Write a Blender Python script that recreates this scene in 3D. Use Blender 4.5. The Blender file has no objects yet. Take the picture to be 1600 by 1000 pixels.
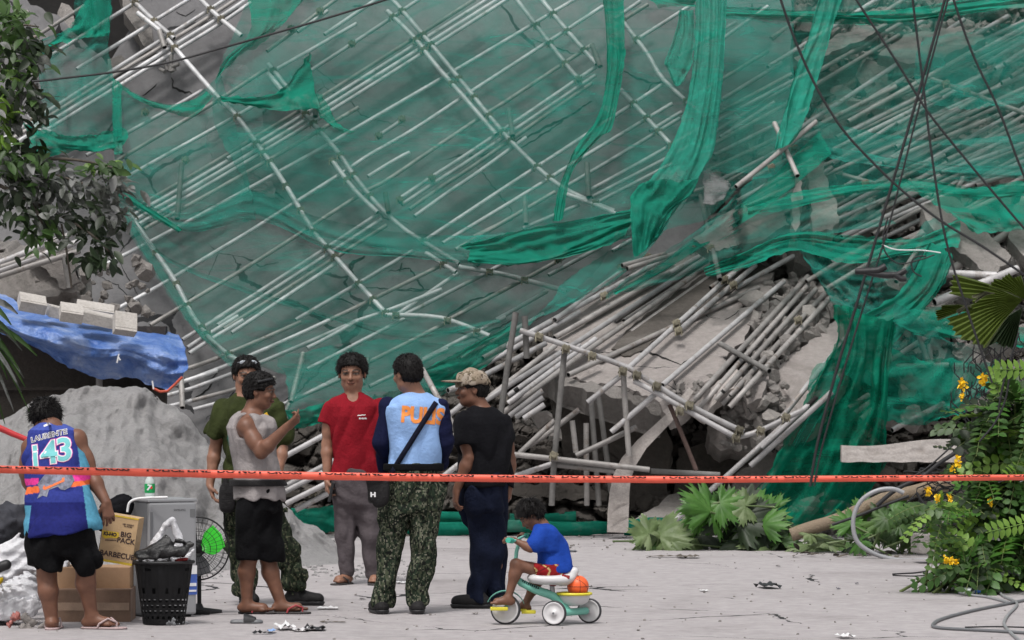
import bpy, bmesh, math, random
import numpy as np
from mathutils import Vector, Matrix, noise
from mathutils.bvhtree import BVHTree
R = math.radians
random.seed(7)
scene = bpy.context.scene
# ---------------------------------------------------------------- camera, sky, sun
F, CZ, HY = 6000.0, 1.6, 575.0
cam_d = bpy.data.cameras.new('camera'); cam = bpy.data.objects.new('camera', cam_d)
scene.collection.objects.link(cam); scene.camera = cam
cam.location = (0, 0, CZ); cam.rotation_euler = (R(90), 0, 0)
cam_d.sensor_width = 36; cam_d.lens = 36*F/1600; cam_d.shift_y = (HY-500)/1600
cam_d.clip_start = .5; cam_d.clip_end = 3000
cam_d.dof.use_dof = True; cam_d.dof.focus_distance = 26; cam_d.dof.aperture_fstop = 10
world = bpy.data.worlds.new('World'); scene.world = world; world.use_nodes = True
wn = world.node_tree.nodes; wl = world.node_tree.links
bg = wn['Background']; sky = wn.new('ShaderNodeTexSky'); sky.sky_type = 'NISHITA'; sky.sun_disc = False
SUN_EL, SUN_AZ = 62, 200
sky.sun_elevation = R(SUN_EL); sky.sun_rotation = R(SUN_AZ); sky.air_density = 1.6; sky.dust_density = 6; sky.ozone_density = 1
hs = wn.new('ShaderNodeHueSaturation'); hs.inputs['Saturation'].default_value = .22
wl.new(sky.outputs[0], hs.inputs['Color']); wl.new(hs.outputs[0], bg.inputs[0]); bg.inputs[1].default_value = .132
sd = bpy.data.lights.new('sun', 'SUN'); sd.energy = 1.8; sd.angle = R(9); sd.color = (1, .965, .93)
sun = bpy.data.objects.new('sun', sd); scene.collection.objects.link(sun)
# direction to the sun: behind the camera, slightly left, high
az = R(SUN_AZ); el = R(SUN_EL)
to_sun = Vector((math.sin(az)*math.cos(el), math.cos(az)*math.cos(el), math.sin(el)))
sun.rotation_euler = to_sun.to_track_quat('Z', 'Y').to_euler()
sun.location = (0, 0, 30)
vs = scene.view_settings; vs.view_transform = 'Standard'; vs.look = 'None'; vs.exposure = 0.0; vs.gamma = 1; vs.use_curve_mapping = False
scene.render.engine = 'CYCLES'
cy = scene.cycles; cy.max_bounces = 6; cy.diffuse_bounces = 3; cy.glossy_bounces = 2; cy.transmission_bounces = 4
cy.transparent_max_bounces = 24; cy.use_denoising = True; cy.caustics_reflective = False; cy.caustics_refractive = False
# ---------------------------------------------------------------- helpers
def P(px, py, d): return Vector(((px-800)/F*d, d, CZ-(py-HY)/F*d))
def G(px, py, z=0.0):
    d = F*(CZ-z)/(py-HY); return Vector(((px-800)/F*d, d, z))
def DF(px, py): return 39.12/(1+(py-HY)/8580.0)          # leaning facade (about 55 degrees)
def DL(px, py): return 36.4+max(0, 610-py)*.015            # fallen slab, lower centre
def DR(px, py): return 36.9+max(0, 700-py)*.0075             # heap on the right
def nz(x, y, z=0): return noise.noise(Vector((x, y, z)))
def tag(o, label=None, cat=None, group=None, kind=None):
    if label: o['label'] = label
    if cat: o['category'] = cat
    if group: o['group'] = group
    if kind: o['kind'] = kind
    return o
def empty(name, loc, label, cat, group=None):
    o = bpy.data.objects.new(name, None); scene.collection.objects.link(o); o.location = loc
    o.empty_display_size = .1; WT[o.name] = Vector(loc)
    return tag(o, label, cat, group)
WT = {}
def link(name, me, mat, parent=None):
    o = bpy.data.objects.new(name, me); scene.collection.objects.link(o)
    for m in (mat if isinstance(mat, (list, tuple)) else [mat]): me.materials.append(m)
    if parent is None:            # origin at the thing's base
        n = len(me.vertices); co = np.empty(n*3, np.float32); me.vertices.foreach_get('co', co); co = co.reshape(-1, 3)
        c = Vector(((co[:, 0].min()+co[:, 0].max())/2, (co[:, 1].min()+co[:, 1].max())/2, co[:, 2].min()))
        me.transform(Matrix.Translation(-c)); o.location = c; WT[o.name] = c.copy()
    else:
        o.parent = parent; o.matrix_parent_inverse = Matrix.Translation(-WT[parent.name]); WT[o.name] = Vector((0, 0, 0))
    return o
class MB:
    def __init__(s): s.v = []; s.f = []; s.m = []; s.sm = []
    def add(s, vs, fs, mi=0, smooth=True):
        o = len(s.v); s.v += [tuple(v) for v in vs]
        for f in fs: s.f.append(tuple(i+o for i in f)); s.m.append(mi); s.sm.append(smooth)
    def box(s, c, size, rot=None, mi=0, bev=0.0):
        bm = bmesh.new(); bmesh.ops.create_cube(bm, size=1)
        bmesh.ops.scale(bm, vec=size, verts=bm.verts)
        if bev: bmesh.ops.bevel(bm, geom=bm.edges[:], offset=bev, segments=2, affect='EDGES', profile=.6)
        M = Matrix.Translation(c) @ (rot.to_4x4() if rot is not None else Matrix())
        s.bm(bm, M, mi, False)
    def bm(s, bm, M=None, mi=0, smooth=True):
        bm.verts.ensure_lookup_table(); bm.verts.index_update()
        s.add([(M @ v.co) if M else v.co.copy() for v in bm.verts], [[v.index for v in f.verts] for f in bm.faces], mi, smooth); bm.free()
    def tube(s, pts, r, n=10, mi=0, hollow=False, dark=None, caps=True):
        pts = [Vector(p) for p in pts]; k = len(pts)
        rs = r if isinstance(r, (list, tuple)) else [r]*k
        t0 = (pts[1]-pts[0]).normalized()
        up = Vector((0, 0, 1)) if abs(t0.z) < .9 else Vector((1, 0, 0))
        a = t0.cross(up).normalized(); rings = []; vs = []
        for i in range(k):
            if i == 0: t = t0
            elif i == k-1: t = (pts[-1]-pts[-2]).normalized()
            else: t = ((pts[i]-pts[i-1]).normalized()+(pts[i+1]-pts[i]).normalized()).normalized()
            a = (a-t*a.dot(t)).normalized(); b = t.cross(a)
            vs += [pts[i]+(a*math.cos(2*math.pi*j/n)+b*math.sin(2*math.pi*j/n))*rs[i] for j in range(n)]
        fs = [(i*n+j, i*n+(j+1) % n, (i+1)*n+(j+1) % n, (i+1)*n+j) for i in range(k-1) for j in range(n)]
        s.add(vs, fs, mi, True)
        if hollow:
            for e in (0, k-1):
                c = pts[e]; ring = vs[e*n:(e+1)*n]; inn = (pts[1]-pts[0]).normalized() if e == 0 else (pts[-2]-pts[-1]).normalized()
                inner = [c+(v-c)*.8 for v in ring]; deep = [v+inn*.12 for v in inner]
                fl = [(j, (j+1) % n, n+(j+1) % n, n+j) for j in range(n)]
                s.add(ring+inner, fl, mi, False)
                s.add(inner+deep, fl+[tuple(range(n, 2*n))], dark if dark is not None else mi, False)
        elif caps:
            s.add(vs[:n], [tuple(range(n))[::-1]], mi, False); s.add(vs[-n:], [tuple(range(n))], mi, False)
    def build(s, name, mat, parent=None):
        me = bpy.data.meshes.new(name); me.from_pydata(s.v, [], s.f)
        me.polygons.foreach_set('material_index', s.m); me.polygons.foreach_set('use_smooth', s.sm)
        me.update(); return link(name, me, mat, parent)
# ---------------------------------------------------------------- materials
def newmat(name):
    m = bpy.data.materials.new(name); m.use_nodes = True; nt = m.node_tree
    return m, nt, nt.nodes['Principled BSDF']
def N(nt, t, **k):
    n = nt.nodes.new(t)
    for a, b in k.items():
        if hasattr(n, a): setattr(n, a, b)
        else: n.inputs[a].default_value = b
    return n
def ramp(nt, fac, stops, interp='LINEAR'):
    r = nt.nodes.new('ShaderNodeValToRGB'); r.color_ramp.interpolation = interp
    e = r.color_ramp.elements
    while len(e) < len(stops): e.new(.5)
    for i, (p, c) in enumerate(stops): e[i].position = p; e[i].color = (c[0], c[1], c[2], 1) if len(c) < 4 else c
    nt.links.new(fac, r.inputs[0]); return r.outputs[0]
def mat_simple(name, col, rough=.6, var=.15, scale=8, bump=.2, bscale=None, metal=0, spec=.4, obj_rand=0, detail=6, trans=0):
    m, nt, b = newmat(name); L = nt.links
    tc = N(nt, 'ShaderNodeTexCoord'); n1 = N(nt, 'ShaderNodeTexNoise', Scale=scale, Detail=detail, Roughness=.6)
    L.new(tc.outputs['Object'], n1.inputs['Vector'])
    lo = [max(0, c*(1-var)) for c in col]; hi = [min(1, c*(1+var)) for c in col]
    c = ramp(nt, n1.outputs[0], [(.3, lo), (.7, hi)])
    if obj_rand:
        oi = N(nt, 'ShaderNodeObjectInfo'); mr = N(nt, 'ShaderNodeMapRange'); L.new(oi.outputs['Random'], mr.inputs[0])
        mr.inputs[3].default_value = 1-obj_rand; mr.inputs[4].default_value = 1+obj_rand
        hsv = N(nt, 'ShaderNodeHueSaturation'); L.new(c, hsv.inputs['Color']); L.new(mr.outputs[0], hsv.inputs['Value']); c = hsv.outputs[0]
    L.new(c, b.inputs['Base Color'])
    b.inputs['Roughness'].default_value = rough; b.inputs['Metallic'].default_value = metal; b.inputs['Specular IOR Level'].default_value = spec
    if trans: b.inputs['Transmission Weight'].default_value = trans
    if bump:
        n2 = N(nt, 'ShaderNodeTexNoise', Scale=bscale or scale*3, Detail=8, Roughness=.65); L.new(tc.outputs['Object'], n2.inputs['Vector'])
        bp = N(nt, 'ShaderNodeBump', Strength=bump, Distance=.02); L.new(n2.outputs[0], bp.inputs['Height']); L.new(bp.outputs[0], b.inputs['Normal'])
    return m
def mat_concrete(name, base, dusty, stain, cracks=0.0, sc=1.0, bump=.5, rnd=0.0):
    m, nt, b = newmat(name); L = nt.links; tc = N(nt, 'ShaderNodeTexCoord'); v = tc.outputs['Object']
    n1 = N(nt, 'ShaderNodeTexNoise', Scale=.55*sc, Detail=9, Roughness=.62, Distortion=.6); L.new(v, n1.inputs[0])
    c1 = ramp(nt, n1.outputs[0], [(.28, stain), (.47, base), (.62, base), (.78, dusty)])
    n2 = N(nt, 'ShaderNodeTexNoise', Scale=9*sc, Detail=10, Roughness=.75); L.new(v, n2.inputs[0])
    mx = N(nt, 'ShaderNodeMix', data_type='RGBA', blend_type='MULTIPLY'); mx.inputs[0].default_value = .8
    L.new(c1, mx.inputs[6]); L.new(ramp(nt, n2.outputs[0], [(.3, (.72, .72, .72)), (.62, (1.1, 1.1, 1.1))]), mx.inputs[7]); c = mx.outputs[2]
    h = n2.outputs[0]
    if cracks:
        w = N(nt, 'ShaderNodeTexNoise', Scale=1.3*sc, Detail=6); L.new(v, w.inputs[0])
        vm = N(nt, 'ShaderNodeMixRGB', blend_type='ADD'); vm.inputs[0].default_value = .55; L.new(v, vm.inputs[1]); L.new(w.outputs[1], vm.inputs[2])
        vo = N(nt, 'ShaderNodeTexVoronoi', feature='DISTANCE_TO_EDGE', Scale=.5*sc); L.new(vm.outputs[0], vo.inputs['Vector'])
        g = N(nt, 'ShaderNodeTexNoise', Scale=.8*sc, Detail=3); L.new(v, g.inputs[0])
        gr = N(nt, 'ShaderNodeMapRange'); L.new(g.outputs[0], gr.inputs[0]); gr.inputs[1].default_value = .5; gr.inputs[2].default_value = .62; gr.inputs[3].default_value = 0; gr.inputs[4].default_value = .012*cracks
        lt = N(nt, 'ShaderNodeMath', operation='LESS_THAN'); L.new(vo.outputs[0], lt.inputs[0]); L.new(gr.outputs[0], lt.inputs[1])
        m2 = N(nt, 'ShaderNodeMix', data_type='RGBA'); L.new(lt.outputs[0], m2.inputs[0]); L.new(c, m2.inputs[6]); m2.inputs[7].default_value = (.03, .03, .032, 1); c = m2.outputs[2]
    if rnd:
        oi = N(nt, 'ShaderNodeObjectInfo'); mr = N(nt, 'ShaderNodeMapRange'); L.new(oi.outputs['Random'], mr.inputs[0])
        mr.inputs[3].default_value = 1-rnd; mr.inputs[4].default_value = 1+rnd
        hsv = N(nt, 'ShaderNodeHueSaturation'); L.new(c, hsv.inputs['Color']); L.new(mr.outputs[0], hsv.inputs['Value']); c = hsv.outputs[0]
    L.new(c, b.inputs['Base Color']); b.inputs['Roughness'].default_value = .92; b.inputs['Specular IOR Level'].default_value = .2
    bp = N(nt, 'ShaderNodeBump', Strength=bump, Distance=.04); L.new(h, bp.inputs['Height']); L.new(bp.outputs[0], b.inputs['Normal'])
    return m
def mat_net(name, col, alpha, edge=.5, rag=.0, sc=1.5):
    m, nt, b = newmat(name); L = nt.links; out = nt.nodes['Material Output']; nt.nodes.remove(b)
    df = N(nt, 'ShaderNodeBsdfDiffuse'); tl = N(nt, 'ShaderNodeBsdfTranslucent'); tr = N(nt, 'ShaderNodeBsdfTransparent')
    tc = N(nt, 'ShaderNodeTexCoord'); n1 = N(nt, 'ShaderNodeTexNoise', Scale=sc, Detail=8, Roughness=.6, Distortion=1.0); L.new(tc.outputs['Object'], n1.inputs[0])
    c = ramp(nt, n1.outputs[0], [(.25, [k*.75 for k in col]), (.75, [min(1, k*1.25) for k in col])])
    # dust caught in the weave
    n3 = N(nt, 'ShaderNodeTexNoise', Scale=sc*.8, Detail=9, Roughness=.7); L.new(tc.outputs['Object'], n3.inputs[0])
    mx = N(nt, 'ShaderNodeMix', data_type='RGBA'); L.new(ramp(nt, n3.outputs[0], [(.55, (0, 0, 0)), (.8, (.55, .55, .55))]), mx.inputs[0]); L.new(c, mx.inputs[6]); mx.inputs[7].default_value = (.33, .36, .35, 1)
    L.new(mx.outputs[2], df.inputs[0]); L.new(mx.outputs[2], tl.inputs[0])
    ms = N(nt, 'ShaderNodeMixShader'); ms.inputs[0].default_value = .4; L.new(df.outputs[0], ms.inputs[1]); L.new(tl.outputs[0], ms.inputs[2])
    lw = N(nt, 'ShaderNodeLayerWeight', Blend=.5)
    pw = N(nt, 'ShaderNodeMath', operation='POWER'); L.new(lw.outputs['Facing'], pw.inputs[0]); pw.inputs[1].default_value = 2.2
    ma = N(nt, 'ShaderNodeMath', operation='MULTIPLY_ADD'); L.new(pw.outputs[0], ma.inputs[0]); ma.inputs[1].default_value = edge; ma.inputs[2].default_value = alpha
    nm = N(nt, 'ShaderNodeMapRange'); L.new(n1.outputs[0], nm.inputs[0]); nm.inputs[1].default_value = .3; nm.inputs[2].default_value = .7; nm.inputs[3].default_value = -.1; nm.inputs[4].default_value = .1
    a0 = N(nt, 'ShaderNodeMath', operation='ADD'); L.new(ma.outputs[0], a0.inputs[0]); L.new(nm.outputs[0], a0.inputs[1]); prev = a0.outputs[0]
    for (rz, sx, sz, wd, am) in ((.6, .35, 2.4, .030, .20), (-.5, .5, 1.7, .020, .16), (1.35, .3, 1.5, .016, .18)):
        mp = N(nt, 'ShaderNodeMapping'); mp.inputs['Rotation'].default_value = (0, rz, 0); mp.inputs['Scale'].default_value = (sx, .4, sz); L.new(tc.outputs['Object'], mp.inputs[0])
        cn = N(nt, 'ShaderNodeTexNoise', Scale=1.1, Detail=2.5, Roughness=.45, Distortion=.7); L.new(mp.outputs[0], cn.inputs['Vector'])
        sb = N(nt, 'ShaderNodeMath', operation='SUBTRACT'); L.new(cn.outputs[0], sb.inputs[0]); sb.inputs[1].default_value = .5
        ab = N(nt, 'ShaderNodeMath', operation='ABSOLUTE'); L.new(sb.outputs[0], ab.inputs[0])
        mr = N(nt, 'ShaderNodeMapRange'); L.new(ab.outputs[0], mr.inputs[0]); mr.inputs[1].default_value = 0; mr.inputs[2].default_value = wd; mr.inputs[3].default_value = am; mr.inputs[4].default_value = 0
        ad2 = N(nt, 'ShaderNodeMath', operation='ADD'); L.new(prev, ad2.inputs[0]); L.new(mr.outputs[0], ad2.inputs[1]); prev = ad2.outputs[0]
    ad = N(nt, 'ShaderNodeMath', operation='MULTIPLY'); L.new(prev, ad.inputs[0]); ad.inputs[1].default_value = 1; ad.use_clamp = True
    m2 = N(nt, 'ShaderNodeMixShader'); L.new(ad.outputs[0], m2.inputs[0]); L.new(tr.outputs[0], m2.inputs[1]); L.new(ms.outputs[0], m2.inputs[2])
    L.new(m2.outputs[0], out.inputs[0]); return m
def mat_vcol(name, rough=.55, spec=.35, sss=0.0, bump=.15, bscale=60):
    m, nt, b = newmat(name); L = nt.links; a = N(nt, 'ShaderNodeVertexColor'); a.layer_name = 'Col'
    tc = N(nt, 'ShaderNodeTexCoord'); n = N(nt, 'ShaderNodeTexNoise', Scale=bscale*.4, Detail=6); L.new(tc.outputs['Object'], n.inputs[0])
    mx = N(nt, 'ShaderNodeMix', data_type='RGBA', blend_type='MULTIPLY'); mx.inputs[0].default_value = 1
    L.new(a.outputs[0], mx.inputs[6]); L.new(ramp(nt, n.outputs[0], [(.3, (.8, .8, .8)), (.7, (1.12, 1.12, 1.12))]), mx.inputs[7])
    L.new(mx.outputs[2], b.inputs['Base Color']); b.inputs['Roughness'].default_value = rough; b.inputs['Specular IOR Level'].default_value = spec
    if bump:
        n2 = N(nt, 'ShaderNodeTexNoise', Scale=bscale, Detail=4); L.new(tc.outputs['Object'], n2.inputs[0])
        bp = N(nt, 'ShaderNodeBump', Strength=bump, Distance=.005); L.new(n2.outputs[0], bp.inputs['Height']); L.new(bp.outputs[0], b.inputs['Normal'])
    return m
M = {}
def mat_pipe(name, base, stain, lo, rnd):
    m = mat_simple(name, base, .5, .28, 5, .2, 40, metal=.15, obj_rand=rnd); nt = m.node_tree; b = nt.nodes['Principled BSDF']; old = b.inputs['Base Color'].links[0].from_socket
    tc = N(nt, 'ShaderNodeTexCoord'); n = N(nt, 'ShaderNodeTexNoise', Scale=7, Detail=8, Roughness=.7); oi = N(nt, 'ShaderNodeObjectInfo'); ad = N(nt, 'ShaderNodeVectorMath', operation='ADD')
    mu = N(nt, 'ShaderNodeMath', operation='MULTIPLY'); nt.links.new(oi.outputs['Random'], mu.inputs[0]); mu.inputs[1].default_value = 40; nt.links.new(tc.outputs['Object'], ad.inputs[0]); nt.links.new(mu.outputs[0], ad.inputs[1]); nt.links.new(ad.outputs[0], n.inputs['Vector'])
    mx = N(nt, 'ShaderNodeMix', data_type='RGBA'); nt.links.new(ramp(nt, n.outputs[0], [(lo, (0, 0, 0)), (lo+.1, (.8, .8, .8))]), mx.inputs[0]); nt.links.new(old, mx.inputs[6]); mx.inputs[7].default_value = (*stain, 1); nt.links.new(mx.outputs[2], b.inputs['Base Color']); return m
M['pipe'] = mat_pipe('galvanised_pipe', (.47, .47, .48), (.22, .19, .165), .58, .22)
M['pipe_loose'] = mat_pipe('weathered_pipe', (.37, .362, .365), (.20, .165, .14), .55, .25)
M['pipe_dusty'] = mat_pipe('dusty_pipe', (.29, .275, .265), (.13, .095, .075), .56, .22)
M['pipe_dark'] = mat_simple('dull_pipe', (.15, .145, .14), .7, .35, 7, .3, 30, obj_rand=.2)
M['rust'] = mat_simple('rusty_steel', (.085, .055, .048), .8, .4, 14, .4, 40)
M['hole'] = mat_simple('pipe_inside', (.015, .015, .015), .9, .1, 5, 0)
M['coupler'] = mat_simple('coupler_steel', (.17, .155, .115), .7, .5, 30, .3, 60, metal=.3, obj_rand=.3)
M['facade'] = mat_concrete('facade_plaster', (.155, .152, .157), (.20, .195, .198), (.12, .12, .124), 1.0, 1.0, .25)
M['slab'] = mat_concrete('tan_concrete', (.285, .26, .248), (.37, .345, .33), (.18, .16, .15), .5, 1.6, .6, .08)
M['rubble'] = mat_concrete('broken_concrete', (.30, .28, .265), (.45, .42, .40), (.14, .13, .12), .0, 2.5, .9, .25)
M['shade_concrete'] = mat_concrete('dim_concrete', (.105, .094, .085), (.18, .165, .15), (.05, .045, .04), .0, 2.0, .8)  # darkened concrete: shade of the gaps under the slabs put into its colour
M['strip'] = mat_concrete('pale_torn_concrete', (.42, .385, .365), (.50, .47, .45), (.30, .27, .25), 0, 4, .5)
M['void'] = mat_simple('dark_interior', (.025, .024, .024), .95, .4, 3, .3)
M['road'] = mat_concrete('road_concrete', (.38, .355, .36), (.44, .415, .42), (.28, .26, .26), .7, .9, .3)
M['dust'] = mat_concrete('dusty_ground', (.40, .375, .365), (.50, .475, .46), (.28, .26, .25), .0, 2.5, .8)
M['sand'] = mat_concrete('grey_sand', (.36, .352, .353), (.47, .46, .46), (.20, .195, .195), .0, 4.5, .9)
M['net'] = mat_net('green_net_single', (.035, .25, .20), .34)
M['net_thin'] = mat_net('green_net_thin', (.045, .25, .20), .24)
M['net_strip'] = mat_net('green_net_strip', (.035, .31, .23), .68, .3, sc=3)
M['net_mid'] = mat_net('green_net_double', (.018, .29, .20), .56)
M['net_dense'] = mat_net('green_net_folded', (.018, .24, .165), .76, .3, sc=3)
M['net_dark'] = mat_net('green_net_dark', (.007, .19, .115), .72, .35, sc=2)
M['clear'] = mat_net('dusty_clear_sheet', (.34, .33, .34), .38, .3)
M['white'] = mat_simple('white_plastic', (.75, .75, .76), .45, .08, 6, .1)
M['black'] = mat_simple('black_plastic', (.018, .018, .02), .5, .3, 10, .2)
M['wire'] = mat_simple('black_wire', (.02, .02, .022), .6, .3, 10, 0)
M['dark_red'] = mat_simple('red_cloth', (.3, .03, .03), .8)
# ---------------------------------------------------------------- ground
def sheet(name, xs, ys, z, mat, amp=0, fr=1):
    mb = MB(); nx, ny = len(xs), len(ys)
    vs = [(x, y, z+amp*nz(x*fr, y*fr, 3)) for y in ys for x in xs]
    fs = [(j*nx+i, j*nx+i+1, (j+1)*nx+i+1, (j+1)*nx+i) for j in range(ny-1) for i in range(nx-1)]
    mb.add(vs, fs); return tag(mb.build(name, mat), kind='structure')
def lin(a, b, n): return [a+(b-a)*i/(n-1) for i in range(n)]
sheet('ground', [-300, -60, -12, 12, 60, 300], [-60, 0, 33, 60, 300], -.02, M['dust'])
sheet('road', lin(-14, 14, 8), lin(-6, 40, 8), 0.0, M['road'])
# ---------------------------------------------------------------- slabs: a polygon traced in the photo, laid at its own depth, with real thickness
def jag(poly, amp, step):
    out = []
    for i in range(len(poly)):
        a = poly[i]; b = poly[(i+1) % len(poly)]; L = math.hypot(b[0]-a[0], b[1]-a[1]); n = max(1, int(L/step))
        for k in range(n):
            t = k/n; x = a[0]+(b[0]-a[0])*t; y = a[1]+(b[1]-a[1])*t
            q = amp*noise.fractal(Vector((x*.06, y*.06, amp)), 1, 2, 4)*1.6 if k else 0
            out.append((x-(b[1]-a[1])/L*q, y+(b[0]-a[0])/L*q))
    return out
def slab(name, poly, D, mat, thick=.18, ja=5, step=7, back=None, parent=None):
    poly = jag(poly, ja, step); fr = [P(x, y, D(x, y)) for x, y in poly]
    nrm = Vector((0, 0, 0)); c = sum(fr, Vector())/len(fr)
    for i in range(len(fr)): nrm += (fr[i]-c).cross(fr[(i+1) % len(fr)]-c)
    nrm.normalize()
    if nrm.y > 0: nrm = -nrm
    off = -nrm*thick if back is None else Vector(back)
    k = len(fr); bk = [p+off*(1+.25*nz(p.x*3, p.z*3, 5))+Vector((.03*nz(p.x*9, p.z*9, 1), 0, .03*nz(p.x*9, p.z*9, 2))) for p in fr]
    bm = bmesh.new(); V = [bm.verts.new(p) for p in fr+bk]
    f1 = bm.faces.new(V[:k]); f2 = bm.faces.new(V[k:][::-1])
    for i in range(k): bm.faces.new((V[i], V[i+k], V[(i+1) % k+k], V[(i+1) % k]))
    bmesh.ops.triangulate(bm, faces=[f1, f2]); bmesh.ops.recalc_face_normals(bm, faces=bm.faces[:])
    mb = MB(); mb.bm(bm, None, 0, False); return mb.build(name, mat, parent)
def crack(mb, pts, D, w=2.2, lift=.006):
    q = []
    for i in range(len(pts)-1):
        a, b = pts[i], pts[i+1]; L = math.hypot(b[0]-a[0], b[1]-a[1]); n = max(2, int(L/5))
        for k in range(n):
            t = k/n; x = a[0]+(b[0]-a[0])*t; y = a[1]+(b[1]-a[1])*t
            q.append((x+3.2*nz(x*.13, y*.13, 1), y+3.2*nz(x*.13, y*.13, 7)))
    q.append(pts[-1]); vs = []; n = len(q)
    for i, (x, y) in enumerate(q):
        a = q[max(0, i-1)]; b = q[min(n-1, i+1)]; L = math.hypot(b[0]-a[0], b[1]-a[1])+1e-6
        ww = w*(.25+.75*math.sin(math.pi*(i+.5)/n))*(1+.9*nz(x*.3, y*.3, 4))
        nx, ny = -(b[1]-a[1])/L*ww/2, (b[0]-a[0])/L*ww/2
        vs += [P(x+nx, y+ny, D(x, y)-lift*1.6), P(x-nx, y-ny, D(x, y)-lift*1.6)]
    mb.add(vs, [(2*i, 2*i+1, 2*i+3, 2*i+2) for i in range(n-1)], 0, False)
# leaning facade of the fallen building
bld = empty('collapsed_building', P(600, 700, 38.5), 'grey wall of the collapsed building leaning behind the green netting and scaffold', 'collapsed building')
FP = [(-260, -160), (-60, -160), (20, -30), (48, 8), (92, 24), (112, 48), (150, 82), (168, 102), (168, 124), (205, 110), (243, 84), (230, 45), (206, 0), (195, -160), (1240, -160), (1235, 140), (1215, 330), (1130, 470), (880, 520), (760, 600), (620, 640), (500, 668), (460, 700), (380, 760), (-260, 720)]
fac = slab('wall', FP, DF, M['facade'], .22, 3, 9, parent=bld)
dk = MB()
for c, w in [([(268, 122), (271, 137), (300, 147)], 3), ([(245, 130), (232, 143), (222, 150)], 1.5), ([(395, 268), (415, 290), (445, 312)], 4), ([(570, 400), (547, 415), (552, 432)], 5), ([(606, 425), (640, 418), (662, 452), (610, 452)], 2.5), ([(628, 410), (624, 424)], 2), ([(545, 450), (560, 448), (650, 455), (690, 450)], 1.6), ([(180, 400), (215, 460), (222, 500)], 1.5), ([(150, 430), (185, 445), (205, 470)], 1.2), ([(80, 505), (150, 520), (230, 510)], 2.5), ([(805, 222), (850, 200), (890, 180), (925, 158)], 4), ([(812, 232), (840, 216), (880, 188)], 2.5), ([(975, 110), (990, 120), (1020, 130), (1010, 145)], 3.5), ([(1020, 130), (1045, 128)], 3), ([(505, 470), (530, 465), (560, 480)], 2), ([(690, 500), (735, 470), (780, 455)], 3), ([(700, 540), (760, 520), (800, 500)], 2.5), ([(730, 240), (770, 290), (800, 330), (790, 350)], 1.4), ([(1165, 10), (1178, 22), (1175, 5)], 3), ([(1178, 22), (1190, 10)], 2.5), ([(325, 600), (345, 575), (365, 568)], 2), ([(300, 625), (322, 612), (334, 590)], 2.2), ([(320, 655), (350, 640), (370, 600)], 1.8), ([(560, 300), (600, 340), (640, 350)], 1.4), ([(830, 60), (860, 70), (905, 88)], 1.6), ([(275, 20), (290, 25), (305, 15)], 2), ([(470, 90), (530, 135), (565, 180), (640, 200)], 1.2)]:
    crack(dk, c, DF, w)
dk.build('cracking', M['hole'], bld)
# tapered pale edge beams of the fallen floors, and the dark opening at the upper left
slab('beam', [(183, -20), (205, -14), (235, 40), (243, 78), (228, 75), (196, 22)], lambda x, y: DF(x, y)-.25, M['rubble'], .25, 2, parent=bld)
slab('broken_slab', [(90, 18), (96, 4), (108, 8), (118, 34), (104, 50), (88, 40)], lambda x, y: DF(x, y)+.3, M['rubble'], .2, 3, parent=bld)
slab('ledge', [(168, 92), (190, 86), (200, 100), (176, 122), (168, 110)], lambda x, y: DF(x, y)-.1, M['rubble'], .2, 2, parent=bld)
bmb = MB(); bmb.box(P(110, 10, 43.6), (2.6, .1, 2.6), None); bmb.box(P(600, 700, 44), (8, .1, 4)); bmb.build('interior', M['void'], bld)  # near-black panels behind the openings, unlit depth put into their colour
def rocks(mb, n, region, D, smin, smax, flat=.6, seed=1, ground=False, mi=0):
    rng = random.Random(seed)
    for _ in range(n):
        x, y = region(rng); s = smin*(smax/smin)**(rng.random()**1.7)
        c = G(x, y) if ground else P(x, y, D(x, y))
        if ground: c.z += s*.25
        mb.bm(rock_bm(s, rng, flat), Matrix.Translation(c), mi, False)
def rock_bm(s, rng, flat=.6, sub=1, cuts=5):
    bm = bmesh.new(); bmesh.ops.create_icosphere(bm, subdivisions=sub, radius=s*.8)
    e = [rng.uniform(.55, 1.15), rng.uniform(.5, 1), rng.uniform(flat*.6, flat*1.2)]
    for v in bm.verts: v.co = Vector((v.co.x*e[0], v.co.y*e[1], v.co.z*e[2]))*(1+rng.uniform(-.18, .18))
    for _ in range(cuts):
        n = Vector((rng.gauss(0, 1), rng.gauss(0, 1), rng.gauss(0, .8))).normalized(); dist = s*rng.uniform(.22, .5)
        r = bmesh.ops.bisect_plane(bm, geom=bm.verts[:]+bm.edges[:]+bm.faces[:], plane_co=n*dist, plane_no=n, clear_outer=True)
        ed = [g for g in r['geom_cut'] if isinstance(g, bmesh.types.BMEdge)]
        if ed:
            try: bmesh.ops.edgenet_fill(bm, edges=ed)
            except Exception: pass
    bmesh.ops.rotate(bm, verts=bm.verts, cent=(0, 0, 0), matrix=Matrix.Rotation(rng.uniform(0, 6.28), 3, 'Z') @ Matrix.Rotation(rng.uniform(-.5, .5), 3, 'X'))
    return bm
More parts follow.
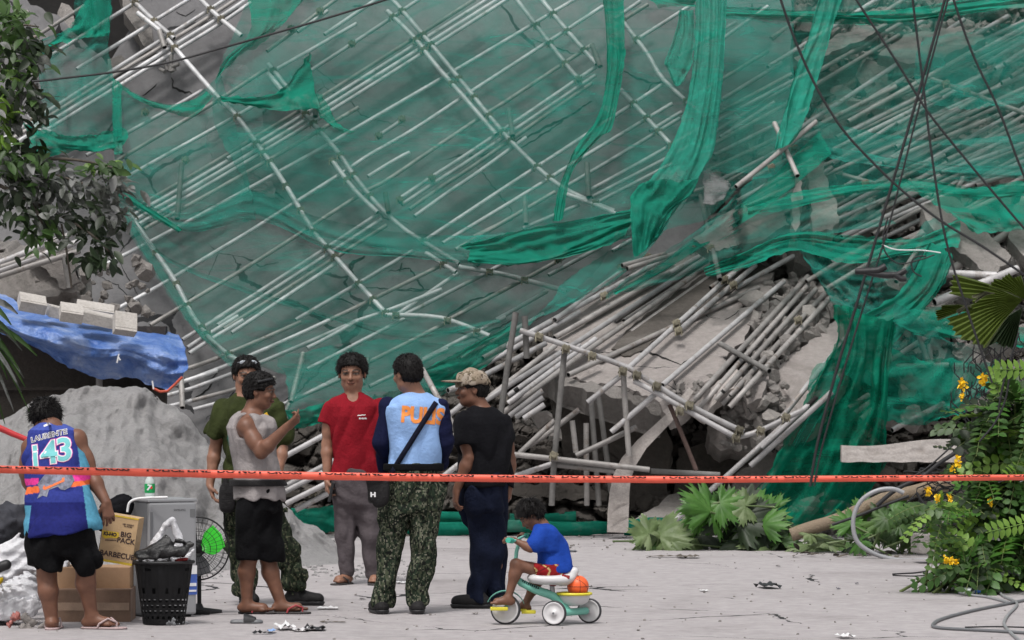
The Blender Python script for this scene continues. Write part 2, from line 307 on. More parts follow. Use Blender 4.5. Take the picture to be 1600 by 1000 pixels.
# rubble bank the building stands in: bumpy mesh with broken facets
def bank(name, D, x0, x1, ytop, y1, mat, nx=150, ny=80, amp=.35, label=None, fs=1.0):
    mb = MB(); vs = []
    for j in range(ny):
        for i in range(nx):
            x = x0+(x1-x0)*i/(nx-1); yt = ytop(x)+14*nz(x*.05, 3, 8)+7*nz(x*.2, 5, 8); y = yt+(y1-yt)*j/(ny-1)
            p = P(x, y, D(x, y)); h = 0
            for o, (sc, am) in enumerate(((1.1, 1), (2.6, .45), (6.5, .16))):
                q = Vector((p.x*sc*fs+.4*nz(p.x*2, p.z*2, o), p.z*sc*1.25*fs+.4*nz(p.x*2, p.z*2, o+5), o*3.1)); d_, c_ = noise.voronoi(q)
                r = noise.cell_vector(c_[0]*13.7); g = q-c_[0]
                h += am*(r.x*.9+g.x*(r.y-.5)*1.6+g.y*(r.z-.2)*1.3-.55*max(0, 1-(d_[1]-d_[0])*7))
            e = min(1, j/5, i/5, (nx-1-i)/5)
            vs.append(p+Vector((0, -amp*h*e+.5*(1-e), 0)))
    mb.add(vs, [(j*nx+i, j*nx+i+1, (j+1)*nx+i+1, (j+1)*nx+i) for j in range(ny-1) for i in range(nx-1)], 0, False)
    return tag(mb.build(name, mat), label=label, kind='stuff')
def pl(pts):
    def f(x):
        for a, b in zip(pts, pts[1:]):
            if x <= b[0]: return a[1]+(b[1]-a[1])*max(0, (x-a[0]))/(b[0]-a[0])
        return pts[-1][1]
    return f
bank('rubble', lambda x, y: DR(x, y)+.9, 1090, 1760, lambda x: -90, 520, M['rubble'], label='broken concrete heaped under the netting at the right', nx=230, ny=190, amp=.5)
bank('rubble', lambda x, y: 38.5-(y-560)*.005, 395, 1760, pl([(395, 700), (460, 655), (600, 615), (700, 590), (800, 540), (860, 500), (1700, 490)]), 850, M['shade_concrete'], label='dim broken concrete under the fallen slabs', nx=460, ny=130, amp=.5)
bank('rubble', lambda x, y: 38.0-(y-370)*.006, -160, 135, pl([(-160, 370), (60, 378), (110, 400), (135, 440)]), 620, M['rubble'], label='broken concrete behind the tarpaulin', nx=90, ny=70, amp=.3)
# slabs of the lower centre
def cslab(label, poly, D, mat, thick=.18, ja=5, cat='concrete slab', name='concrete_slab', group=None, **k):
    return tag(slab(name, poly, D, M[mat], thick, ja, **k), label, cat, group)
main = empty('concrete_slab', P(950, 600, 36.6), 'large tan concrete slab with a long black crack, sloping down behind the bent scaffold frame', 'concrete slab')
slab('slab_surface', [(868, 500), (905, 470), (985, 425), (1075, 395), (1150, 400), (1210, 425), (1200, 470), (1168, 520), (1130, 572), (1075, 640), (1045, 655), (1030, 628), (970, 603), (915, 596), (868, 584), (848, 556)], DL, M['slab'], .12, 6, parent=main)
ck = MB()
for c, w in [([(938, 552), (985, 549), (1015, 552), (1040, 561), (1064, 570)], 5), ([(1064, 570), (1080, 560)], 1.5), ([(1040, 600), (1062, 612), (1072, 625)], 2), ([(1050, 590), (1058, 604), (1054, 622)], 2), ([(1072, 600), (1062, 612), (1045, 618)], 2), ([(1170, 40+430), (1150, 490), (1132, 500)], 1.6)]: crack(ck, c, DL, w)
ck.build('cracking', M['hole'], main)
slab('shade_panel', [(955, 545), (985, 512), (1040, 468), (1100, 430), (1175, 404), (1205, 420), (1120, 468), (1050, 512), (1000, 548), (975, 556)], lambda x, y: DL(x, y)-.05, M['shade_concrete'], .04, 3, parent=main)  # dark panel just proud of the slab, painting in the shaded strip
slab('slab_edge', [(846, 556), (870, 586), (915, 598), (970, 606), (1030, 632), (1032, 650), (985, 625), (925, 612), (880, 604), (842, 575)], lambda x, y: DL(x, y)-.06, M['rubble'], .3, 4, parent=main)
cslab('tan slab tilted up at the right of the rubble gap, beside the dark green net', [(1192, 590), (1218, 572), (1250, 545), (1300, 505), (1322, 500), (1330, 560), (1290, 620), (1262, 648), (1232, 662), (1206, 640), (1196, 612)], lambda x, y: DL(x, y)+.15, 'slab', .3)
cslab('dim wall block under the tan slab, behind the leaning posts', [(846, 575), (905, 600), (970, 610), (1040, 640), (1052, 700), (1040, 790), (960, 800), (915, 745), (878, 720), (868, 640)], lambda x, y: 37.2, 'shade_concrete', .4)
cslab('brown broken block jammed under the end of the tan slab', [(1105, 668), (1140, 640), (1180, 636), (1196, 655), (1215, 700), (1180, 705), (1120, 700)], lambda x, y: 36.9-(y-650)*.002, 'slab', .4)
cslab('grey block in the gap right of the bent concrete strip', [(1060, 700), (1130, 690), (1200, 700), (1185, 760), (1120, 790), (1055, 780)], lambda x, y: 37.3, 'shade_concrete', .4)
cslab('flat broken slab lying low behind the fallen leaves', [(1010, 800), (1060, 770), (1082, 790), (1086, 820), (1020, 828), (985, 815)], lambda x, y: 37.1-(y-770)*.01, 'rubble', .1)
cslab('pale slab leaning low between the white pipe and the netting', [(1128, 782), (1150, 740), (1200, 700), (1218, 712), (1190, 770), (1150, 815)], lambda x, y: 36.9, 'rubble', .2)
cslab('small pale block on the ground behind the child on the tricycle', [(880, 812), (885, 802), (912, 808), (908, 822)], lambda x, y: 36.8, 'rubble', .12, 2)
cslab('grey wall panel lying across the foot of the rubble behind the black shirted man', [(792, 755), (815, 700), (880, 650), (905, 745), (880, 768)], lambda x, y: 37.5, 'shade_concrete', .2)
cslab('long grey ledge low behind the men, above the ground net', [(780, 755), (900, 757), (950, 770), (948, 782), (790, 775)], lambda x, y: 36.9, 'shade_concrete', .3)
cslab('pale broken beam lying along the lower end of the pipe chute', [(1083, 634), (1110, 606), (1135, 586), (1150, 575), (1160, 590), (1128, 620), (1100, 648)], lambda x, y: DL(x, y)-.14, 'strip', .12, 3)
cslab('tilted grey slab piece standing between the pipe chute and the black gap', [(1160, 600), (1185, 575), (1202, 590), (1190, 622), (1168, 632)], lambda x, y: DL(x, y)-.02, 'slab', .15, 4)
# left, above the tarpaulin
cslab('large grey slab above the concrete blocks on the tarpaulin', [(-30, 385), (20, 395), (100, 425), (120, 455), (60, 470), (-30, 465)], lambda x, y: 37.0-(y-400)*.003, 'rubble', .25)
cslab('cracked pale slab edge left of the netting, under the overhanging branch', [(60, 375), (110, 385), (125, 440), (100, 452), (72, 420), (40, 400)], lambda x, y: 36.8, 'rubble', .2)
cslab('grey slab at the top left corner behind the tree', [(22, 55), (45, 10), (80, 20), (92, 32), (88, 62), (40, 80)], lambda x, y: DF(x, y)-.2, 'facade', .2)
# right side plates under the nets
for lab, poly, dd, mt in [
  ('pale upright concrete spike behind the netting, left of the hanging wires', [(1243, 275), (1250, 262), (1253, 300), (1250, 350), (1243, 362), (1236, 350), (1237, 315)], -.85, 'strip'),
  ('wide pale broken panel behind the netting, right of the pale spike', [(1262, 255), (1282, 252), (1295, 285), (1312, 340), (1300, 360), (1270, 365), (1266, 300)], -.6, 'strip'),
  ('dark grey block with a rough top under the netting, behind the long slanting wire', [(1440, 325), (1462, 305), (1492, 308), (1512, 326), (1545, 365), (1580, 400), (1560, 425), (1530, 420), (1490, 385), (1452, 350)], -.95, 'rubble'),
  ('pale rough concrete lump at the right edge under the netting', [(1582, 330), (1600, 300), (1660, 320), (1650, 420), (1600, 400), (1575, 370)], -.8, 'rubble'),
  ('flat tan panel high under the netting left of the hanging wires', [(1305, 55), (1360, 40), (1385, 40), (1350, 62), (1300, 80), (1260, 105), (1240, 90)], -.3, 'slab'),
  ('long tan panel under the netting right of the green roll', [(1372, 85), (1420, 52), (1500, 40), (1540, 60), (1480, 85), (1420, 100)], -.4, 'slab'),
  ('dark slab face in the middle of the right heap', [(1270, 118), (1330, 100), (1386, 92), (1380, 115), (1300, 150), (1262, 165)], .25, 'shade_concrete'),
  ('grey panel under the netting above the black cable clamp', [(1310, 225), (1420, 215), (1470, 235), (1460, 262), (1380, 262), (1320, 250)], -.05, 'facade'),
  ('grey panel behind the netting below the fan leaf', [(1405, 575), (1440, 530), (1480, 508), (1486, 540), (1450, 590), (1410, 610)], .0, 'rubble'),
  ('tan cracked slab top under the netting above the two pipe clamps', [(1082, 372), (1140, 330), (1215, 318), (1235, 352), (1180, 378), (1110, 392)], -.45, 'slab')]:
    cslab(lab, poly, (lambda dd: lambda x, y: DR(x, y)+dd)(dd), mt, .15, 4)
# bent concrete strip (a torn lintel) curving down to the ground
bs = MB(); cl = [(1080, 608, 10), (1066, 628, 12), (1050, 648, 14), (1028, 670, 16), (1003, 694, 19), (982, 722, 25), (972, 745, 28), (968, 770, 31), (966, 800, 33), (965, 832, 33)]
vs = []
for i, (x, y, w) in enumerate(cl):
    a = cl[max(0, i-1)]; b = cl[min(len(cl)-1, i+1)]; L = math.hypot(b[0]-a[0], b[1]-a[1]); nx, ny = -(b[1]-a[1])/L*w/2, (b[0]-a[0])/L*w/2
    d = 35.95; vs += [P(x+nx, y+ny, d), P(x-nx, y-ny, d-.02), P(x-nx, y-ny, d+.16), P(x+nx, y+ny, d+.16)]
n = len(cl); bs.add(vs, [(4*i+k, 4*i+(k+1) % 4, 4*i+4+(k+1) % 4, 4*i+4+k) for i in range(n-1) for k in range(4)]+[(0, 1, 2, 3), (4*n-1, 4*n-2, 4*n-3, 4*n-4)], 0, False)
for yy in (786, 808): crack(bs, [(954, yy+6), (968, yy), (981, yy-3)], lambda x, y: 35.93, 3)
tag(bs.build('concrete_strip', M['strip']), 'pale concrete strip torn loose and curving down to the ground behind the child', 'concrete strip')
# single chunks that can be told apart
CH = [(1180, 478, 38, 'grey chunk at the upper left end of the chute of parallel pipes'), (1172, 500, 26, 'small chunk under the upper end of the chute of pipes'), (1212, 470, 24, 'chunk between the dark hole and the pipe chute'),
      (1205, 565, 30, 'squared pale chunk right of the dark slanting pipe'), (1232, 540, 28, 'chunk wedged right of the pipe chute'), (1252, 522, 32, 'grey chunk at the top of the rubble gap'), (1262, 500, 30, 'dark chunk under the hem of the green net'), (1290, 485, 36, 'large rounded chunk at the head of the right tan slab'),
      (1168, 605, 34, 'pale rough chunk below the dark slanting pipe'), (1190, 628, 22, 'small chunk beside the black gap'), (1206, 650, 24, 'pale chunk above the frame corner'), (1214, 668, 14, 'small pale chunk right of the frame corner'), (1148, 625, 20, 'chunk behind the right end of the double pipe'),
      (1090, 610, 16, 'small chunk lying on the tan slab edge'), (1110, 590, 14, 'crumb of concrete on the lower tan slab'), (1380, 655, 30, 'grey chunk behind the dark net right of the cables'), (1425, 655, 30, 'pale lump above the corrugated sheet'), (1262, 800, 38, 'grey chunk at the foot of the dark net'), (1310, 805, 34, 'round pale chunk behind the white hoop of pipe'),
      (745, 690, 30, 'chunk between policeman and capped man'), (842, 655, 26, 'pale chunk right of the capped man by the pipe ends'), (868, 680, 20, 'small chunk by the foot of the grey post'), (90, 455, 26, 'broken lump above the first concrete block'), (60, 440, 24, 'brown lump at the left behind the tarpaulin'), (118, 470, 20, 'broken lump right of the single long pipe end'), (1560, 545, 40, 'pale chunk behind the tangle of dark wires'), (1520, 560, 30, 'grey chunk left of the tangle of dark wires'), (1500, 590, 24, 'small pale chunk above the yellow flowers')]
rg = random.Random(5)
for x, y, s, lab in CH:
    d = (DL(x, y)+.05 if x < 1330 and x > 800 else 37.0); mb = MB(); mb.bm(rock_bm(s*d/F*1.15, rg, .8, 2, 6), Matrix.Translation(P(x, y, d)), 0, False)
    tag(mb.build('concrete_chunk', M['rubble']), lab, 'concrete chunk', 'broken concrete chunks in the ruin')
sm = MB()
def tri(a, b, c):
    def f(r):
        u, v = r.random(), r.random()
        if u+v > 1: u, v = 1-u, 1-v
        return a[0]+(b[0]-a[0])*u+(c[0]-a[0])*v, a[1]+(b[1]-a[1])*u+(c[1]-a[1])*v
    return f
def rect(x0, y0, x1, y1): return lambda r: (r.uniform(x0, x1), r.uniform(y0, y1))
rocks(sm, 230, tri((1150, 640), (1190, 430), (1330, 470)), lambda x, y: DL(x, y)+.12, .035, .22, .8, 2)
rocks(sm, 130, rect(1130, 590, 1230, 700), lambda x, y: DL(x, y)+.15, .03, .2, .8, 3)
rocks(sm, 60, rect(1050, 595, 1110, 640), lambda x, y: DL(x, y)-.02, .02, .08, .8, 13)
rocks(sm, 330, rect(1240, 790, 1480, 835), lambda x, y: 36.9, .04, .22, .8, 4)
rocks(sm, 260, rect(790, 640, 1260, 800), lambda x, y: 37.6, .05, .25, .8, 5)
rocks(sm, 260, rect(440, 665, 860, 770), lambda x, y: 37.9, .05, .28, .8, 6)
rocks(sm, 120, rect(-60, 400, 240, 520), lambda x, y: 37.5, .05, .25, .8, 7)
rocks(sm, 300, rect(1100, 40, 1640, 470), lambda x, y: DR(x, y)+.35, .06, .4, .8, 8)
rocks(sm, 230, rect(430, 818, 1320, 838), None, .015, .07, .7, 9, True)
rocks(sm, 150, rect(860, 836, 1500, 860), None, .01, .035, .7, 10, True)
rocks(sm, 160, rect(1490, 520, 1640, 640), lambda x, y: 37.9, .04, .25, .8, 11)
tag(sm.build('rubble', M['rubble']), 'loose small rubble in the ruin and along its foot', kind='stuff')
# ---------------------------------------------------------------- the clamped scaffold grid that leans with the facade
def parse(s): return [[tuple(float(v) for v in p.split(',')) for p in l.split()] for l in s.strip().splitlines() if l.strip()]
STD = parse('''
205,-2 240,32 272,60
215,20 250,48
262,62 330,140 370,182 400,222 420,250 445,287 487,357 507,382 555,437 585,470 605,492
312,-2 342,27 377,56
419,100 447,135 475,175 530,240 550,270 575,302 595,325 630,357 662,378 717,412
717,417 760,424 800,432 885,455
612,-2 657,50 715,120 780,200 827,250 870,287 912,310 960,330
605,17 650,62 677,97 730,158 775,210
845,-2 885,47 932,100
972,32 1012,85 1037,125 1102,185
970,140 1010,184 1050,228
200,332 242,392 275,442 305,500 345,545 375,565
520,252 555,298 590,332
665,395 712,425
605,492 690,497 765,525
880,302 925,318 962,334
800,-10 880,95 905,125
45,180 62,196 80,207
48,192 70,210
419,115 440,140''')
LED = parse('''
-8,98 32,72 132,9
60,98 78,90 205,9 222,-3
120,108 231,42 245,30 297,-2
0,220 60,185 175,112 250,66 322,20 355,-3
4,226 64,192 180,118 254,75 330,28 372,-3
12,231 70,197 190,125 260,83 338,36 385,-1
22,234 80,202 200,130 266,90 345,44 392,4
135,243 262,175 320,139
140,277 185,250 335,165 400,118 417,108
175,290 245,250 367,185 400,163
355,248 395,225
507,54 585,1 590,-2
417,80 465,45 500,17 528,-3
465,50 512,17
427,111 480,82 557,37
486,110 550,70 622,22 655,-1
200,332 215,322 275,295 360,250 405,222 500,165 647,65 742,-1
206,338 220,329 280,302 365,257 412,229 505,173 652,73 762,-1
212,344 226,335 286,309 372,263 420,235 510,181 660,80 778,-1
218,350 232,342 292,316 380,268 427,241 515,189 668,87 800,-6
226,358 240,349 300,322 386,275 434,247 560,168
60,465 235,400 400,317 440,295 520,251 587,207 622,185 712,127 800,67 900,-2
592,212 630,187
175,487 257,455 345,405 400,375 465,332 545,280 585,250 655,217 735,157 800,111 942,10
235,508 295,477 400,421 487,365 572,309 612,296 675,248 755,187 800,159 925,70
575,276 612,250 640,238
335,500 382,472 400,462 502,395 590,335
340,508 388,478 410,466 508,402 596,343
350,514 395,486 418,472 520,404 604,352
362,520 400,496 425,478 528,410
622,312 675,277 725,248 800,197 932,104
628,320 680,285 730,256 808,203 930,118
640,327 690,290 740,262 815,208 925,130
648,338 700,300 750,270 822,215
462,500 550,450 645,392
662,377 800,285 857,250 920,210 960,182 1035,132
515,500 575,472 695,412
692,380 800,317 850,285 882,262 947,222 1050,162
562,500 617,485 690,452
620,492 715,427
712,390 800,340 867,300
887,290 957,250 1062,185
632,492 750,435 785,412
817,357 905,320
740,370 800,341
922,297 1012,250 1095,200
925,308 1040,250 1100,216
930,318 1050,256
700,500 800,447 825,435 882,402
775,500 800,486 855,455
857,430 940,385
957,392 987,375
300,575 355,555 415,530 470,503
300,592 362,574 405,555 460,530 515,500
300,607 361,590 407,575 500,532 560,500
261,618 300,607
300,626 371,609 430,590
260,636 300,626
302,640 345,630 380,618
435,635 490,611 560,580
442,655 472,582
285,531 302,520 350,492
293,543 319,525 372,494
296,552 326,531 380,500
292,576 340,560
271,601 340,579
480,544 512,530 562,500
480,577 512,562 572,530 632,498
530,590 572,567 650,530 705,500
480,615 530,590
577,604 615,586 700,545
660,562 717,532 790,495
480,659 502,645 540,628
480,695 502,682 560,655
720,560 760,540 850,490
995,62 1077,10
972,32 1012,7
960,30 1000,2
1060,90 1100,62 1150,35
1015,205 1065,175
1070,160 1150,110 1200,80
1120,190 1200,145 1270,110
1130,60 1200,10
1125,215 1210,160
1110,300 1160,270 1235,225''')
scf = empty('collapsed_scaffold', P(600, 620, 38), 'collapsed pipe scaffold clamped in a leaning grid behind the green netting', 'scaffold')
PM = [M['pipe'], M['hole']]; PD = [M['pipe_dusty'], M['hole']]; PK = [M['pipe_dark'], M['hole']]
def smooth_px(pts, n=4):
    if len(pts) < 3: return pts
    out = []
    for i in range(len(pts)-1):
        p0 = pts[max(0, i-1)]; p1 = pts[i]; p2 = pts[i+1]; p3 = pts[min(len(pts)-1, i+2)]
        for k in range(n):
            t = k/n; out.append(tuple(.5*((2*b)+(-a+c)*t+(2*a-5*b+4*c-d)*t*t+(-a+3*b-3*c+d)*t**3) for a, b, c, d in zip(p0, p1, p2, p3)))
    out.append(pts[-1]); return out
def straight(pts, k):
    a, b = Vector(pts[0][:2]), Vector(pts[-1][:2]); ab = b-a; L2 = ab.dot(ab)
    return [tuple(Vector(p[:2]).lerp(a+ab*((Vector(p[:2])-a).dot(ab)/L2), k)) for p in pts]
def pxpipe(name, pts, D, r, mats, parent=None, n=10, st=0):
    if st and len(pts) > 2: pts = straight(pts, st)
    mb = MB(); mb.tube([P(p[0], p[1], D(p[0], p[1])) for p in smooth_px(pts)], r, n, 0, True, 1); return mb.build(name, mats, parent)
for i, p in enumerate(STD): pxpipe('standard', p, lambda x, y: DF(x, y)-.62, .0262, PM, scf)
for i, p in enumerate(LED):
    o = -.52+.05*((i*7) % 5)/5; pxpipe('ledger', p, (lambda o: lambda x, y: DF(x, y)+o)(o), .0222, PM if i % 4 else PD, scf, st=.7)
def coupler_mb(mb, c, ax, r=.023):
    ax = ax.normalized(); mb.tube([c-ax*.035, c+ax*.035], r*1.5, 10, 0)
    mb.box(c+Vector((0, -.035, .008)), (.05, .03, .04), ax.to_track_quat('X', 'Z').to_matrix(), 0)
    mb.tube([c+Vector((.03, -.045, .035)), c+Vector((.03, -.045, -.045))], .007, 6, 0); mb.tube([c+Vector((-.03, -.03, .03)), c+Vector((-.03, -.06, -.05))], .008, 6, 0)
cps = []
def inter(a, b, c, d):
    den = (b[0]-a[0])*(d[1]-c[1])-(b[1]-a[1])*(d[0]-c[0])
    if abs(den) < 1e-6: return None
    t = ((c[0]-a[0])*(d[1]-c[1])-(c[1]-a[1])*(d[0]-c[0]))/den; u = ((c[0]-a[0])*(b[1]-a[1])-(c[1]-a[1])*(b[0]-a[0]))/den
    return (a[0]+(b[0]-a[0])*t, a[1]+(b[1]-a[1])*t) if -.04 <= t <= 1.04 and -.04 <= u <= 1.04 else None
for s in STD:
    for l in LED:
        for i in range(len(s)-1):
            for j in range(len(l)-1):
                q = inter(s[i], s[i+1], l[j], l[j+1])
                if q and all(math.hypot(q[0]-c[0][0], q[1]-c[0][1]) > 13 for c in cps) and -5 < q[1]: cps.append((q, s[i], s[i+1]))
for q in [(227, 175), (550, 68), (592, 212), (628, 186), (675, 278), (625, 312), (455, 45), (500, 17), (872, 405), (290, 250)]:
    cps.append((q, q, (q[0]+10, q[1]+12)))
for q, a, b in cps[:98]:
    mb = MB(); d = DF(*q)-.6; coupler_mb(mb, P(q[0], q[1], d), P(b[0], b[1], d)-P(a[0], a[1], d)); mb.build('coupler', M['coupler'], scf)
for a, b, m in [((284, 256), (277, 342), PK), ((492, 142), (493, 182), PK), ((795, 170), (801, 212), PK), ((602, 302), (607, 332), [M['rust'], M['hole']]), ((725, 395), (748, 414), PK), ((925, 70), (938, 104), PK), ((917, 255), (920, 308), PK), ((249, 48), (257, 74), PD), ((820, 308), (822, 350), PK), ((575, 560), (567, 600), PD), ((283, 590), (285, 637), PD), ((474, 552), (455, 628), PD)]:
    pxpipe('bracket', [a, b], lambda x, y: DF(x, y)-.7, .028, m, scf)
jk = MB(); jk.bm(rock_bm(.09, rg, .8), Matrix.Translation(P(266, 108, DF(266, 108)-.4)), 0, False)
for a, b in [((252, 84), (262, 110)), ((268, 86), (266, 112)), ((280, 100), (264, 106)), ((258, 112), (250, 108))]: jk.tube([P(*a, DF(*a)-.5), P(*b, DF(*b)-.42)], .022, 8, 0)
jk.build('base_jack', M['pipe_dark'], scf)
PM0 = PM; PM = [M['pipe_loose'], M['hole']]
# ---------------------------------------------------------------- bent frame at the lower centre
fr = empty('bent_scaffold', P(884, 780, 36), 'bent double scaffold pipe frame on upright posts in front of the tan slab', 'scaffold frame')
DFm = lambda x, y: 35.75
for nm, p, r, m in [('rail', [(812, 516), (888, 541), (970, 570), (1000, 586), (1075, 632), (1162, 675)], .027, PM), ('rail', [(990, 595), (1030, 616), (1075, 642), (1150, 683)], .026, PM),
      ('rail', [(1150, 684), (1190, 672), (1255, 640)], .027, PM), ('post', [(884, 534), (878, 590), (866, 720), (862, 790)], .029, PK), ('post', [(973, 570), (978, 650), (983, 712)], .028, PD),
      ('post', [(1046, 632), (1060, 665), (1088, 735)], .022, [M['rust'], M['hole']]), ('post', [(806, 488), (795, 560), (782, 650)], .030, PK), ('post', [(820, 494), (823, 560)], .03, PK), ('brace', [(918, 629), (968, 589)], .027, PM), ('brace', [(955, 675), (1017, 622), (1035, 606)], .027, PM)]:
    pxpipe(nm, p, (lambda z: lambda x, y: 35.75+z)(0 if nm == 'rail' else .07), r, m, fr)
for q in [(842, 526), (884, 545), (925, 556), (973, 580), (995, 586), (1026, 603), (1062, 642), (1077, 633), (1155, 672), (1150, 684), (1188, 673), (1228, 652), (865, 712)]:
    mb = MB(); coupler_mb(mb, P(q[0], q[1], 35.72), P(q[0]+10, q[1]+5, 35.72)-P(*q, 35.72), .026); mb.build('coupler', M['coupler'], fr)
# ---------------------------------------------------------------- loose pipes, each a thing of its own
def loose(label, pts, D, r=.03, m=PM, group='loose scaffold pipes in the ruin'):
    return tag(pxpipe('scaffold_pipe', pts, D, r, m, st=.88), label, 'pipe', group)
LP = '''
754,560 820,526 878,494 946,462 1000,425 1050,398|slab pipe whose open end sticks out above the capped man, uppermost there|-.3|w
738,580 790,552 845,522 880,504 905,488|pipe end showing just above the cap of the capped man|-.2|w
745,592 758,588 852,537|short pipe ending in a red painted end left of the grey post|-.35|w
866,528 940,490 1000,454 1045,426|dusty pipe behind the left end of the double rail|-.15|d
758,626 800,600 880,552 930,520 1000,470 1062,432|long pipe passing behind the post top, meeting the capped man's neck|-.3|w
794,618 840,586 905,540|pipe with an open end right of the capped man's head|-.22|w
794,630 878,562 930,530|pipe just below the open ended one at the capped man's nape|-.28|w
784,646 840,605 900,544 1000,486 1085,430|grey pipe leading from the capped man's shoulder up under the rail|-.25|d
796,650 848,610|uppermost of three short bright pipes right of the capped man|-.3|w
806,652 849,621|middle one of three short bright pipes right of the capped man|-.32|w
818,654 851,632|lowest of three short bright pipes right of the capped man|-.34|w
888,586 936,564|stubby pinkish pipe end poking out below the rail|-.3|d
936,564 1000,534 1047,511 1100,488 1185,450|pipe lying across the tan slab above the black crack|-.1|d
982,575 1020,540 1057,505 1132,435 1160,415|upper of two clamped pipes across the middle of the tan slab|-.3|w
1060,517 1110,475 1142,445 1180,415|lower of two clamped pipes across the middle of the tan slab|-.28|w
1035,602 1090,553 1150,500 1195,460 1225,440|pipe along the right part of the tan slab, left of the pipe chute|-.2|w
960,500 1000,470 1030,445 1100,405 1195,342|long pipe crossing under the netting to the clamp of two pipes|-.1|w
915,500 960,472 1000,450 1060,415 1150,370|pipe just under the lower hem of the net over the tan slab|-.12|w
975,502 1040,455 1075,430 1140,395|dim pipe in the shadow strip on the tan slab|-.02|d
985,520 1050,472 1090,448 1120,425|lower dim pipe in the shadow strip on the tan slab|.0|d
1085,625 1155,547 1200,500 1245,450 1262,432|leftmost pipe of the chute of parallel pipes|-.22|d
1092,638 1160,562 1215,498 1262,446|second pipe from the left in the chute of parallel pipes|-.14|d
1118,625 1168,570 1225,505 1275,452|third pipe from the left in the chute of parallel pipes|-.2|d
1128,632 1180,575 1240,508 1288,460|fourth pipe from the left in the chute of parallel pipes|-.12|d
1140,636 1192,578 1250,515 1297,465|rightmost pipe of the chute of parallel pipes|-.2|d
1125,537 1160,556 1202,580|dark hollow pipe lying across the chute of parallel pipes|-.35|k
1222,652 1270,587 1315,532 1345,500|light pipe lying along the edge of the right tan slab|-.3|w
1172,728 1222,690 1260,650 1300,612|pipe rising behind the net from the frame corner|-.55|w
1047,820 1085,792 1130,762 1172,720 1190,700 1235,655|long white pipe slanting up from behind the fallen leaves|-.3|w
802,710 865,714 967,727 1015,734|long level pipe behind the capped man's elbow|-.6|d
865,726 960,736|level pipe just below the long level one|-.55|d
1017,736 1070,738 1125,742|level pipe right of the bent concrete strip|-.2|k
900,712 950,695 995,667|bent grey pipe curving up to the right between the posts|-.5|d
802,745 862,725|pipe rising from the tape to the foot of the grey post|-.5|w
812,708 840,680 867,657|pipe rising right beside the capped man's arm|-.5|d
894,657 900,707|short hollow upright pipe nearest the grey post|-.4|d
916,661 915,702 917,790|hollow upright pipe second from the grey post|-.35|d
923,622 930,700 936,790|upright pipe running down to the ground left of the bent strip|-.3|k
935,620 948,690 955,770|thin upright pipe just left of the bent strip|-.25|k
1190,700 1255,640 1262,634|pipe end pointing to the net right of the frame corner|-.5|w
442,715 500,682 540,662|pipe between the pointing hand and the red shirted man, upper one|-.4|w
442,762 475,740 520,718 560,700|pipe at tape height left of the red shirted man|-.4|w
447,787 500,762 530,745|bright pipe below the tape left of the red shirted man|-.5|w
462,797 507,774 530,762|short bright pipe just below the longer bright one|-.45|w
430,776 470,755 505,738|pipe with a clamp between the two groups of legs|-.45|w
660,577 685,622 712,672|grey pipe slanting down behind the policeman's right shoulder|-.6|d
700,650 740,620 760,600|pipe between policeman and capped man at shoulder height|-.4|w
695,690 735,668 770,640|dusty pipe between policeman and capped man at chest height|-.4|d
692,745 730,712 750,700|white pipe end between policeman and capped man above the tape|-.5|w
700,610 735,600 760,590|pipe touching the peak of the cap|-.35|w
820,700 860,690 905,640|thin dusty pipe behind the grey post|-.3|d
1095,307 1105,360 1125,437|dark leaning post standing out of the net above the two clamped pipes|-.9|k
1082,390 1120,384 1175,391|level pipe clamped across the dark leaning post|-.7|d
1082,300 1130,291 1182,282 1200,267|white pipe under the torn sheet right of the bunched net|-.75|d
972,415 1010,405 1040,397|upper of two pinkish clamped pipe ends at the tip of the bunched net|-.75|d
980,420 1020,407 1060,395|lower of two pinkish clamped pipe ends at the tip of the bunched net|-.7|d
867,500 925,460 970,425|pipe along the left margin of the tan slab|-.35|w
740,640 775,610 830,570 868,540|pipe from behind the capped man up to the post top|-.15|d
'''
def mm(c): return {'w': PM, 'd': PD, 'k': PK}[c]
for l in LP.strip().splitlines():
    p, lab, o, m = l.split('|'); o = float(o)
    lab = lab.replace('slab pipe', 'pipe')
    loose(lab, parse(p)[0], (lambda o: lambda x, y: DL(x, y)+o)(o), .027, mm(m))
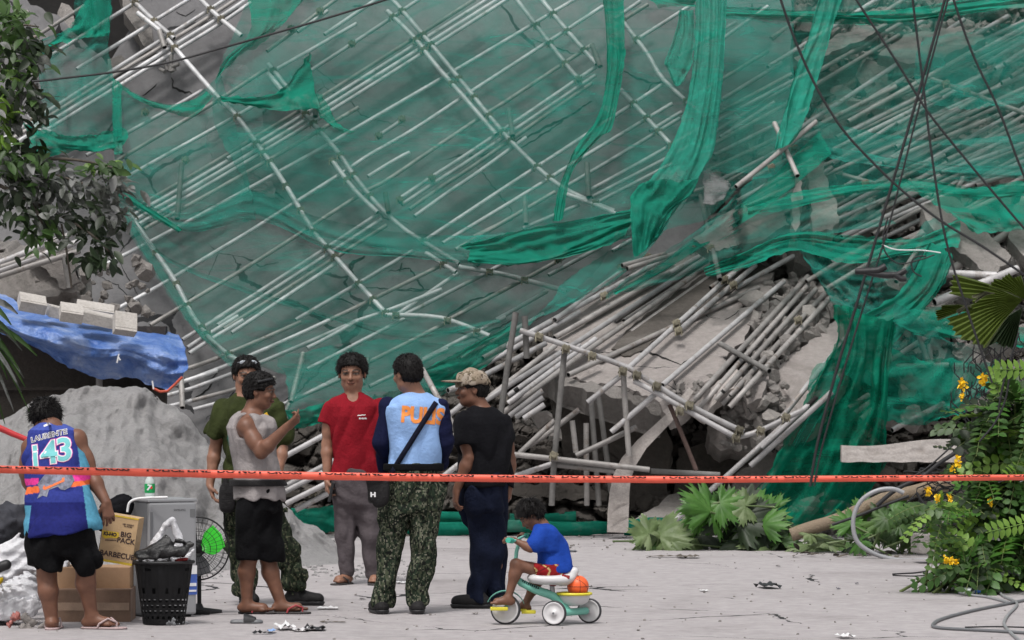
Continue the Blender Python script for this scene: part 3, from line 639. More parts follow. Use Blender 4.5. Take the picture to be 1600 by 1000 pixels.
RPL = '''
1200,105 1232,85 1265,65 1385,-10|pipe rising behind the top of the green roll|w|-.1
1262,110 1275,97 1385,38|upper pipe of the bundle behind the flat tan panel|d|-.1
1268,118 1277,107 1407,37|middle pipe of the bundle behind the flat tan panel|d|-.15
1272,134 1320,108 1405,55|lower pipe of the bundle behind the flat tan panel|d|-.1
1215,225 1260,185 1325,150 1425,85 1507,30|long pipe crossing from the ribbon of net to the green roll|w|-.3
1270,200 1325,170 1400,135|pipe above the long slanting wire's middle|d|-.2
1325,190 1400,150 1470,108 1520,80|pipe behind the crossing of the wires|d|-.3
1477,82 1530,50 1575,25|short bright pipe right of the crossing wires at the top|w|-.3
1522,85 1560,65 1610,38|pipe reaching the right edge near the top|w|-.3
1540,100 1575,80 1610,58|second pipe from the top at the right edge|w|-.3
1555,108 1585,92 1610,78|third pipe from the top at the right edge|w|-.35
1455,123 1470,128 1510,143 1572,166 1610,180|clamped pipe falling to the right edge below the net fold|d|-.6
1210,192 1220,215 1232,245 1246,275|pinkish pipe leaning left, crossed by another|d|-1.35
1150,292 1185,270 1217,246 1275,190|pinkish pipe leaning right, crossing the other one|d|-1.4
1190,330 1237,297 1300,262|light pipe left of the pale upright spike|w|-.3
1180,352 1237,330 1258,318|pipe below the light one left of the spike|d|-.25
1215,289 1252,271 1262,262|short bright pipe touching the pale spike|w|-.5
1200,385 1228,365 1250,350|grey pipe low left of the pale spike|d|-.25
1250,362 1290,335 1337,312 1400,280|pipe rising from the foot of the pale spike|w|-.45
1302,365 1330,335 1352,327|dark square pipe right of the pale panel|k|-.3
1315,370 1380,338 1425,315 1470,300|bright pipe running towards the rough topped block|w|-.4
1317,273 1345,283 1370,288|hollow pipe falling right above the green fold|d|-.5
1420,282 1440,293 1457,305|hollow pipe end just left of the rough topped block|d|-.7
1492,302 1500,288 1505,278|stub of pipe on top of the rough topped block|d|-.5
1375,495 1425,467 1465,435 1527,392 1570,368 1612,340|long thick pipe climbing past the block to the right edge|d|-.7
1452,427 1500,425 1557,431|thick white level pipe above the fan leaf|w|-.9
1460,472 1500,455 1555,438 1590,420|thick white pipe sloping into the fan leaf|w|-.9
1557,425 1563,410 1571,398|reddish hollow post above the fan leaf|k|-.9
1417,455 1420,466 1427,478|short hollow post standing out of the green fold|k|-.9
1332,520 1360,508 1392,496|pinkish thick pipe end left of the green fold|d|-.9
1360,584 1400,556 1440,530 1480,505|pipe behind the dark net below the green fold|d|-.3
1400,572 1440,571 1482,570|level pale pipe behind the dark net|w|-.3
1435,522 1444,548 1452,572|leaning dark post behind the dark net|k|-.4
1452,540 1455,570|short dark post behind the dark net|k|-.35
1394,672 1430,650 1475,630|white pipe end above the corrugated sheet|w|-.4
1325,638 1357,617|upper of three short pipe ends inside the dark net|w|-.3
1335,646 1360,628|middle of three short pipe ends inside the dark net|w|-.3
1345,655 1362,640|lowest of three short pipe ends inside the dark net|w|-.3
1175,785 1200,755 1225,726 1235,700|pipe standing inside the foot of the dark net|d|-.2
1400,230 1450,200 1500,170|pipe in the fan of pipes above the long green fold, topmost|w|-.3
1380,255 1440,225 1500,205 1560,180|pipe in the fan above the long green fold, second from top|d|-.3
1300,235 1380,200 1440,165 1470,150|pipe crossing under the two close wires|w|-.35
1320,210 1390,175 1450,145|pipe left of the two close wires|w|-.3
1480,250 1540,220 1612,190|pipe at the right edge below the clamped falling pipe|d|-.4
1470,270 1540,245 1612,220|second pipe at the right edge below the clamped falling pipe|w|-.45
1340,300 1400,270 1440,255|pipe just above the long green fold|d|-.3
1580,120 1612,100|stubby purple grey pipe at the right edge|d|-.6
1570,100 1612,72|upper stubby pipe of the bright cluster at the right edge|w|-.6
1565,130 1612,110|lower stubby pipe of the bright cluster at the right edge|w|-.5
1525,290 1560,275 1612,262|pipe at the right edge above the pale lump|d|-.4
1440,500 1500,455 1540,425|pipe behind the short hollow post|d|-.5
1480,640 1520,610 1560,585|pipe behind the yellow flowers|d|-.3
1130,340 1180,310 1240,275|pipe behind the pinkish crossed pipes|d|-.1
1110,450 1170,410 1230,370|pipe under the fold that spreads from the pale spike|d|-.1
1150,450 1200,420 1240,400|lower pipe under the fold that spreads from the pale spike|w|-.05
1260,440 1320,400 1370,375|pipe inside the green fold left of the cable clamp|d|-.2
1290,452 1350,415 1410,380|lower pipe inside the green fold left of the cable clamp|d|-.2
1400,440 1440,400 1445,370|leaning pipe right of the cable clamp|d|-.3
1205,60 1240,40 1262,20|short pipe above the ribbon of net|d|-.1
1430,40 1480,10 1500,-5|pipe at the top edge right of the close wires|w|-.2
1380,20 1420,-5|pipe at the top edge left of the close wires|d|-.1
'''
for l in RPL.strip().splitlines():
    p, lab, m, o = l.split('|'); o = float(o)
    loose(lab, parse(p)[0], (lambda o: lambda x, y: DR(x, y)+o)(o), .026 if 'thick' not in lab else .042, mm(m))
for pp, lab, m in [('-20,418 0,410 60,387 122,362', 'uppermost pipe of the four at the left edge above the tarpaulin', PM), ('-20,430 0,421 75,392 130,375', 'second pipe of the four at the left edge above the tarpaulin', PM),
        ('-20,438 0,427 60,405 125,392', 'thickest pipe of the four at the left edge above the tarpaulin', PD), ('-20,424 20,410 60,398', 'short thin pipe among the four at the left edge', PD),
        ('-10,60 20,40 46,18', 'dusty pipe at the top left corner behind the tree', PD), ('100,398 105,420 109,450', 'short grey post below the overhanging branch', PK)]:
    loose(lab, parse(pp)[0], lambda x, y: 36.6, .03, m)
for q in [(1247, 500), (1057, 505), (1060, 517), (1478, 131), (1510, 143), (1352, 287), (1082, 390), (1110, 388), (970, 418), (1012, 402), (1132, 437), (1146, 445), (944, 462), (1240, 232), (1246, 210), (1205, 262), (488, 768), (1226, 655)]:
    D = DL if q[1] > 400 and q[0] < 1250 else DR
    mb = MB(); coupler_mb(mb, P(q[0], q[1], D(*q)-.42 if q[1] > 300 else D(*q)-.9), Vector((1, 0, .5)), .026)
    tag(mb.build('pipe_clamp', M['coupler']), None, 'pipe clamp', 'loose pipe clamps')['label'] = 'steel pipe clamp on %s' % {(1247, 500): 'the rightmost chute pipe', (1057, 505): 'the upper of the clamped pair across the tan slab', (1060, 517): 'the end of the lower pipe of the clamped pair', (1478, 131): 'the falling pipe, nearest its left end', (1510, 143): 'the falling pipe, farther along it', (1352, 287): 'the hollow pipe above the green fold', (1082, 390): 'the left end of the level pipe by the leaning post', (1110, 388): 'the crossing of level pipe and leaning post', (970, 418): 'the pinkish pipe ends below the bunched net', (1012, 402): 'the right of the pinkish pipe ends', (1132, 437): 'the upper end of the left clamped pipe', (1146, 445): 'the upper end of the right clamped pipe', (944, 462): 'the long pipe under the net tip', (1240, 232): 'the foot of the crossed pinkish pipes', (1246, 210): 'the top of the crossed pinkish pipes', (1205, 262): 'the lower part of the right leaning pinkish pipe', (488, 768): 'the bright pipe between the two groups of legs', (1226, 655): 'the pipe at the frame corner'}[q]

ORD = ['first', 'second', 'third', 'fourth', 'fifth', 'sixth', 'seventh', 'eighth', 'ninth', 'tenth', 'eleventh', 'twelfth', 'thirteenth', 'fourteenth', 'fifteenth', 'sixteenth', 'seventeenth', 'eighteenth']
rr_ = random.Random(77)
for i in range(18):
    x = 1602; y = 30+i*15+rr_.uniform(-4, 4); L_ = rr_.uniform(130, 270); a = rr_.uniform(.42, .62)
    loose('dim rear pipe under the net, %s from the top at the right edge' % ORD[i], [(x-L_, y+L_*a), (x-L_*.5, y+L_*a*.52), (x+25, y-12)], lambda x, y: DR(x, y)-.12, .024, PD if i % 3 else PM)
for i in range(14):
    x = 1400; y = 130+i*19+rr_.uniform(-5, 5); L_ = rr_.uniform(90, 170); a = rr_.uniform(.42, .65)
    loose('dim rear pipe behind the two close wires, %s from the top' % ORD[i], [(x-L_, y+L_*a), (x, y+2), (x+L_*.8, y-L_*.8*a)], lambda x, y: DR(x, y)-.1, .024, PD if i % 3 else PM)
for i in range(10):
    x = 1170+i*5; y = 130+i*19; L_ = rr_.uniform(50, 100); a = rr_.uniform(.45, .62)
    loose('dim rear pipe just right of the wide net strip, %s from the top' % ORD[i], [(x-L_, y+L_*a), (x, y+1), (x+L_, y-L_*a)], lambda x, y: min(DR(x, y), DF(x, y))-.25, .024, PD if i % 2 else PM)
# ---------------------------------------------------------------- green debris nets
def cr(p0, p1, p2, p3, t): return .5*((2*p1)+(p2-p0)*t+(2*p0-5*p1+4*p2-p3)*t*t+(3*p1-p0-3*p2+p3)*t**3)
def net(label, rows, D, mat, fold=(0, 0, 0, 0), sub=10, ragged=3, seed=0, parent=None, name='debris_net', cat='net', wr=.05):
    """rows: control rows of (px,py[,offset towards the camera]); fold: (count across, amplitude, count along, amplitude)"""
    nr, nc = len(rows), len(rows[0]); A = [[np.array([p[0], p[1], p[2] if len(p) > 2 else 0.]) for p in r] for r in rows]
    g = lambda i, j: A[min(max(i, 0), nr-1)][min(max(j, 0), nc-1)]
    R1 = []
    for i in range(nr):
        row = []
        for j in range(nc-1):
            for k in range(sub): row.append(cr(g(i, j-1), g(i, j), g(i, j+1), g(i, j+2), k/sub))
        row.append(A[i][-1]); R1.append(row)
    W = len(R1[0]); G2 = []
    for i in range(nr-1):
        for k in range(sub):
            G2.append([cr(R1[max(i-1, 0)][j], R1[i][j], R1[i+1][j], R1[min(i+2, nr-1)][j], k/sub) for j in range(W)])
    G2.append(R1[-1]); H = len(G2); vs = []
    for i, row in enumerate(G2):
        for j, q in enumerate(row):
            u = j/(W-1); v = i/(H-1); x, y = q[0], q[1]
            ed = min(u, 1-u, v, 1-v)
            if ed < .001: x += ragged*nz(x*.09, y*.09, seed+3)*2; y += ragged*nz(x*.09, y*.09, seed+9)*2
            w1 = .5*nz(u*3, v*3, seed)+.25*nz(u*9, v*2, seed+1)
            F1 = lambda a, b, k: 1-2.6*abs(nz(a*k*1.5+w1*1.2, b*1.6, seed+5))+.9*nz(a*k*3.4+w1*2, b*3.5, seed+6)
            o = q[2]+fold[1]*F1(u, v, fold[0])*(fold[0] > 0)+fold[3]*F1(v, u, fold[2])*(fold[2] > 0)
            o += wr*(nz(x*.02, y*.02, seed)+.6*nz(x*.055, y*.055, seed+2)+.3*nz(x*.13, y*.13, seed+4))
            vs.append(P(x, y, D(x, y)-o))
    mb = MB(); mb.add(vs, [(i*W+j, i*W+j+1, (i+1)*W+j+1, (i+1)*W+j) for i in range(H-1) for j in range(W-1)])
    return tag(mb.build(name, M[mat], parent), label, cat, 'green debris nets') if parent is None else mb.build(name, M[mat], parent)
DN = lambda x, y: DF(x, y)-.95
DM = lambda x, y: min(DF(x, y)-.95, DR(x, y)-.75) if x > 1100 else DF(x, y)-.95
# big sheet over the middle of the scaffold
net('large thin green net stretched over the middle of the leaning scaffold', [
 [(400, -30), (560, -30), (700, -30), (850, -30), (1000, -30), (1240, -30)],
 [(345, 105), (500, 150), (660, 110), (850, 100), (1010, 110), (1240, 100)],
 [(335, 190), (500, 220), (660, 220), (840, 215), (1000, 210), (1240, 200)],
 [(390, 300), (520, 330), (680, 330), (840, 330), (1000, 290), (1180, 270)],
 [(400, 335), (520, 375), (680, 395), (830, 400), (985, 370), (1100, 345)]], DN, 'net', (3, .06, 2, .05), 14, 2, 1)
net('torn grey sheet showing pale behind the scaffold, left of the large net', [
 [(350, 110), (375, 100), (405, 120)], [(330, 170), (370, 180), (412, 200)], [(322, 215), (365, 235), (425, 270)], [(330, 250), (370, 285), (430, 310)]], DF_ := (lambda x, y: DF(x, y)-.3), 'clear', (1, .05, 1, .05), 8, 3, 2, name='plastic_sheet', cat='sheet')
net('thin green net sagging from the upper left standard, left of the large net', [
 [(183, 128), (230, 158), (280, 165), (322, 138), (345, 110)],
 [(176, 185), (225, 205), (280, 215), (330, 215), (372, 215)],
 [(180, 255), (225, 270), (290, 285), (345, 300), (395, 312)],
 [(186, 300), (225, 330), (290, 340), (345, 345), (400, 345)]], lambda x, y: DF(x, y)-.98, 'net', (2, .05, 1, .05), 12, 2, 3)
net('green net hanging at the upper left beside the tree', [
 [(118, -20), (140, -20), (160, -20), (176, -20)],
 [(112, 40), (135, 32), (155, 50), (172, 48)],
 [(50, 72), (90, 90), (140, 95), (170, 75)],
 [(62, 130), (95, 140), (140, 150), (176, 118)],
 [(60, 175), (95, 190), (140, 195), (186, 180)],
 [(40, 200), (85, 222), (140, 232), (188, 215)]], lambda x, y: DF(x, y)-.85, 'net', (2, .08, 2, .08), 12, 3, 4)
net('doubled green scrap of net at the top left', [[(112, 38), (128, 8), (150, -15), (172, -10)], [(118, 40), (140, 35), (155, 38), (172, 40)], [(62, 76), (120, 62), (150, 60), (168, 55)]], lambda x, y: DF(x, y)-.95, 'net_mid', (2, .06, 1, .04), 8, 3, 5)
net('folded bright green net lying across the left scaffold below the tree top', [[(38, 192), (70, 205), (110, 212), (150, 210), (190, 200)], [(44, 218), (75, 222), (110, 225), (150, 222), (200, 212)], [(48, 262), (80, 245), (115, 235), (150, 238), (188, 228)]], lambda x, y: DF(x, y)-1.1, 'net_dense', (3, .06, 1, .05), 10, 3, 6)
net('narrow green fold of net hanging at the left border of the uncovered wall', [[(176, 122), (184, 126), (190, 132)], [(176, 170), (184, 175), (190, 180)], [(178, 240), (186, 240), (192, 238)]], lambda x, y: DF(x, y)-1.1, 'net_mid', (1, .03, 0, 0), 8, 1, 7)
net('rope like green fold of net drooping between two pipes at the upper left', [[(182, 126), (215, 148), (255, 162), (295, 158), (322, 142)], [(184, 134), (215, 156), (255, 172), (300, 182), (332, 150)]], lambda x, y: DF(x, y)-1.08, 'net_mid', (1, .03, 0, 0), 8, 1, 8)
# lower left single layer
net('thin green net hanging over the lower left of the scaffold', [
 [(170, 300), (210, 315), (290, 345), (400, 345), (520, 382), (690, 398), (860, 400), (960, 375)],
 [(200, 360), (240, 370), (320, 400), (420, 410), (540, 430), (690, 440), (840, 440), (930, 425)],
 [(245, 435), (290, 445), (350, 460), (440, 480), (560, 490), (690, 490), (800, 485), (890, 455)],
 [(300, 512), (330, 520), (390, 530), (470, 550), (580, 565), (690, 550), (760, 540), (830, 505)],
 [(345, 552), (372, 560), (410, 575), (470, 590), (580, 612), (690, 600), (745, 575), (800, 535)]], lambda x, y: DF(x, y)-.97, 'net_thin', (4, .06, 2, .05), 12, 2, 9)
# swag bands
net('long denser green band of net sagging across the middle of the scaffold', [
 [(175, 288), (280, 335), (395, 300), (500, 340), (620, 362), (740, 368), (850, 355), (990, 325)],
 [(178, 300), (285, 350), (400, 325), (510, 375), (630, 392), (740, 400), (850, 385), (990, 345)],
 [(183, 312), (290, 362), (405, 345), (520, 392), (640, 402), (740, 412), (850, 408), (985, 370)]][:3], lambda x, y: DF(x, y)-1.08, 'net', (2, .02, 2, .05), 12, 1, 10)
net('dark green roll of net falling right below the tree branch', [[(165, 288), (205, 308), (250, 335), (285, 358)], [(172, 302), (210, 320), (250, 346), (280, 364)]], lambda x, y: DF(x, y)-1.2, 'net_dense', (1, .03, 1, .02), 8, 1, 11)
net('thick bright green fold of net lying level in the centre', [
 [(715, 385), (780, 368), (850, 352), (920, 340), (990, 328)], [(735, 392), (790, 384), (850, 372), (920, 356), (990, 338)], [(728, 408), (790, 408), (850, 402), (920, 378), (985, 350)], [(745, 410), (800, 414), (860, 406), (925, 392), (975, 372)]], lambda x, y: DF(x, y)-1.3, 'net_dense', (1, .02, 3, .06), 10, 2, 12)
net('thin green edge of net running down the left side of the lower scaffold', [[(186, 318), (215, 380), (250, 435), (300, 510), (345, 560), (385, 590)], [(196, 318), (226, 376), (262, 432), (312, 503), (355, 548), (395, 575)]], lambda x, y: DF(x, y)-1.04, 'net', (0, 0, 1, .03), 8, 1, 13)
net('green hem of net running along the lower left above the pointing hand', [[(200, 330), (260, 400), (400, 455), (520, 492), (620, 515), (700, 512), (780, 498)], [(200, 336), (262, 408), (402, 464), (522, 500), (622, 528), (702, 522), (782, 504)]], lambda x, y: DF(x, y)-1.05, 'net', (0, 0, 1, .02), 8, 1, 14)
net('green net spreading behind the heads of the standing men', [
 [(430, 560), (520, 540), (620, 530), (720, 540), (800, 500)], [(450, 600), (520, 590), (620, 600), (720, 590), (790, 545)], [(440, 660), (500, 640), (570, 650), (650, 640), (700, 610)]], lambda x, y: DF(x, y)-1.15, 'net', (3, .06, 1, .05), 10, 3, 15)
net('bright green roll of net behind the policeman and the capped man', [
 [(655, 580), (700, 558), (750, 532), (798, 508)], [(665, 592), (705, 575), (752, 548), (798, 522)], [(675, 608), (715, 598), (755, 575), (790, 545)]], lambda x, y: 36.6, 'net_dense', (1, .03, 2, .06), 10, 2, 16)
net('green wad of net behind the pointing hand', [[(440, 640), (470, 640), (505, 628), (530, 620)], [(450, 655), (475, 655), (505, 648), (530, 645)], [(440, 672), (475, 668), (505, 662), (530, 668)]], lambda x, y: 37.0, 'net_dense', (2, .05, 1, .05), 8, 2, 17)
net('small torn green scrap stretched between two pipes at the upper middle', [[(340, 150), (390, 152), (440, 140), (485, 80)], [(350, 158), (400, 160), (450, 150), (488, 118)], [(365, 160), (420, 170), (475, 172), (500, 168)]], lambda x, y: DF(x, y)-1.1, 'net_dense', (2, .05, 1, .05), 8, 3, 18)
net('pointed green scrap of net hanging below the scaffold post at the upper middle', [[(480, 150), (495, 148), (510, 160)], [(500, 180), (515, 190), (530, 195)], [(520, 200), (540, 206), (556, 206)]], lambda x, y: DF(x, y)-1.0, 'net_mid', (1, .03, 0, 0), 8, 3, 19)
net('green fold of net peaking above the torn patch at the top left', [[(385, -20), (420, -20), (455, -20), (490, -20)], [(390, 50), (410, 45), (440, 30), (470, 5)], [(350, 95), (370, 85), (400, 60), (440, 40)], [(335, 130), (345, 115), (375, 85), (400, 75)]], lambda x, y: DF(x, y)-1.1, 'net_mid', (2, .06, 1, .05), 8, 2, 20)
# upper right single layers over the heap
net('broad thin green net over the upper right heap of pipes', [
 [(1120, -30), (1250, -30), (1380, -30), (1500, -30), (1660, -30)], [(1120, 70), (1250, 70), (1380, 60), (1500, 60), (1660, 50)],
 [(1110, 170), (1240, 170), (1380, 160), (1500, 150), (1660, 150)], [(1090, 270), (1220, 265), (1380, 230), (1500, 225), (1660, 220)]], lambda x, y: DR(x, y)-.7, 'net_thin', (3, .12, 3, .1), 14, 3, 21)
net('bright green roll of net lying level across the top right', [
 [(1130, 10), (1220, 15), (1320, 18), (1400, 15), (1480, 4), (1560, -8), (1660, -25)], [(1130, 20), (1220, 25), (1320, 28), (1400, 28), (1480, 18), (1560, 5), (1660, -8)], [(1132, 28), (1220, 32), (1320, 38), (1400, 36), (1480, 26), (1560, 16), (1660, 8)]], lambda x, y: DR(x, y)-1.1, 'net_mid', (1, .03, 2, .07), 12, 1, 22)
net('green net fold behind the two close wires at the right', [
 [(1260, 225), (1330, 235), (1420, 250), (1500, 258), (1660, 262)], [(1290, 245), (1340, 255), (1430, 268), (1510, 275), (1660, 280)]], lambda x, y: DR(x, y)-1.0, 'net', (1, .05, 1, .05), 10, 2, 23)
net('green net stretched from the crossed pipes down to the tan slab', [
 [(1275, 190), (1330, 200), (1400, 212), (1480, 218), (1660, 205)], [(1180, 275), (1260, 260), (1380, 262), (1480, 262), (1660, 262)],
 [(1100, 350), (1180, 320), (1290, 300), (1400, 285), (1500, 290)], [(955, 455), (1040, 415), (1150, 370), (1260, 345), (1380, 325)], [(960, 460), (1060, 435), (1170, 395), (1270, 370), (1400, 350)]], lambda x, y: min(DL(x, y)-.75, 37.9) if x < 1150 else DR(x, y)-.85, 'net', (3, .06, 3, .05), 12, 3, 24)
net('narrow pointed green net fold over the left end of the tan slab', [
 [(958, 456), (1020, 420), (1100, 360), (1180, 300), (1280, 205)], [(962, 460), (1030, 428), (1110, 378), (1200, 322), (1300, 240)]], lambda x, y: DL(x, y)-.95 if x < 1150 else DR(x, y)-1.1, 'net_mid', (1, .03, 1, .03), 10, 1, 25)
net('green net fold humped over the foot of the pale spike', [
 [(1100, 420), (1160, 395), (1240, 362), (1330, 368), (1430, 372), (1500, 340)], [(1100, 428), (1160, 406), (1240, 376), (1330, 388), (1430, 385), (1500, 360)], [(1105, 432), (1165, 418), (1242, 392), (1330, 412), (1425, 395), (1500, 385)]], lambda x, y: DR(x, y)-1.15, 'net_mid', (1, .04, 2, .06), 12, 2, 26)
net('long green fold of net above the pale panel at the right', [
 [(1165, 320), (1240, 300), (1350, 285), (1440, 280), (1530, 292), (1660, 270)], [(1170, 335), (1240, 325), (1350, 300), (1440, 300), (1530, 310), (1660, 300)]], lambda x, y: DR(x, y)-1.1, 'net_mid', (1, .04, 1, .05), 12, 2, 27)
net('wide bright green net over the broken block at the right edge', [
 [(1420, 292), (1500, 296), (1580, 290), (1660, 285)], [(1480, 330), (1520, 330), (1580, 330), (1660, 330)], [(1520, 360), (1550, 365), (1600, 360), (1660, 360)]], lambda x, y: DR(x, y)-1.15, 'net_mid', (2, .05, 1, .08), 10, 3, 28)
net('crumpled green net hanging behind the cable clamp', [
 [(1245, 372), (1300, 392), (1370, 400), (1420, 380), (1450, 345), (1480, 350)], [(1255, 400), (1310, 430), (1370, 440), (1420, 420), (1450, 400), (1480, 400)],
 [(1280, 440), (1320, 465), (1360, 470), (1400, 460), (1430, 450), (1450, 440)], [(1305, 480), (1325, 490), (1360, 495), (1390, 490), (1410, 480), (1425, 475)]], lambda x, y: DR(x, y)-1.0, 'net', (4, .1, 3, .08), 12, 3, 29)
net('dense green roll of net slanting down left from the broken block', [
 [(1450, 380), (1470, 385), (1482, 395), (1490, 402)], [(1425, 430), (1445, 440), (1460, 448), (1470, 450)], [(1395, 465), (1405, 480), (1420, 490), (1430, 500)], [(1340, 500), (1355, 520), (1375, 540), (1390, 548)], [(1300, 560), (1320, 585), (1350, 600), (1380, 600)]], lambda x, y: DR(x, y)-1.2, 'net_dense', (2, .09, 1, .05), 12, 2, 30)
net('pointed green net over the pipes left of the fan leaf', [
 [(1390, 498), (1440, 480), (1500, 485), (1560, 505), (1660, 520)], [(1400, 505), (1440, 508), (1500, 515), (1560, 525), (1660, 540)], [(1420, 518), (1450, 528), (1500, 530), (1560, 535), (1660, 560)]], lambda x, y: DR(x, y)-1.3, 'net_mid', (2, .04, 1, .06), 10, 2, 31)
net('dark green net hanging in heavy folds down to the ground at the right', [
 [(1300, 475), (1325, 478), (1350, 490), (1385, 500), (1400, 505)], [(1308, 530), (1325, 540), (1350, 560), (1375, 570), (1390, 580)], [(1278, 590), (1300, 600), (1330, 620), (1365, 640), (1385, 660)],
 [(1240, 660), (1270, 680), (1305, 690), (1340, 710), (1380, 730)], [(1200, 740), (1230, 750), (1270, 770), (1300, 785), (1340, 790)], [(1168, 790), (1200, 810), (1232, 822), (1260, 825), (1290, 820)]], lambda x, y: 36.1-.1*(y > 700), 'net_dark', (4, .12, 1, .06), 12, 3, 32)
net('thin torn green net over the lower edge of the right tan slab', [[(1305, 560), (1275, 572), (1262, 600)], [(1310, 600), (1282, 620), (1262, 640)], [(1290, 640), (1262, 660), (1245, 680)], [(1260, 690), (1235, 720), (1190, 775)]], lambda x, y: 36.0, 'net_mid', (1, .05, 1, .05), 8, 3, 33)
net('dark green net over the cavity above the corrugated sheet', [
 [(1385, 540), (1430, 560), (1480, 560), (1530, 570), (1560, 560)], [(1375, 600), (1420, 610), (1470, 620), (1500, 620), (1540, 610)], [(1360, 650), (1400, 660), (1440, 665), (1480, 650), (1500, 650)]], lambda x, y: 36.5, 'net_mid', (3, .08, 2, .07), 12, 3, 34)
net('dim green net in the dark gap left of the corrugated sheet', [[(1300, 700), (1330, 690), (1360, 690)], [(1290, 760), (1320, 760), (1360, 760)], [(1270, 800), (1310, 800), (1350, 790)]], lambda x, y: 36.7, 'net_dark', (2, .08, 1, .06), 8, 3, 35)
# hanging strips
net('long twisted dark green strip of net hanging from the top, left of the wide one', [
 [(940, -25), (957, -25), (974, -25)], [(948, 60), (962, 60), (976, 60)], [(947, 120), (962, 110), (976, 95)], [(935, 180), (948, 190), (958, 195)], [(900, 230), (920, 228), (942, 210)],
 [(885, 262), (895, 258), (908, 248)], [(872, 300), (882, 290), (890, 280)], [(864, 345), (872, 345), (880, 342)]], lambda x, y: DF(x, y)-1.5, 'net_dense', (2, .07, 0, 0), 10, 1, 36)
net('wide bright green strip of net hanging from the top edge and bunched at its foot', [
 [(1087, -25), (1103, -25), (1120, -25), (1137, -25)], [(1085, 60), (1100, 60), (1118, 60), (1133, 60)], [(1075, 150), (1090, 150), (1110, 150), (1127, 150)], [(1050, 225), (1075, 230), (1095, 235), (1115, 235)], [(1020, 275), (1050, 275), (1080, 275), (1100, 262)],
 [(988, 305), (1015, 315), (1045, 320), (1080, 300)], [(986, 350), (1005, 360), (1030, 350), (1055, 330)], [(990, 400), (1000, 398), (1015, 385), (1030, 370)]], lambda x, y: DF(x, y)-1.9, 'net_strip', (3, .09, 0, 0), 12, 1, 37)
net('short bunched green hank of net between the two hanging strips', [[(1062, 15), (1070, 17), (1085, 16)], [(1055, 50), (1070, 50), (1085, 50)], [(1040, 95), (1058, 98), (1082, 95)], [(1042, 105), (1058, 118), (1074, 115)], [(1050, 125), (1058, 135), (1070, 125)]], lambda x, y: DF(x, y)-1.4, 'net_strip', (2, .08, 0, 0), 8, 1, 38)
net('pale green net corner at the top between the two hanging strips', [[(985, -25), (1030, -25), (1090, -25)], [(1010, -5), (1040, 0), (1088, 0)], [(1030, 12), (1060, 10), (1088, 10)]], lambda x, y: DF(x, y)-1.2, 'net_mid', (1, .05, 1, .03), 8, 2, 39)
net('narrow green ribbon of net twisting down to the crossed pipes', [
 [(1285, -25), (1300, -25), (1325, -25)], [(1265, 50), (1285, 45), (1305, 30)], [(1245, 105), (1262, 105), (1288, 90)], [(1230, 160), (1240, 160), (1270, 150)], [(1218, 200), (1230, 200), (1250, 205)], [(1210, 235), (1222, 230), (1235, 225)]], lambda x, y: DR(x, y)-1.5, 'net_strip', (2, .08, 0, 0), 10, 1, 40)
net('torn pale net hung over the white pipe right of the bunched strip', [[(1098, 268), (1110, 266), (1140, 285)], [(1100, 290), (1115, 292), (1142, 292)], [(1098, 320), (1112, 318), (1130, 312)]], lambda x, y: DR(x, y)-1.3, 'clear', (1, .04, 1, .03), 8, 2, 41)
net('thin green net draped over the row of pipe ends by the long green net hem', [[(880, 440), (940, 400), (990, 370), (1050, 345)], [(860, 470), (930, 440), (985, 410), (1010, 395)], [(830, 500), (870, 485), (920, 460), (960, 440)]], lambda x, y: DL(x, y)-.6, 'net', (2, .05, 1, .04), 10, 2, 42)
# rolled net along the ground
def roll(label, pts, D, r, mat='net_dense'):
    q = smooth_px(pts, 6); mb = MB(); n = 16; vs = []
    for i, p in enumerate(q):
        c = P(p[0], p[1], D(p[0], p[1]))
        for k in range(n):
            a = 6.283*k/n; rr = r*(1+.35*nz(i*.25, math.cos(a)*1.5, math.sin(a)*1.5)+.15*nz(i*.9, a, 3)); vs.append(c+Vector((0, math.cos(a)*rr, math.sin(a)*rr*.8)))
    mb.add(vs, [(i*n+k, i*n+(k+1) % n, (i+1)*n+(k+1) % n, (i+1)*n+k) for i in range(len(q)-1) for k in range(n)]+[tuple(range(n)), tuple(range(len(vs)-n, len(vs)))])
    return tag(mb.build('rolled_net', M[mat]), label, 'net', 'green debris nets')
roll('rolled green net lying on the ground behind the men and the child', [(440, 815), (520, 822), (600, 826), (700, 826), (800, 822), (880, 826), (950, 824)], lambda x, y: 36.6, .075)
roll('upper rolled green net lying behind the lower one along the ground', [(455, 802), (520, 808), (620, 808), (700, 808), (820, 812), (900, 808)], lambda x, y: 36.8, .065)
roll('short rolled green net on the ground right of the concrete strip', [(975, 824), (1040, 820), (1120, 822)], lambda x, y: 36.7, .085)
net('green net heaped on the ground between the pointing man and the red shirted man', [[(455, 800), (480, 796), (515, 790), (530, 795)], [(450, 815), (480, 815), (515, 812), (530, 812)], [(455, 830), (480, 832), (515, 832), (530, 832)]], lambda x, y: 36.3, 'net_dense', (2, .05, 1, .05), 8, 2, 44)
net('loose green net draped over the pipes between the green roll and the cavity', [
 [(1400, 470), (1440, 500), (1480, 530), (1520, 545)], [(1390, 520), (1430, 540), (1470, 565), (1510, 580)], [(1370, 580), (1410, 600), (1450, 620), (1490, 630)]], lambda x, y: 36.9, 'net', (3, .08, 2, .06), 10, 4, 61)
net('thin green net veil over the clamped falling pipe at the right', [
 [(1440, 60), (1500, 50), (1560, 40), (1650, 30)], [(1430, 110), (1490, 110), (1560, 105), (1650, 100)], [(1445, 160), (1500, 170), (1560, 165), (1650, 160)]], lambda x, y: DR(x, y)-1.2, 'net', (3, .1, 2, .08), 10, 4, 62)
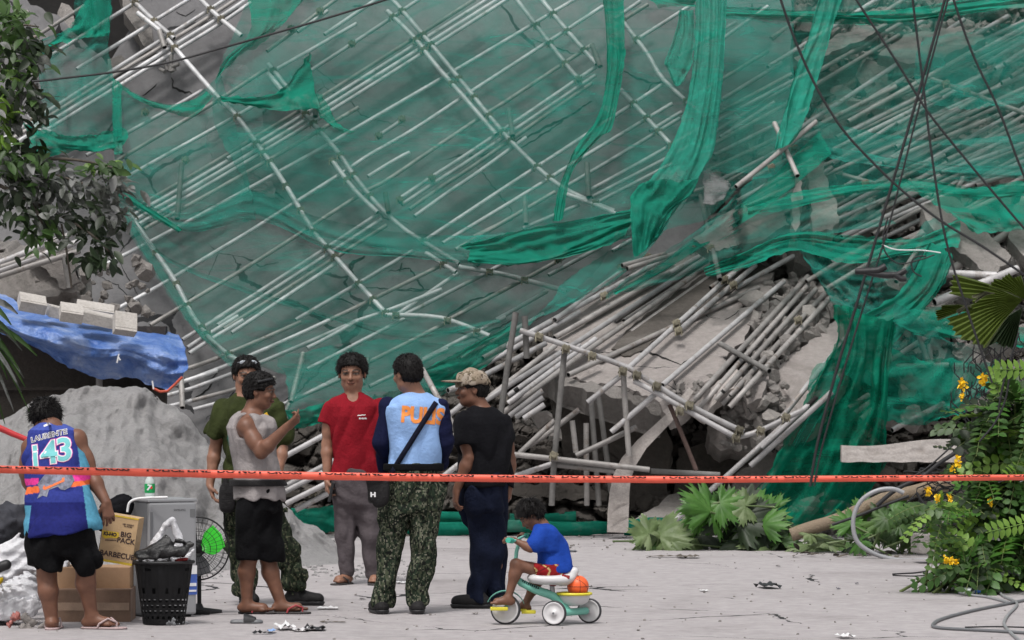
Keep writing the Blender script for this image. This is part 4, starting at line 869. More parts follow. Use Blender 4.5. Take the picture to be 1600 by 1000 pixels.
net('bunched foot of the wide bright strip of net, folded over on itself', [
 [(1000, 286), (1030, 282), (1060, 284), (1092, 278)], [(985, 312), (1012, 312), (1045, 316), (1080, 304)], [(986, 352), (1006, 350), (1030, 340), (1056, 322)], [(991, 402), (1000, 396), (1014, 384), (1032, 360)]], lambda x, y: DF(x, y)-2.1, 'net_dense', (3, .10, 1, .06), 10, 2, 63)
# ---------------------------------------------------------------- smooth implicit bodies, polygonised with surface nets
class SDF:
    def __init__(s): s.pr = []
    def cone(s, a, b, ra, rb, k=.02, sub=False, sq=None):
        """rounded cone a->b; sq = (axis vector, factor) squashes the section along that axis"""
        a = np.array(a, float); b = np.array(b, float); m = max(ra, rb)*(1.0 if not sq else 1/min(1, sq[1]))
        def f(X, Y, Z):
            p = np.stack([X-a[0], Y-a[1], Z-a[2]], -1); ab = b-a
            t = np.clip((p@ab)/max(ab@ab, 1e-9), 0, 1); q = p-t[..., None]*ab
            if sq:
                n = np.array(sq[0], float); n /= np.linalg.norm(n); q = q+(q@n)[..., None]*n*(1/sq[1]-1)
            return np.sqrt((q*q).sum(-1))-(ra+(rb-ra)*t)
        lo = np.minimum(a, b)-m; hi = np.maximum(a, b)+m; s.pr.append((f, lo, hi, k, sub)); return s
    def ell(s, c, r, M=None, k=.02, sub=False, p=2.0):
        c = np.array(c, float); r = np.array(r, float); Mi = np.eye(3) if M is None else np.array(M, float)
        def f(X, Y, Z):
            q = (np.stack([X-c[0], Y-c[1], Z-c[2]], -1)@Mi)/r; n = (np.abs(q)**p).sum(-1)**(1/p)
            return (n-1)*r.min()*(1+.25*(r.max()/r.min()-1))
        m = r.max()*1.05; s.pr.append((f, c-m, c+m, k, sub)); return s
    def loft(s, st, k=.02, p=2.4, cap=.03):
        """st: stations (centre xyz, half width, half depth, yaw) ordered by z"""
        st = sorted(st, key=lambda q: q[0][2]); zs = np.array([q[0][2] for q in st]); A = np.array([[q[0][0], q[0][1], q[1], q[2], q[3]] for q in st])
        def f(X, Y, Z):
            ip = [np.interp(Z, zs, A[:, i]) for i in range(5)]
            dx = X-ip[0]; dy = Y-ip[1]; c = np.cos(ip[4]); sn = np.sin(ip[4]); u = dx*c+dy*sn; v = -dx*sn+dy*c
            d = ((np.abs(u/ip[2])**p+np.abs(v/ip[3])**p)**(1/p)-1)*np.minimum(ip[2], ip[3])
            e = np.maximum(zs[0]+cap-Z, Z-zs[-1]+cap)
            return np.where(e > 0, np.sqrt(np.maximum(d+cap, 0)**2+e**2)-cap, d) if cap else np.maximum(d, e)
        w = A[:, 2].max()+A[:, 3].max(); lo = np.array([A[:, 0].min()-w, A[:, 1].min()-w, zs[0]-.06]); hi = np.array([A[:, 0].max()+w, A[:, 1].max()+w, zs[-1]+.06])
        s.pr.append((f, lo, hi, k, False)); return s
    def plane(s, co, no, k=.006):
        """cuts away the side the normal points to"""
        co = np.array(co, float); no = np.array(no, float); no /= np.linalg.norm(no)
        s.pr.append((lambda X, Y, Z: -((X-co[0])*no[0]+(Y-co[1])*no[1]+(Z-co[2])*no[2]), None, None, k, True)); return s
    def mesh(s, h=.006, disp=None):
        bb = [p for p in s.pr if p[1] is not None and not p[4]]
        lo = np.min([p[1] for p in bb], 0)-3*h; hi = np.max([p[2] for p in bb], 0)+3*h
        n = np.ceil((hi-lo)/h).astype(int)+1; ax = [lo[i]+h*np.arange(n[i]) for i in range(3)]
        V = np.full(n, .12, np.float32)
        for f, a, b, k, sub in s.pr:
            if a is None: sl = [slice(0, n[i]) for i in range(3)]
            else:
                mg = k*1.5+2*h; sl = [slice(max(0, int((a[i]-mg-lo[i])/h)), min(n[i], int((b[i]+mg-lo[i])/h)+2)) for i in range(3)]
            if any(q.stop <= q.start for q in sl): continue
            X, Y, Z = np.meshgrid(ax[0][sl[0]], ax[1][sl[1]], ax[2][sl[2]], indexing='ij')
            d = f(X, Y, Z).astype(np.float32); c = V[tuple(sl)]
            if sub: hh = np.maximum(k-np.abs(c+d), 0)/k; r = np.maximum(c, -d)+hh*hh*k*.25
            else: hh = np.maximum(k-np.abs(c-d), 0)/k; r = np.minimum(c, d)-hh*hh*k*.25
            V[tuple(sl)] = r
        if disp is not None:
            m = np.argwhere(np.abs(V) < 4*h)
            x = lo+m*h; V[tuple(m.T)] -= disp(x[:, 0], x[:, 1], x[:, 2])
        return surface_nets(V, lo, h)
def surface_nets(V, lo, h):
    S = V < 0; nx, ny, nz_ = V.shape
    cor = [(i, j, k) for i in (0, 1) for j in (0, 1) for k in (0, 1)]
    cnt = sum(S[i:nx-1+i, j:ny-1+j, k:nz_-1+k].astype(np.int8) for i, j, k in cor)
    act = np.argwhere((cnt > 0) & (cnt < 8)); idx = -np.ones((nx-1, ny-1, nz_-1), np.int64); idx[tuple(act.T)] = np.arange(len(act))
    acc = np.zeros((len(act), 3)); num = np.zeros(len(act))
    for a in cor:
        for ax in range(3):
            if a[ax]: continue
            b = list(a); b[ax] = 1
            va = V[tuple((act+a).T)]; vb = V[tuple((act+b).T)]; m = (va < 0) != (vb < 0)
            t = np.where(m, va/np.where(m, va-vb, 1), 0); p = np.tile(np.array(a, float), (len(act), 1)); p[:, ax] += t
            acc[m] += p[m]; num += m
    vt = lo+(act+acc/num[:, None])*h; quads = []
    for ax in range(3):
        o = [q for q in range(3) if q != ax]
        A = [slice(None)]*3; B = [slice(None)]*3; A[ax] = slice(0, -1); B[ax] = slice(1, None)
        for q in o: A[q] = slice(1, -1); B[q] = slice(1, -1)
        d = S[tuple(A)].astype(np.int8)-S[tuple(B)].astype(np.int8); e = np.argwhere(d != 0)
        sg = d[tuple(e.T)]; 
        for q in o: e[:, q] += 1
        def I(du, dv):
            c = e.copy(); c[:, o[0]] -= du; c[:, o[1]] -= dv; return idx[tuple(c.T)]
        Q = np.stack([I(0, 0), I(1, 0), I(1, 1), I(0, 1)], -1)
        flip = (sg > 0) if ax != 1 else (sg < 0); Q[~flip] = Q[~flip][:, ::-1]; quads.append(Q)
    return vt, np.concatenate(quads)
def np_mesh(name, vt, Q, mats, parent=None, col=None, smooth=True):
    me = bpy.data.meshes.new(name); me.vertices.add(len(vt)); me.vertices.foreach_set('co', vt.astype(np.float32).ravel())
    me.loops.add(Q.size); me.loops.foreach_set('vertex_index', Q.astype(np.int32).ravel())
    me.polygons.add(len(Q)); me.polygons.foreach_set('loop_start', np.arange(0, Q.size, 4, dtype=np.int32)); me.polygons.foreach_set('loop_total', np.full(len(Q), 4, np.int32))
    me.polygons.foreach_set('use_smooth', np.full(len(Q), smooth)); me.update(calc_edges=True)
    if col is not None:
        ca = me.color_attributes.new('Col', 'FLOAT_COLOR', 'POINT'); ca.data.foreach_set('color', np.concatenate([col, np.ones((len(col), 1))], 1).astype(np.float32).ravel())
    return link(name, me, mats, parent)
def folds(seed, amp, sc=14, direction=(0, 0, 1), stretch=.35):
    """soft cloth folds: sums of warped waves, longer along 'direction'"""
    rng = np.random.RandomState(seed); W = []
    d = np.array(direction, float); d /= np.linalg.norm(d)
    for o in range(7):
        v = rng.randn(3); v -= d*(v@d)*(1-stretch); v /= np.linalg.norm(v); W.append((v*sc*(1+.7*o*rng.rand()+.2*o), rng.rand()*6.28, amp/(1+.35*o)))
    def f(x, y, z):
        r = 0; wx = .03*np.sin(9*z+seed)+.02*np.sin(17*x+seed*2); wy = .03*np.sin(8*x+11*z+seed)
        for w, ph, a in W: r = r+a*np.sin(w[0]*(x+wx)+w[1]*(y+wy)+w[2]*(z+wx)+ph)
        return (np.abs(r)-amp*.35)*1.55
    return f
def basis(fwd, up=(0, 0, 1)):
    f = np.array(fwd, float); f /= np.linalg.norm(f); u = np.array(up, float); u -= f*(u@f); u /= np.linalg.norm(u); r = np.cross(f, u); return r, f, u   # right, forward, up
def hand(S, w, d, pn, thumb, curl=.5, sc=1.0, spread=.12, curls=None):
    """w wrist, d direction of the palm, pn palm normal (side the fingers close to), thumb +1/-1 side"""
    d = np.array(d, float); d /= np.linalg.norm(d); pn = np.array(pn, float); pn -= d*(pn@d); pn /= np.linalg.norm(pn); sd = np.cross(d, pn)*thumb; w = np.array(w, float)
    P0 = w+d*.045*sc
    S.cone(w, w+d*.03*sc, .024*sc, .026*sc, .015, sq=(pn, .7))
    for o, e in ((-.027, .0), (-.009, .004), (.009, .003), (.026, -.004)):
        S.cone(w+d*.02*sc+sd*o*.6*sc, w+d*(.085+e)*sc+sd*o*sc, .015*sc, .0125*sc, .012)
    cs = curls or [curl*1.15, curl*1.1, curl, curl*.85]
    for i, (o, L) in enumerate(((-.031, .062), (-.0105, .075), (.0105, .080), (.031, .073))):
        b = w+d*(.088-.004*abs(i-2))*sc+sd*o*sc; a = 0; dd = d+sd*(o*spread*25); dd /= np.linalg.norm(dd); r = .0088*sc
        for j, fr_ in enumerate((.46, .31, .25)):
            a += cs[i]*(.75 if j == 0 else 1.0); q = dd*math.cos(a)+pn*math.sin(a); e = b+q*L*fr_*sc; S.cone(b, e, r, r*.93, .004); b = e; r *= .93
    tb = w+d*.028*sc+sd*.026*sc; td = d*.62+sd*.62+pn*.45; td /= np.linalg.norm(td); t1 = tb+td*.042*sc; S.cone(tb-td*.012*sc, t1, .0145*sc, .0115*sc, .012)
    td2 = d*.9+sd*.15+pn*(.25+curl*.6); td2 /= np.linalg.norm(td2); S.cone(t1, t1+td2*.030*sc, .0108*sc, .0092*sc, .006)
def head(S, c, f, up, hh=.23, wide=1.0):
    """c head centre (eye height), f forward, hh chin to crown"""
    r, f, u = basis(f, up); c = np.array(c, float); s = hh/.23; B = np.stack([r, f, u], -1)
    S.ell(c+u*.030*s-f*.012*s, (.074*s*wide, .092*s, .082*s), B, .02)
    S.ell(c-u*.030*s+f*.012*s, (.062*s*wide, .070*s, .080*s), B, .03)
    S.ell(c-u*.082*s+f*.046*s, (.028*s*wide, .024*s, .020*s), B, .035)     # chin
    S.cone(c-u*.07*s-r*.045*s*wide, c-u*.088*s+f*.04*s, .018*s, .015*s, .03); S.cone(c-u*.07*s+r*.045*s*wide, c-u*.088*s+f*.04*s, .018*s, .015*s, .03)
    S.cone(c+u*.004*s+f*.080*s, c-u*.030*s+f*.098*s, .008*s, .0125*s, .012)   # nose
    for q in (-1, 1):
        S.ell(c-u*.033*s+f*.090*s+r*.011*q*s, (.008*s, .009*s, .007*s), B, .008)
        S.ell(c+u*.002*s+f*.088*s+r*.031*q*s*wide, (.019*s, .013*s, .011*s), B, .006, sub=True)
        S.ell(c+u*.000*s+f*.074*s+r*.031*q*s*wide, (.0145*s, .0125*s, .0115*s), B, .003)
        S.cone(c+u*.017*s+f*.086*s+r*.014*q*s*wide, c+u*.017*s+f*.074*s+r*.046*q*s*wide, .008*s, .007*s, .012)
        S.ell(c-u*.028*s+f*.062*s+r*.038*q*s*wide, (.022*s, .02*s, .02*s), B, .02)
        S.ell(c-u*.004*s-f*.012*s+r*.076*q*s*wide, (.009*s, .019*s, .031*s), B, .006)
        S.ell(c-u*.002*s-f*.006*s+r*.084*q*s*wide, (.006*s, .010*s, .018*s), B, .004, sub=True)
    S.ell(c-u*.055*s+f*.088*s, (.023*s, .010*s, .006*s), B, .006); S.ell(c-u*.064*s+f*.087*s, (.020*s, .010*s, .006*s), B, .006)
    return B
def face_paint(vt, c, f, up, hh, skin, wide=1.0, brow=True, shade=None):
    r, f, u = basis(f, up); s = hh/.23; q = vt-np.array(c); x = q@r/s/wide; y = q@f/s; z = q@u/s
    col = np.tile(np.array(skin, float), (len(vt), 1)); inh = (np.abs(z) < .14) & (np.abs(x) < .12) & (y > -.02) & (y < .14)
    def put(m, cc, a=1.0): col[m & inh] = col[m & inh]*(1-a)+np.array(cc)*a
    sk = np.array(skin)
    for e in (-1, 1):
        ex = x-.031*e
        put(((ex/.026)**2+((z-.002)/.018)**2 < 1) & (y > .05), sk*.66, .55); put(((ex/.021)**2+((z-.001)/.012)**2 < 1) & (y > .05), sk*.5, .75); put((np.abs(x-e*(.020-z*.35)) < .0028) & (z < -.028) & (z > -.062) & (y > .06), sk*.6, .5)  # eye sockets and cheek folds painted darker than the skin, as shade
        put(((ex/.0135)**2+(z/.0052)**2 < 1) & (y > .05), (.20, .165, .145))
        put(((ex/.0068)**2+(z/.0068)**2 < 1) & (y > .05), (.02, .013, .01))
        put((np.abs(ex) < .0165) & (np.abs(z-.0065+ex*ex*12) < .0028) & (y > .05), (.03, .02, .016))
        if brow: put((np.abs(ex-.002*e) < .021) & (np.abs(z-.023+ex*ex*10) < .0055) & (y > .05), (.022, .016, .013), .9)
        put(((x-.0065*e)/.004)**2+((z+.041)/.003)**2 < 1, sk*.25)
    put((np.abs(x) < .024-.3*np.abs(z+.059)) & (np.abs(z+.0595) < .0095) & (y > .06), (sk[0]*.78, sk[1]*.52, sk[2]*.55), .8)
    put((np.abs(x) < .024) & (np.abs(z+.0595+x*x*5) < .0018) & (y > .06), sk*.22)
    nv = .5+.5*np.sin(vt[:, 0]*61+np.sin(vt[:, 2]*47)*2)*np.sin(vt[:, 2]*53+np.sin(vt[:, 0]*39)*2); col *= (.90+.16*nv)[:, None]
    return col
def hair_sdf(c, f, up, hh, wide=1.0, front=.052, thick=.012, nape=-.045, side=-.0, seed=1, tuft=.006, fringe=0):
    """a cap of hair: skull grown by 'thick' minus the face side"""
    r, f, u = basis(f, up); c = np.array(c, float); s = hh/.23; B = np.stack([r, f, u], -1); S = SDF()
    S.ell(c+u*.032*s-f*.012*s, ((.074+thick)*s*wide, (.092+thick)*s, (.083+thick*1.1)*s), B, .01)
    S.ell(c-u*.012*s-f*.030*s, ((.069+thick*.7)*s*wide, (.072+thick*.7)*s, .06*s), B, .02)
    # face opening
    S.ell(c-u*.03*s+f*.105*s, (.095*s*wide, .075*s, (front+.03)*s), B, .012, sub=True, p=3)
    S.plane(c+u*nape*s-f*.02*s, -u+f*.25, .01)
    for q in (-1, 1): S.ell(c-u*.035*s+f*.022*s+r*.085*q*s*wide, (.03*s, .062*s, .05*s), B, .008, sub=True)
    rng = np.random.RandomState(seed); W = [(rng.randn(3)*110*(1+.6*i), rng.rand()*6.28, .5*tuft/(1+.5*i)) for i in range(6)]
    def disp(x, y, z):
        o = 0
        for w, ph, a in W: o = o+a*np.abs(np.sin(w[0]*x+w[1]*y+w[2]*z+ph))
        return o-tuft*.8
    return S, disp
M['skin'] = mat_vcol('skin', .5, .4, bump=.08, bscale=50)
M['cloth_v'] = mat_vcol('printed_cloth', .85, .15, bump=.2, bscale=120)
M['hair'] = mat_simple('black_hair', (.007, .006, .006), .6, .4, 80, .3, 160, spec=.22)
def cloth(name, col, var=.2, rough=.85, sc=9): M[name] = mat_simple(name, col, rough, var, sc, .5, 45, spec=.12)
cloth('red_shirt', (.215, .008, .016)); cloth('olive_shirt', (.034, .043, .014)); cloth('grey_singlet', (.29, .265, .265)); cloth('black_shirt', (.006, .006, .008)); cloth('black_shorts', (.005, .005, .006))
cloth('light_blue_vest', (.27, .43, .74), .08); cloth('navy_sleeve', (.007, .009, .034)); cloth('jeans', (.007, .010, .024), .35); cloth('grey_trousers', (.085, .072, .078)); cloth('blue_shirt', (.013, .055, .33)); cloth('cap_cloth', (.22, .18, .14), .35, .9, 30)
cloth('strap', (.008, .009, .02)); cloth('leather', (.02, .019, .02), .3, .5)
def mat_camo(name, cols, sc):
    m, nt, b = newmat(name); L = nt.links; tc = N(nt, 'ShaderNodeTexCoord')
    sn = N(nt, 'ShaderNodeVectorMath', operation='SNAP'); L.new(tc.outputs['Object'], sn.inputs[0]); sn.inputs[1].default_value = (.008, .008, .008)
    prev = None
    for i, (c, th) in enumerate(cols):
        if prev is None: prev = c; continue
        n = N(nt, 'ShaderNodeTexNoise', Scale=sc*(1+.35*i), Detail=3, Roughness=.6); mp = N(nt, 'ShaderNodeMapping'); mp.inputs['Location'].default_value = (i*3.7, i*1.3, i*2.1); mp.inputs['Scale'].default_value = (1, 1, .6)
        L.new(sn.outputs[0], mp.inputs[0]); L.new(mp.outputs[0], n.inputs['Vector']); g = N(nt, 'ShaderNodeMath', operation='GREATER_THAN'); L.new(n.outputs[0], g.inputs[0]); g.inputs[1].default_value = th
        mx = N(nt, 'ShaderNodeMix', data_type='RGBA'); L.new(g.outputs[0], mx.inputs[0])
        if isinstance(prev, tuple): mx.inputs[6].default_value = (*prev, 1)
        else: L.new(prev, mx.inputs[6])
        mx.inputs[7].default_value = (*c, 1); prev = mx.outputs[2]
    L.new(prev, b.inputs['Base Color']); b.inputs['Roughness'].default_value = .9; b.inputs['Specular IOR Level'].default_value = .1; return m
M['camo'] = mat_camo('pixel_camouflage', [((.060, .070, .045), 0), ((.125, .13, .095), .53), ((.022, .034, .022), .50), ((.012, .014, .012), .54), ((.19, .185, .145), .635)], 30)
M['camo_dark'] = mat_camo('dark_pixel_camouflage', [((.032, .040, .026), 0), ((.09, .095, .06), .54), ((.018, .027, .016), .52), ((.012, .013, .011), .56), ((.13, .12, .085), .65)], 30)
# ---------------------------------------------------------------- people
class Fig:
    def __init__(s, d, label, skin, build=1.0, group='people at the cordon'):
        s.d = d; s.label = label; s.skin = skin; s.b = build; s.S = SDF(); s.group = group
    def J(s, j): return np.array(P(j[0], j[1], s.d+(j[2] if len(j) > 2 else 0)))
    def st(s, t, g=0.0, sel=None):
        o = []
        for q in t[slice(*sel)] if sel else t:
            c = s.J((q[0], q[1], q[5] if len(q) > 5 else 0)); o.append((c, q[2]+g, q[3]+g*.9, -R(q[4])))
        return o
    def head(s, j, phi, pitch=0, hh=.23, neck=None, roll=0, wide=1.0, nr=.055):
        s.hc = s.J(j); s.hh = hh; s.wide = wide; f = np.array([math.sin(R(phi))*math.cos(R(pitch)), math.cos(R(phi))*math.cos(R(pitch)), math.sin(R(pitch))])
        s.hf = f; up = np.array([0, 0, 1.]) if not roll else np.array([math.sin(R(roll)), 0, math.cos(R(roll))]); s.hu = up; head(s.S, s.hc, f, up, hh, wide)
        r, f, u = basis(f, up); nb = s.J(neck); s.nb = nb; k = hh/.23
        s.S.cone(nb, s.hc-u*.05*k-f*.022*k, nr*1.08, nr, .03); return s
    def arm(s, sh, el, wr, hd=None, pn=(0, 1, 0), th=1, curl=.5, ra=.046, sc=1.0, curls=None, hand_on=True):
        a, e, w = s.J(sh), s.J(el), s.J(wr); b = ra/.046
        s.S.cone(a, e, ra, .036*b, .02); s.S.ell(a, (ra*1.12,)*3, None, .03); m = a+(e-a)*.5; s.S.cone(m, m+(e-a)*.1, ra*.98, ra*.96, .03)
        m = e+(w-e)*.25; s.S.cone(e, m, .036*b, .040*b, .02); s.S.cone(m, w, .039*b, .0245*b, .02)
        if hand_on: hand(s.S, w, hd if hd is not None else (w-e), pn, th, curl, sc, curls=curls)
        return s
    def leg(s, hip, kn, an, toe=(0, -1), r=1.0, foot=True, L=1.0, z=0.012, flat=True):
        h, k, a = s.J(hip), s.J(kn), s.J(an)
        s.S.cone(h, k, .080*r, .052*r, .03); m = k+(a-k)*.3-np.array([toe[0], toe[1], 0])*.012*r; s.S.cone(k, m, .050*r, .054*r, .03); s.S.cone(m, a, .053*r, .034*r, .03)
        if foot:
            t = np.array([toe[0], toe[1], 0.]); t /= np.linalg.norm(t); base = np.array([a[0], a[1], z+.03*L]) if flat else a-np.array([0, 0, .035*L]); q = np.cross(t, (0, 0, 1))
            s.S.cone(a, base-t*.02*L, .034*L, .033*L, .02); s.S.cone(base-t*.035*L, base+t*.10*L, .031*L, .030*L, .02, sq=((0, 0, 1), .8)); s.S.cone(a-t*.0+np.array([0, 0, -.02*L]), base+t*.11*L, .030*L, .024*L, .03)
            for i in range(5):
                o = (i-2)*.0155*L; b = base+t*(.115-.006*abs(i-1))*L+q*o+np.array([0, 0, -.012*L]); s.S.cone(b, b+t*(.052-.007*i)*L, .0105*L*(1.25 if i == 0 else 1), .0095*L*(1.25 if i == 0 else 1), .006)
        return s
    def body(s, torso, paint=True, h=.0062):
        s.torso = torso; s.S.loft([(q[0], q[1]-(.014 if i < 4 else .004), q[2]-(.014 if i < 4 else .004), q[3]) for i, q in enumerate(s.st(torso))], .03); vt, Q = s.S.mesh(h)
        col = face_paint(vt, s.hc, s.hf, s.hu, s.hh, s.skin, s.wide) if paint else np.tile(np.array(s.skin), (len(vt), 1))
        s.o = tag(np_mesh('person', vt, Q, M['skin'], None, col), s.label, 'person', s.group); return s
    def hair(s, strands=1500, sl=.017, up=.0, **k):
        S, dsp = hair_sdf(s.hc, s.hf, s.hu, s.hh, s.wide, **k); vt, Q = S.mesh(.006, dsp); rng = random.Random(k.get('seed', 1)); mb = MB(); mb.add(vt, [tuple(int(i) for i in q) for q in Q])
        c = Vector(s.hc)+Vector(s.hu)*.03; hu = Vector(s.hu); hf = Vector(s.hf)
        for i in range(strands):
            q = Q[rng.randrange(len(Q))]; p_ = Vector(vt[q[0]]); n = (p_-c).normalized()
            if n.dot(hf) > .5 and n.dot(hu) < .15: continue
            whorl = (n-hu*.6-hf*.1); whorl -= n*whorl.dot(n)
            d_ = (whorl.normalized()*(1-up)+n*(.30+up)+Vector((rng.gauss(0, .35), rng.gauss(0, .35), rng.gauss(0, .35)))).normalized(); L_ = sl*rng.uniform(.6, 1.3); w_ = d_.cross(n).normalized()*.0022; n2 = n*.002
            mb.add([p_-w_-n*.003, p_+w_-n*.003, p_+n2*1.6, p_+d_*L_], [(0, 1, 3), (1, 2, 3), (2, 0, 3)], 0, False)
        s.hair_o = mb.build('hair', M['hair'], s.o); return s
    def wear(s, name, mat, torso=None, g=.012, cones=(), scuts=(), cuts=(), fold=(1, .006, 14), neck=None, h=.0075, col=None, k=.03, extra=None, mats=None, fdir=(0, 0, 1)):
        S = SDF()
        for c in cones: S.cone(s.J(c[0]), s.J(c[1]), c[2], c[3], c[4] if len(c) > 4 else k)
        for co, no in scuts: S.plane(s.J(co), no)
        if torso is not None: S.loft(s.st(torso, g), k)
        if extra: extra(S)
        if neck: S.ell(s.J(neck[0]), neck[1], None, .008, sub=True)
        for co, no in cuts: S.plane(s.J(co), no)
        vt, Q = S.mesh(h, folds(*fold, direction=fdir) if fold else None)
        c = col(vt) if col else None
        o = np_mesh(name, vt, Q, mats or M[mat], s.o, c); s.last = (vt, Q); return o
    def on(s, vt, Q):  return BVHTree.FromPolygons([Vector(v) for v in vt], [tuple(int(i) for i in q) for q in Q])
def text_bm(txt, size, bold=.0, font=None):
    cu = bpy.data.curves.new('t', 'FONT'); cu.body = txt; cu.size = size; cu.align_x = 'CENTER'; cu.align_y = 'CENTER'; cu.offset = bold; cu.fill_mode = 'BOTH'; cu.resolution_u = 3
    o = bpy.data.objects.new('t', cu); scene.collection.objects.link(o); dg = bpy.context.evaluated_depsgraph_get(); me = bpy.data.meshes.new_from_object(o.evaluated_get(dg))
    bpy.data.objects.remove(o); bpy.data.curves.remove(cu); bm = bmesh.new(); bm.from_mesh(me); bpy.data.meshes.remove(me); return bm
def project(bm, name, mat, parent, bvh, centre_px, d, rot=0, sx=1, sy=1, lift=.003, skew=0, arc=0, sub=.02):
    """lays flat artwork (metres, x right, y up) onto a surface that faces the camera"""
    for _ in range(3):
        ed = [e for e in bm.edges if e.calc_length() > sub]
        if not ed: break
        bmesh.ops.subdivide_edges(bm, edges=ed, cuts=1)
    bmesh.ops.triangulate(bm, faces=bm.faces[:]); c = P(*centre_px, d); mb = MB(); out = []
    for v in bm.verts:
        x, y = v.co.x*sx, v.co.y*sy; y += skew*x+arc*x*x; X = x*math.cos(R(rot))-y*math.sin(R(rot)); Y = x*math.sin(R(rot))+y*math.cos(R(rot))
        o = Vector((c.x+X, d-2, c.z+Y)); h = bvh.ray_cast(o, Vector((0, 1, 0)), 6); p = h[0] if h[0] else Vector((o.x, d, o.z)); out.append(p+Vector((0, -lift, 0)))
    bm.verts.index_update(); mb.add(out, [[v.index for v in f.verts] for f in bm.faces]); bm.free(); return mb.build(name, mat, parent)
def poly_bm(pts):
    bm = bmesh.new(); bmesh.ops.triangulate(bm, faces=[bm.faces.new([bm.verts.new((x, y, 0)) for x, y in pts])]); return bm
def strap(name, mat, parent, pts, w, t=.004):
    """flat band through 3-D points"""
    mb = MB(); vs = []; pts = [Vector(p) for p in pts]
    for i, p in enumerate(pts):
        a = pts[max(0, i-1)]; b = pts[min(len(pts)-1, i+1)]; n = Vector((0, -1, 0)); s_ = (b-a).normalized().cross(n).normalized()*w/2
        vs += [p+s_+n*t, p-s_+n*t, p-s_, p+s_]
    k = len(pts); mb.add(vs, [(4*i+j, 4*i+(j+1) % 4, 4*i+4+(j+1) % 4, 4*i+4+j) for i in range(k-1) for j in range(4)]+[(3, 2, 1, 0), (4*k-4, 4*k-3, 4*k-2, 4*k-1)]); return mb.build(name, mat, parent)
def shoe(F_, an, toe, mat, L=.27, name='shoe', high=.09, w=.045):
    a = F_.J(an); t = np.array([toe[0], toe[1], 0.]); t /= np.linalg.norm(t); S = SDF(); b = np.array([a[0], a[1], .045])
    S.cone(a+np.array([0, 0, high-.07]), b-t*.02, .046, w, .03); S.cone(b-t*.045+np.array([0, 0, -.008]), b+t*(L-.13), w, w*.93, .03, sq=((0, 0, 1), .95)); S.cone(a, b+t*.10, .04, .036, .04)
    S.plane((a[0], a[1], .028), (0, 0, -1), .004); vt, Q = S.mesh(.007); o = np_mesh(name, vt, Q, mat, F_.o)
    S = SDF(); S.cone(b-t*.048-np.array([0, 0, .012]), b+t*(L-.128)-np.array([0, 0, .012]), w+.004, w*.93+.004, .02); S.plane((a[0], a[1], .030), (0, 0, 1), .003); S.plane((a[0], a[1], .0), (0, 0, -1), .003)
    vt, Q = S.mesh(.007); np_mesh('sole', vt, Q, M['black'], o); return o
def flipflop(F_, an, toe, mat, solemat, L=.13, parent=None, sc=1.0):
    a = F_.J(an); t = np.array([toe[0], toe[1], 0.]); t /= np.linalg.norm(t); q = np.cross(t, (0, 0, 1)); c = np.array([a[0], a[1], 0.])+t*.055*sc; S = SDF()
    S.cone(c-t*.085*sc, c+t*.085*sc, .040*sc, .048*sc, .02); S.plane(c+np.array([0, 0, .014]), (0, 0, 1), .003); S.plane(c+np.array([0, 0, 0.001]), (0, 0, -1), .003); vt, Q = S.mesh(.006)
    o = np_mesh('slipper', vt, Q, solemat, F_.o); mb = MB(); tip = Vector(c+t*.075*sc+np.array([0, 0, .03]))
    for s_ in (-1, 1): mb.tube([tip-Vector((0, 0, .02)), tip+Vector((0, 0, .012)), Vector(c+t*.035*sc+q*s_*.030*sc+np.array([0, 0, .058*sc])), Vector(c-t*.01*sc+q*s_*.043*sc+np.array([0, 0, .035])), Vector(c-t*.02*sc+q*s_*.044*sc+np.array([0, 0, .01]))], .0065, 6)
    mb.build('slipper_strap', mat, o); return o
M['sole_dark'] = mat_simple('dark_sole', (.05, .045, .045), .8); M['strap_red'] = mat_simple('red_rubber', (.35, .05, .06), .5); M['sole_pale'] = mat_simple('pale_sole', (.42, .32, .32), .7)
SK = (.25, .125, .08); SKD = (.175, .080, .050); SKL = (.275, .138, .090)
# ---- policeman seen from behind
p = Fig(25.0, 'person from behind in pale blue vest with orange lettering, navy sleeves and camouflage trousers', SKL)
T = [(646, 800, .145, .11, -12), (646, 770, .158, .12, -12), (646, 745, .155, .115, -12), (646, 722, .146, .105, -12), (647, 690, .148, .108, -12), (648, 655, .168, .115, -12), (648, 635, .17, .105, -12), (649, 622, .12, .08, -12), (650, 612, .062, .06, -12)]
p.head((636, 584), -42, -6, .232, (649, 615))
p.arm((609, 641), (598, 692, -.02), (601, 733, .14), None, (0, 1, 0), 1, .6).arm((687, 641), (696, 692, 0), (688, 722, .18), None, (0, 1, 0), -1, .6)
p.leg((621, 775), (612, 850, .0), (598, 938), (-.25, 1), r=.86, foot=False).leg((671, 775), (661, 850), (653, 935), (-.1, 1), r=.86, foot=False)
p.body(T).hair(front=.05, nape=-.06, seed=3, thick=.013, tuft=.004)
p.wear('sleeve', 'navy_sleeve', None, 0, [((607, 636), (597, 692, -.02), .058, .048, .02), ((597, 692, -.02), (600, 738, .12), .047, .040, .02)], fold=(4, .005, 16), cuts=[])
p.wear('sleeve', 'navy_sleeve', None, 0, [((688, 636), (697, 692), .058, .047, .02), ((697, 692), (689, 727, .16), .046, .040, .02)], fold=(5, .005, 16))
vest = p.wear('vest', 'light_blue_vest', T[2:], .016, [((645, 628), (612, 642), .068, .058, .03), ((653, 628), (685, 642), .068, .058, .03)], cuts=[((645, 729), (0, 0, -1)), ((604, 640), (-1, 0, .16)), ((695, 640), (1, 0, .16))], fold=(3, .007, 11), neck=((650, 609), (.07, .075, .035)))
vb = p.on(*p.last)
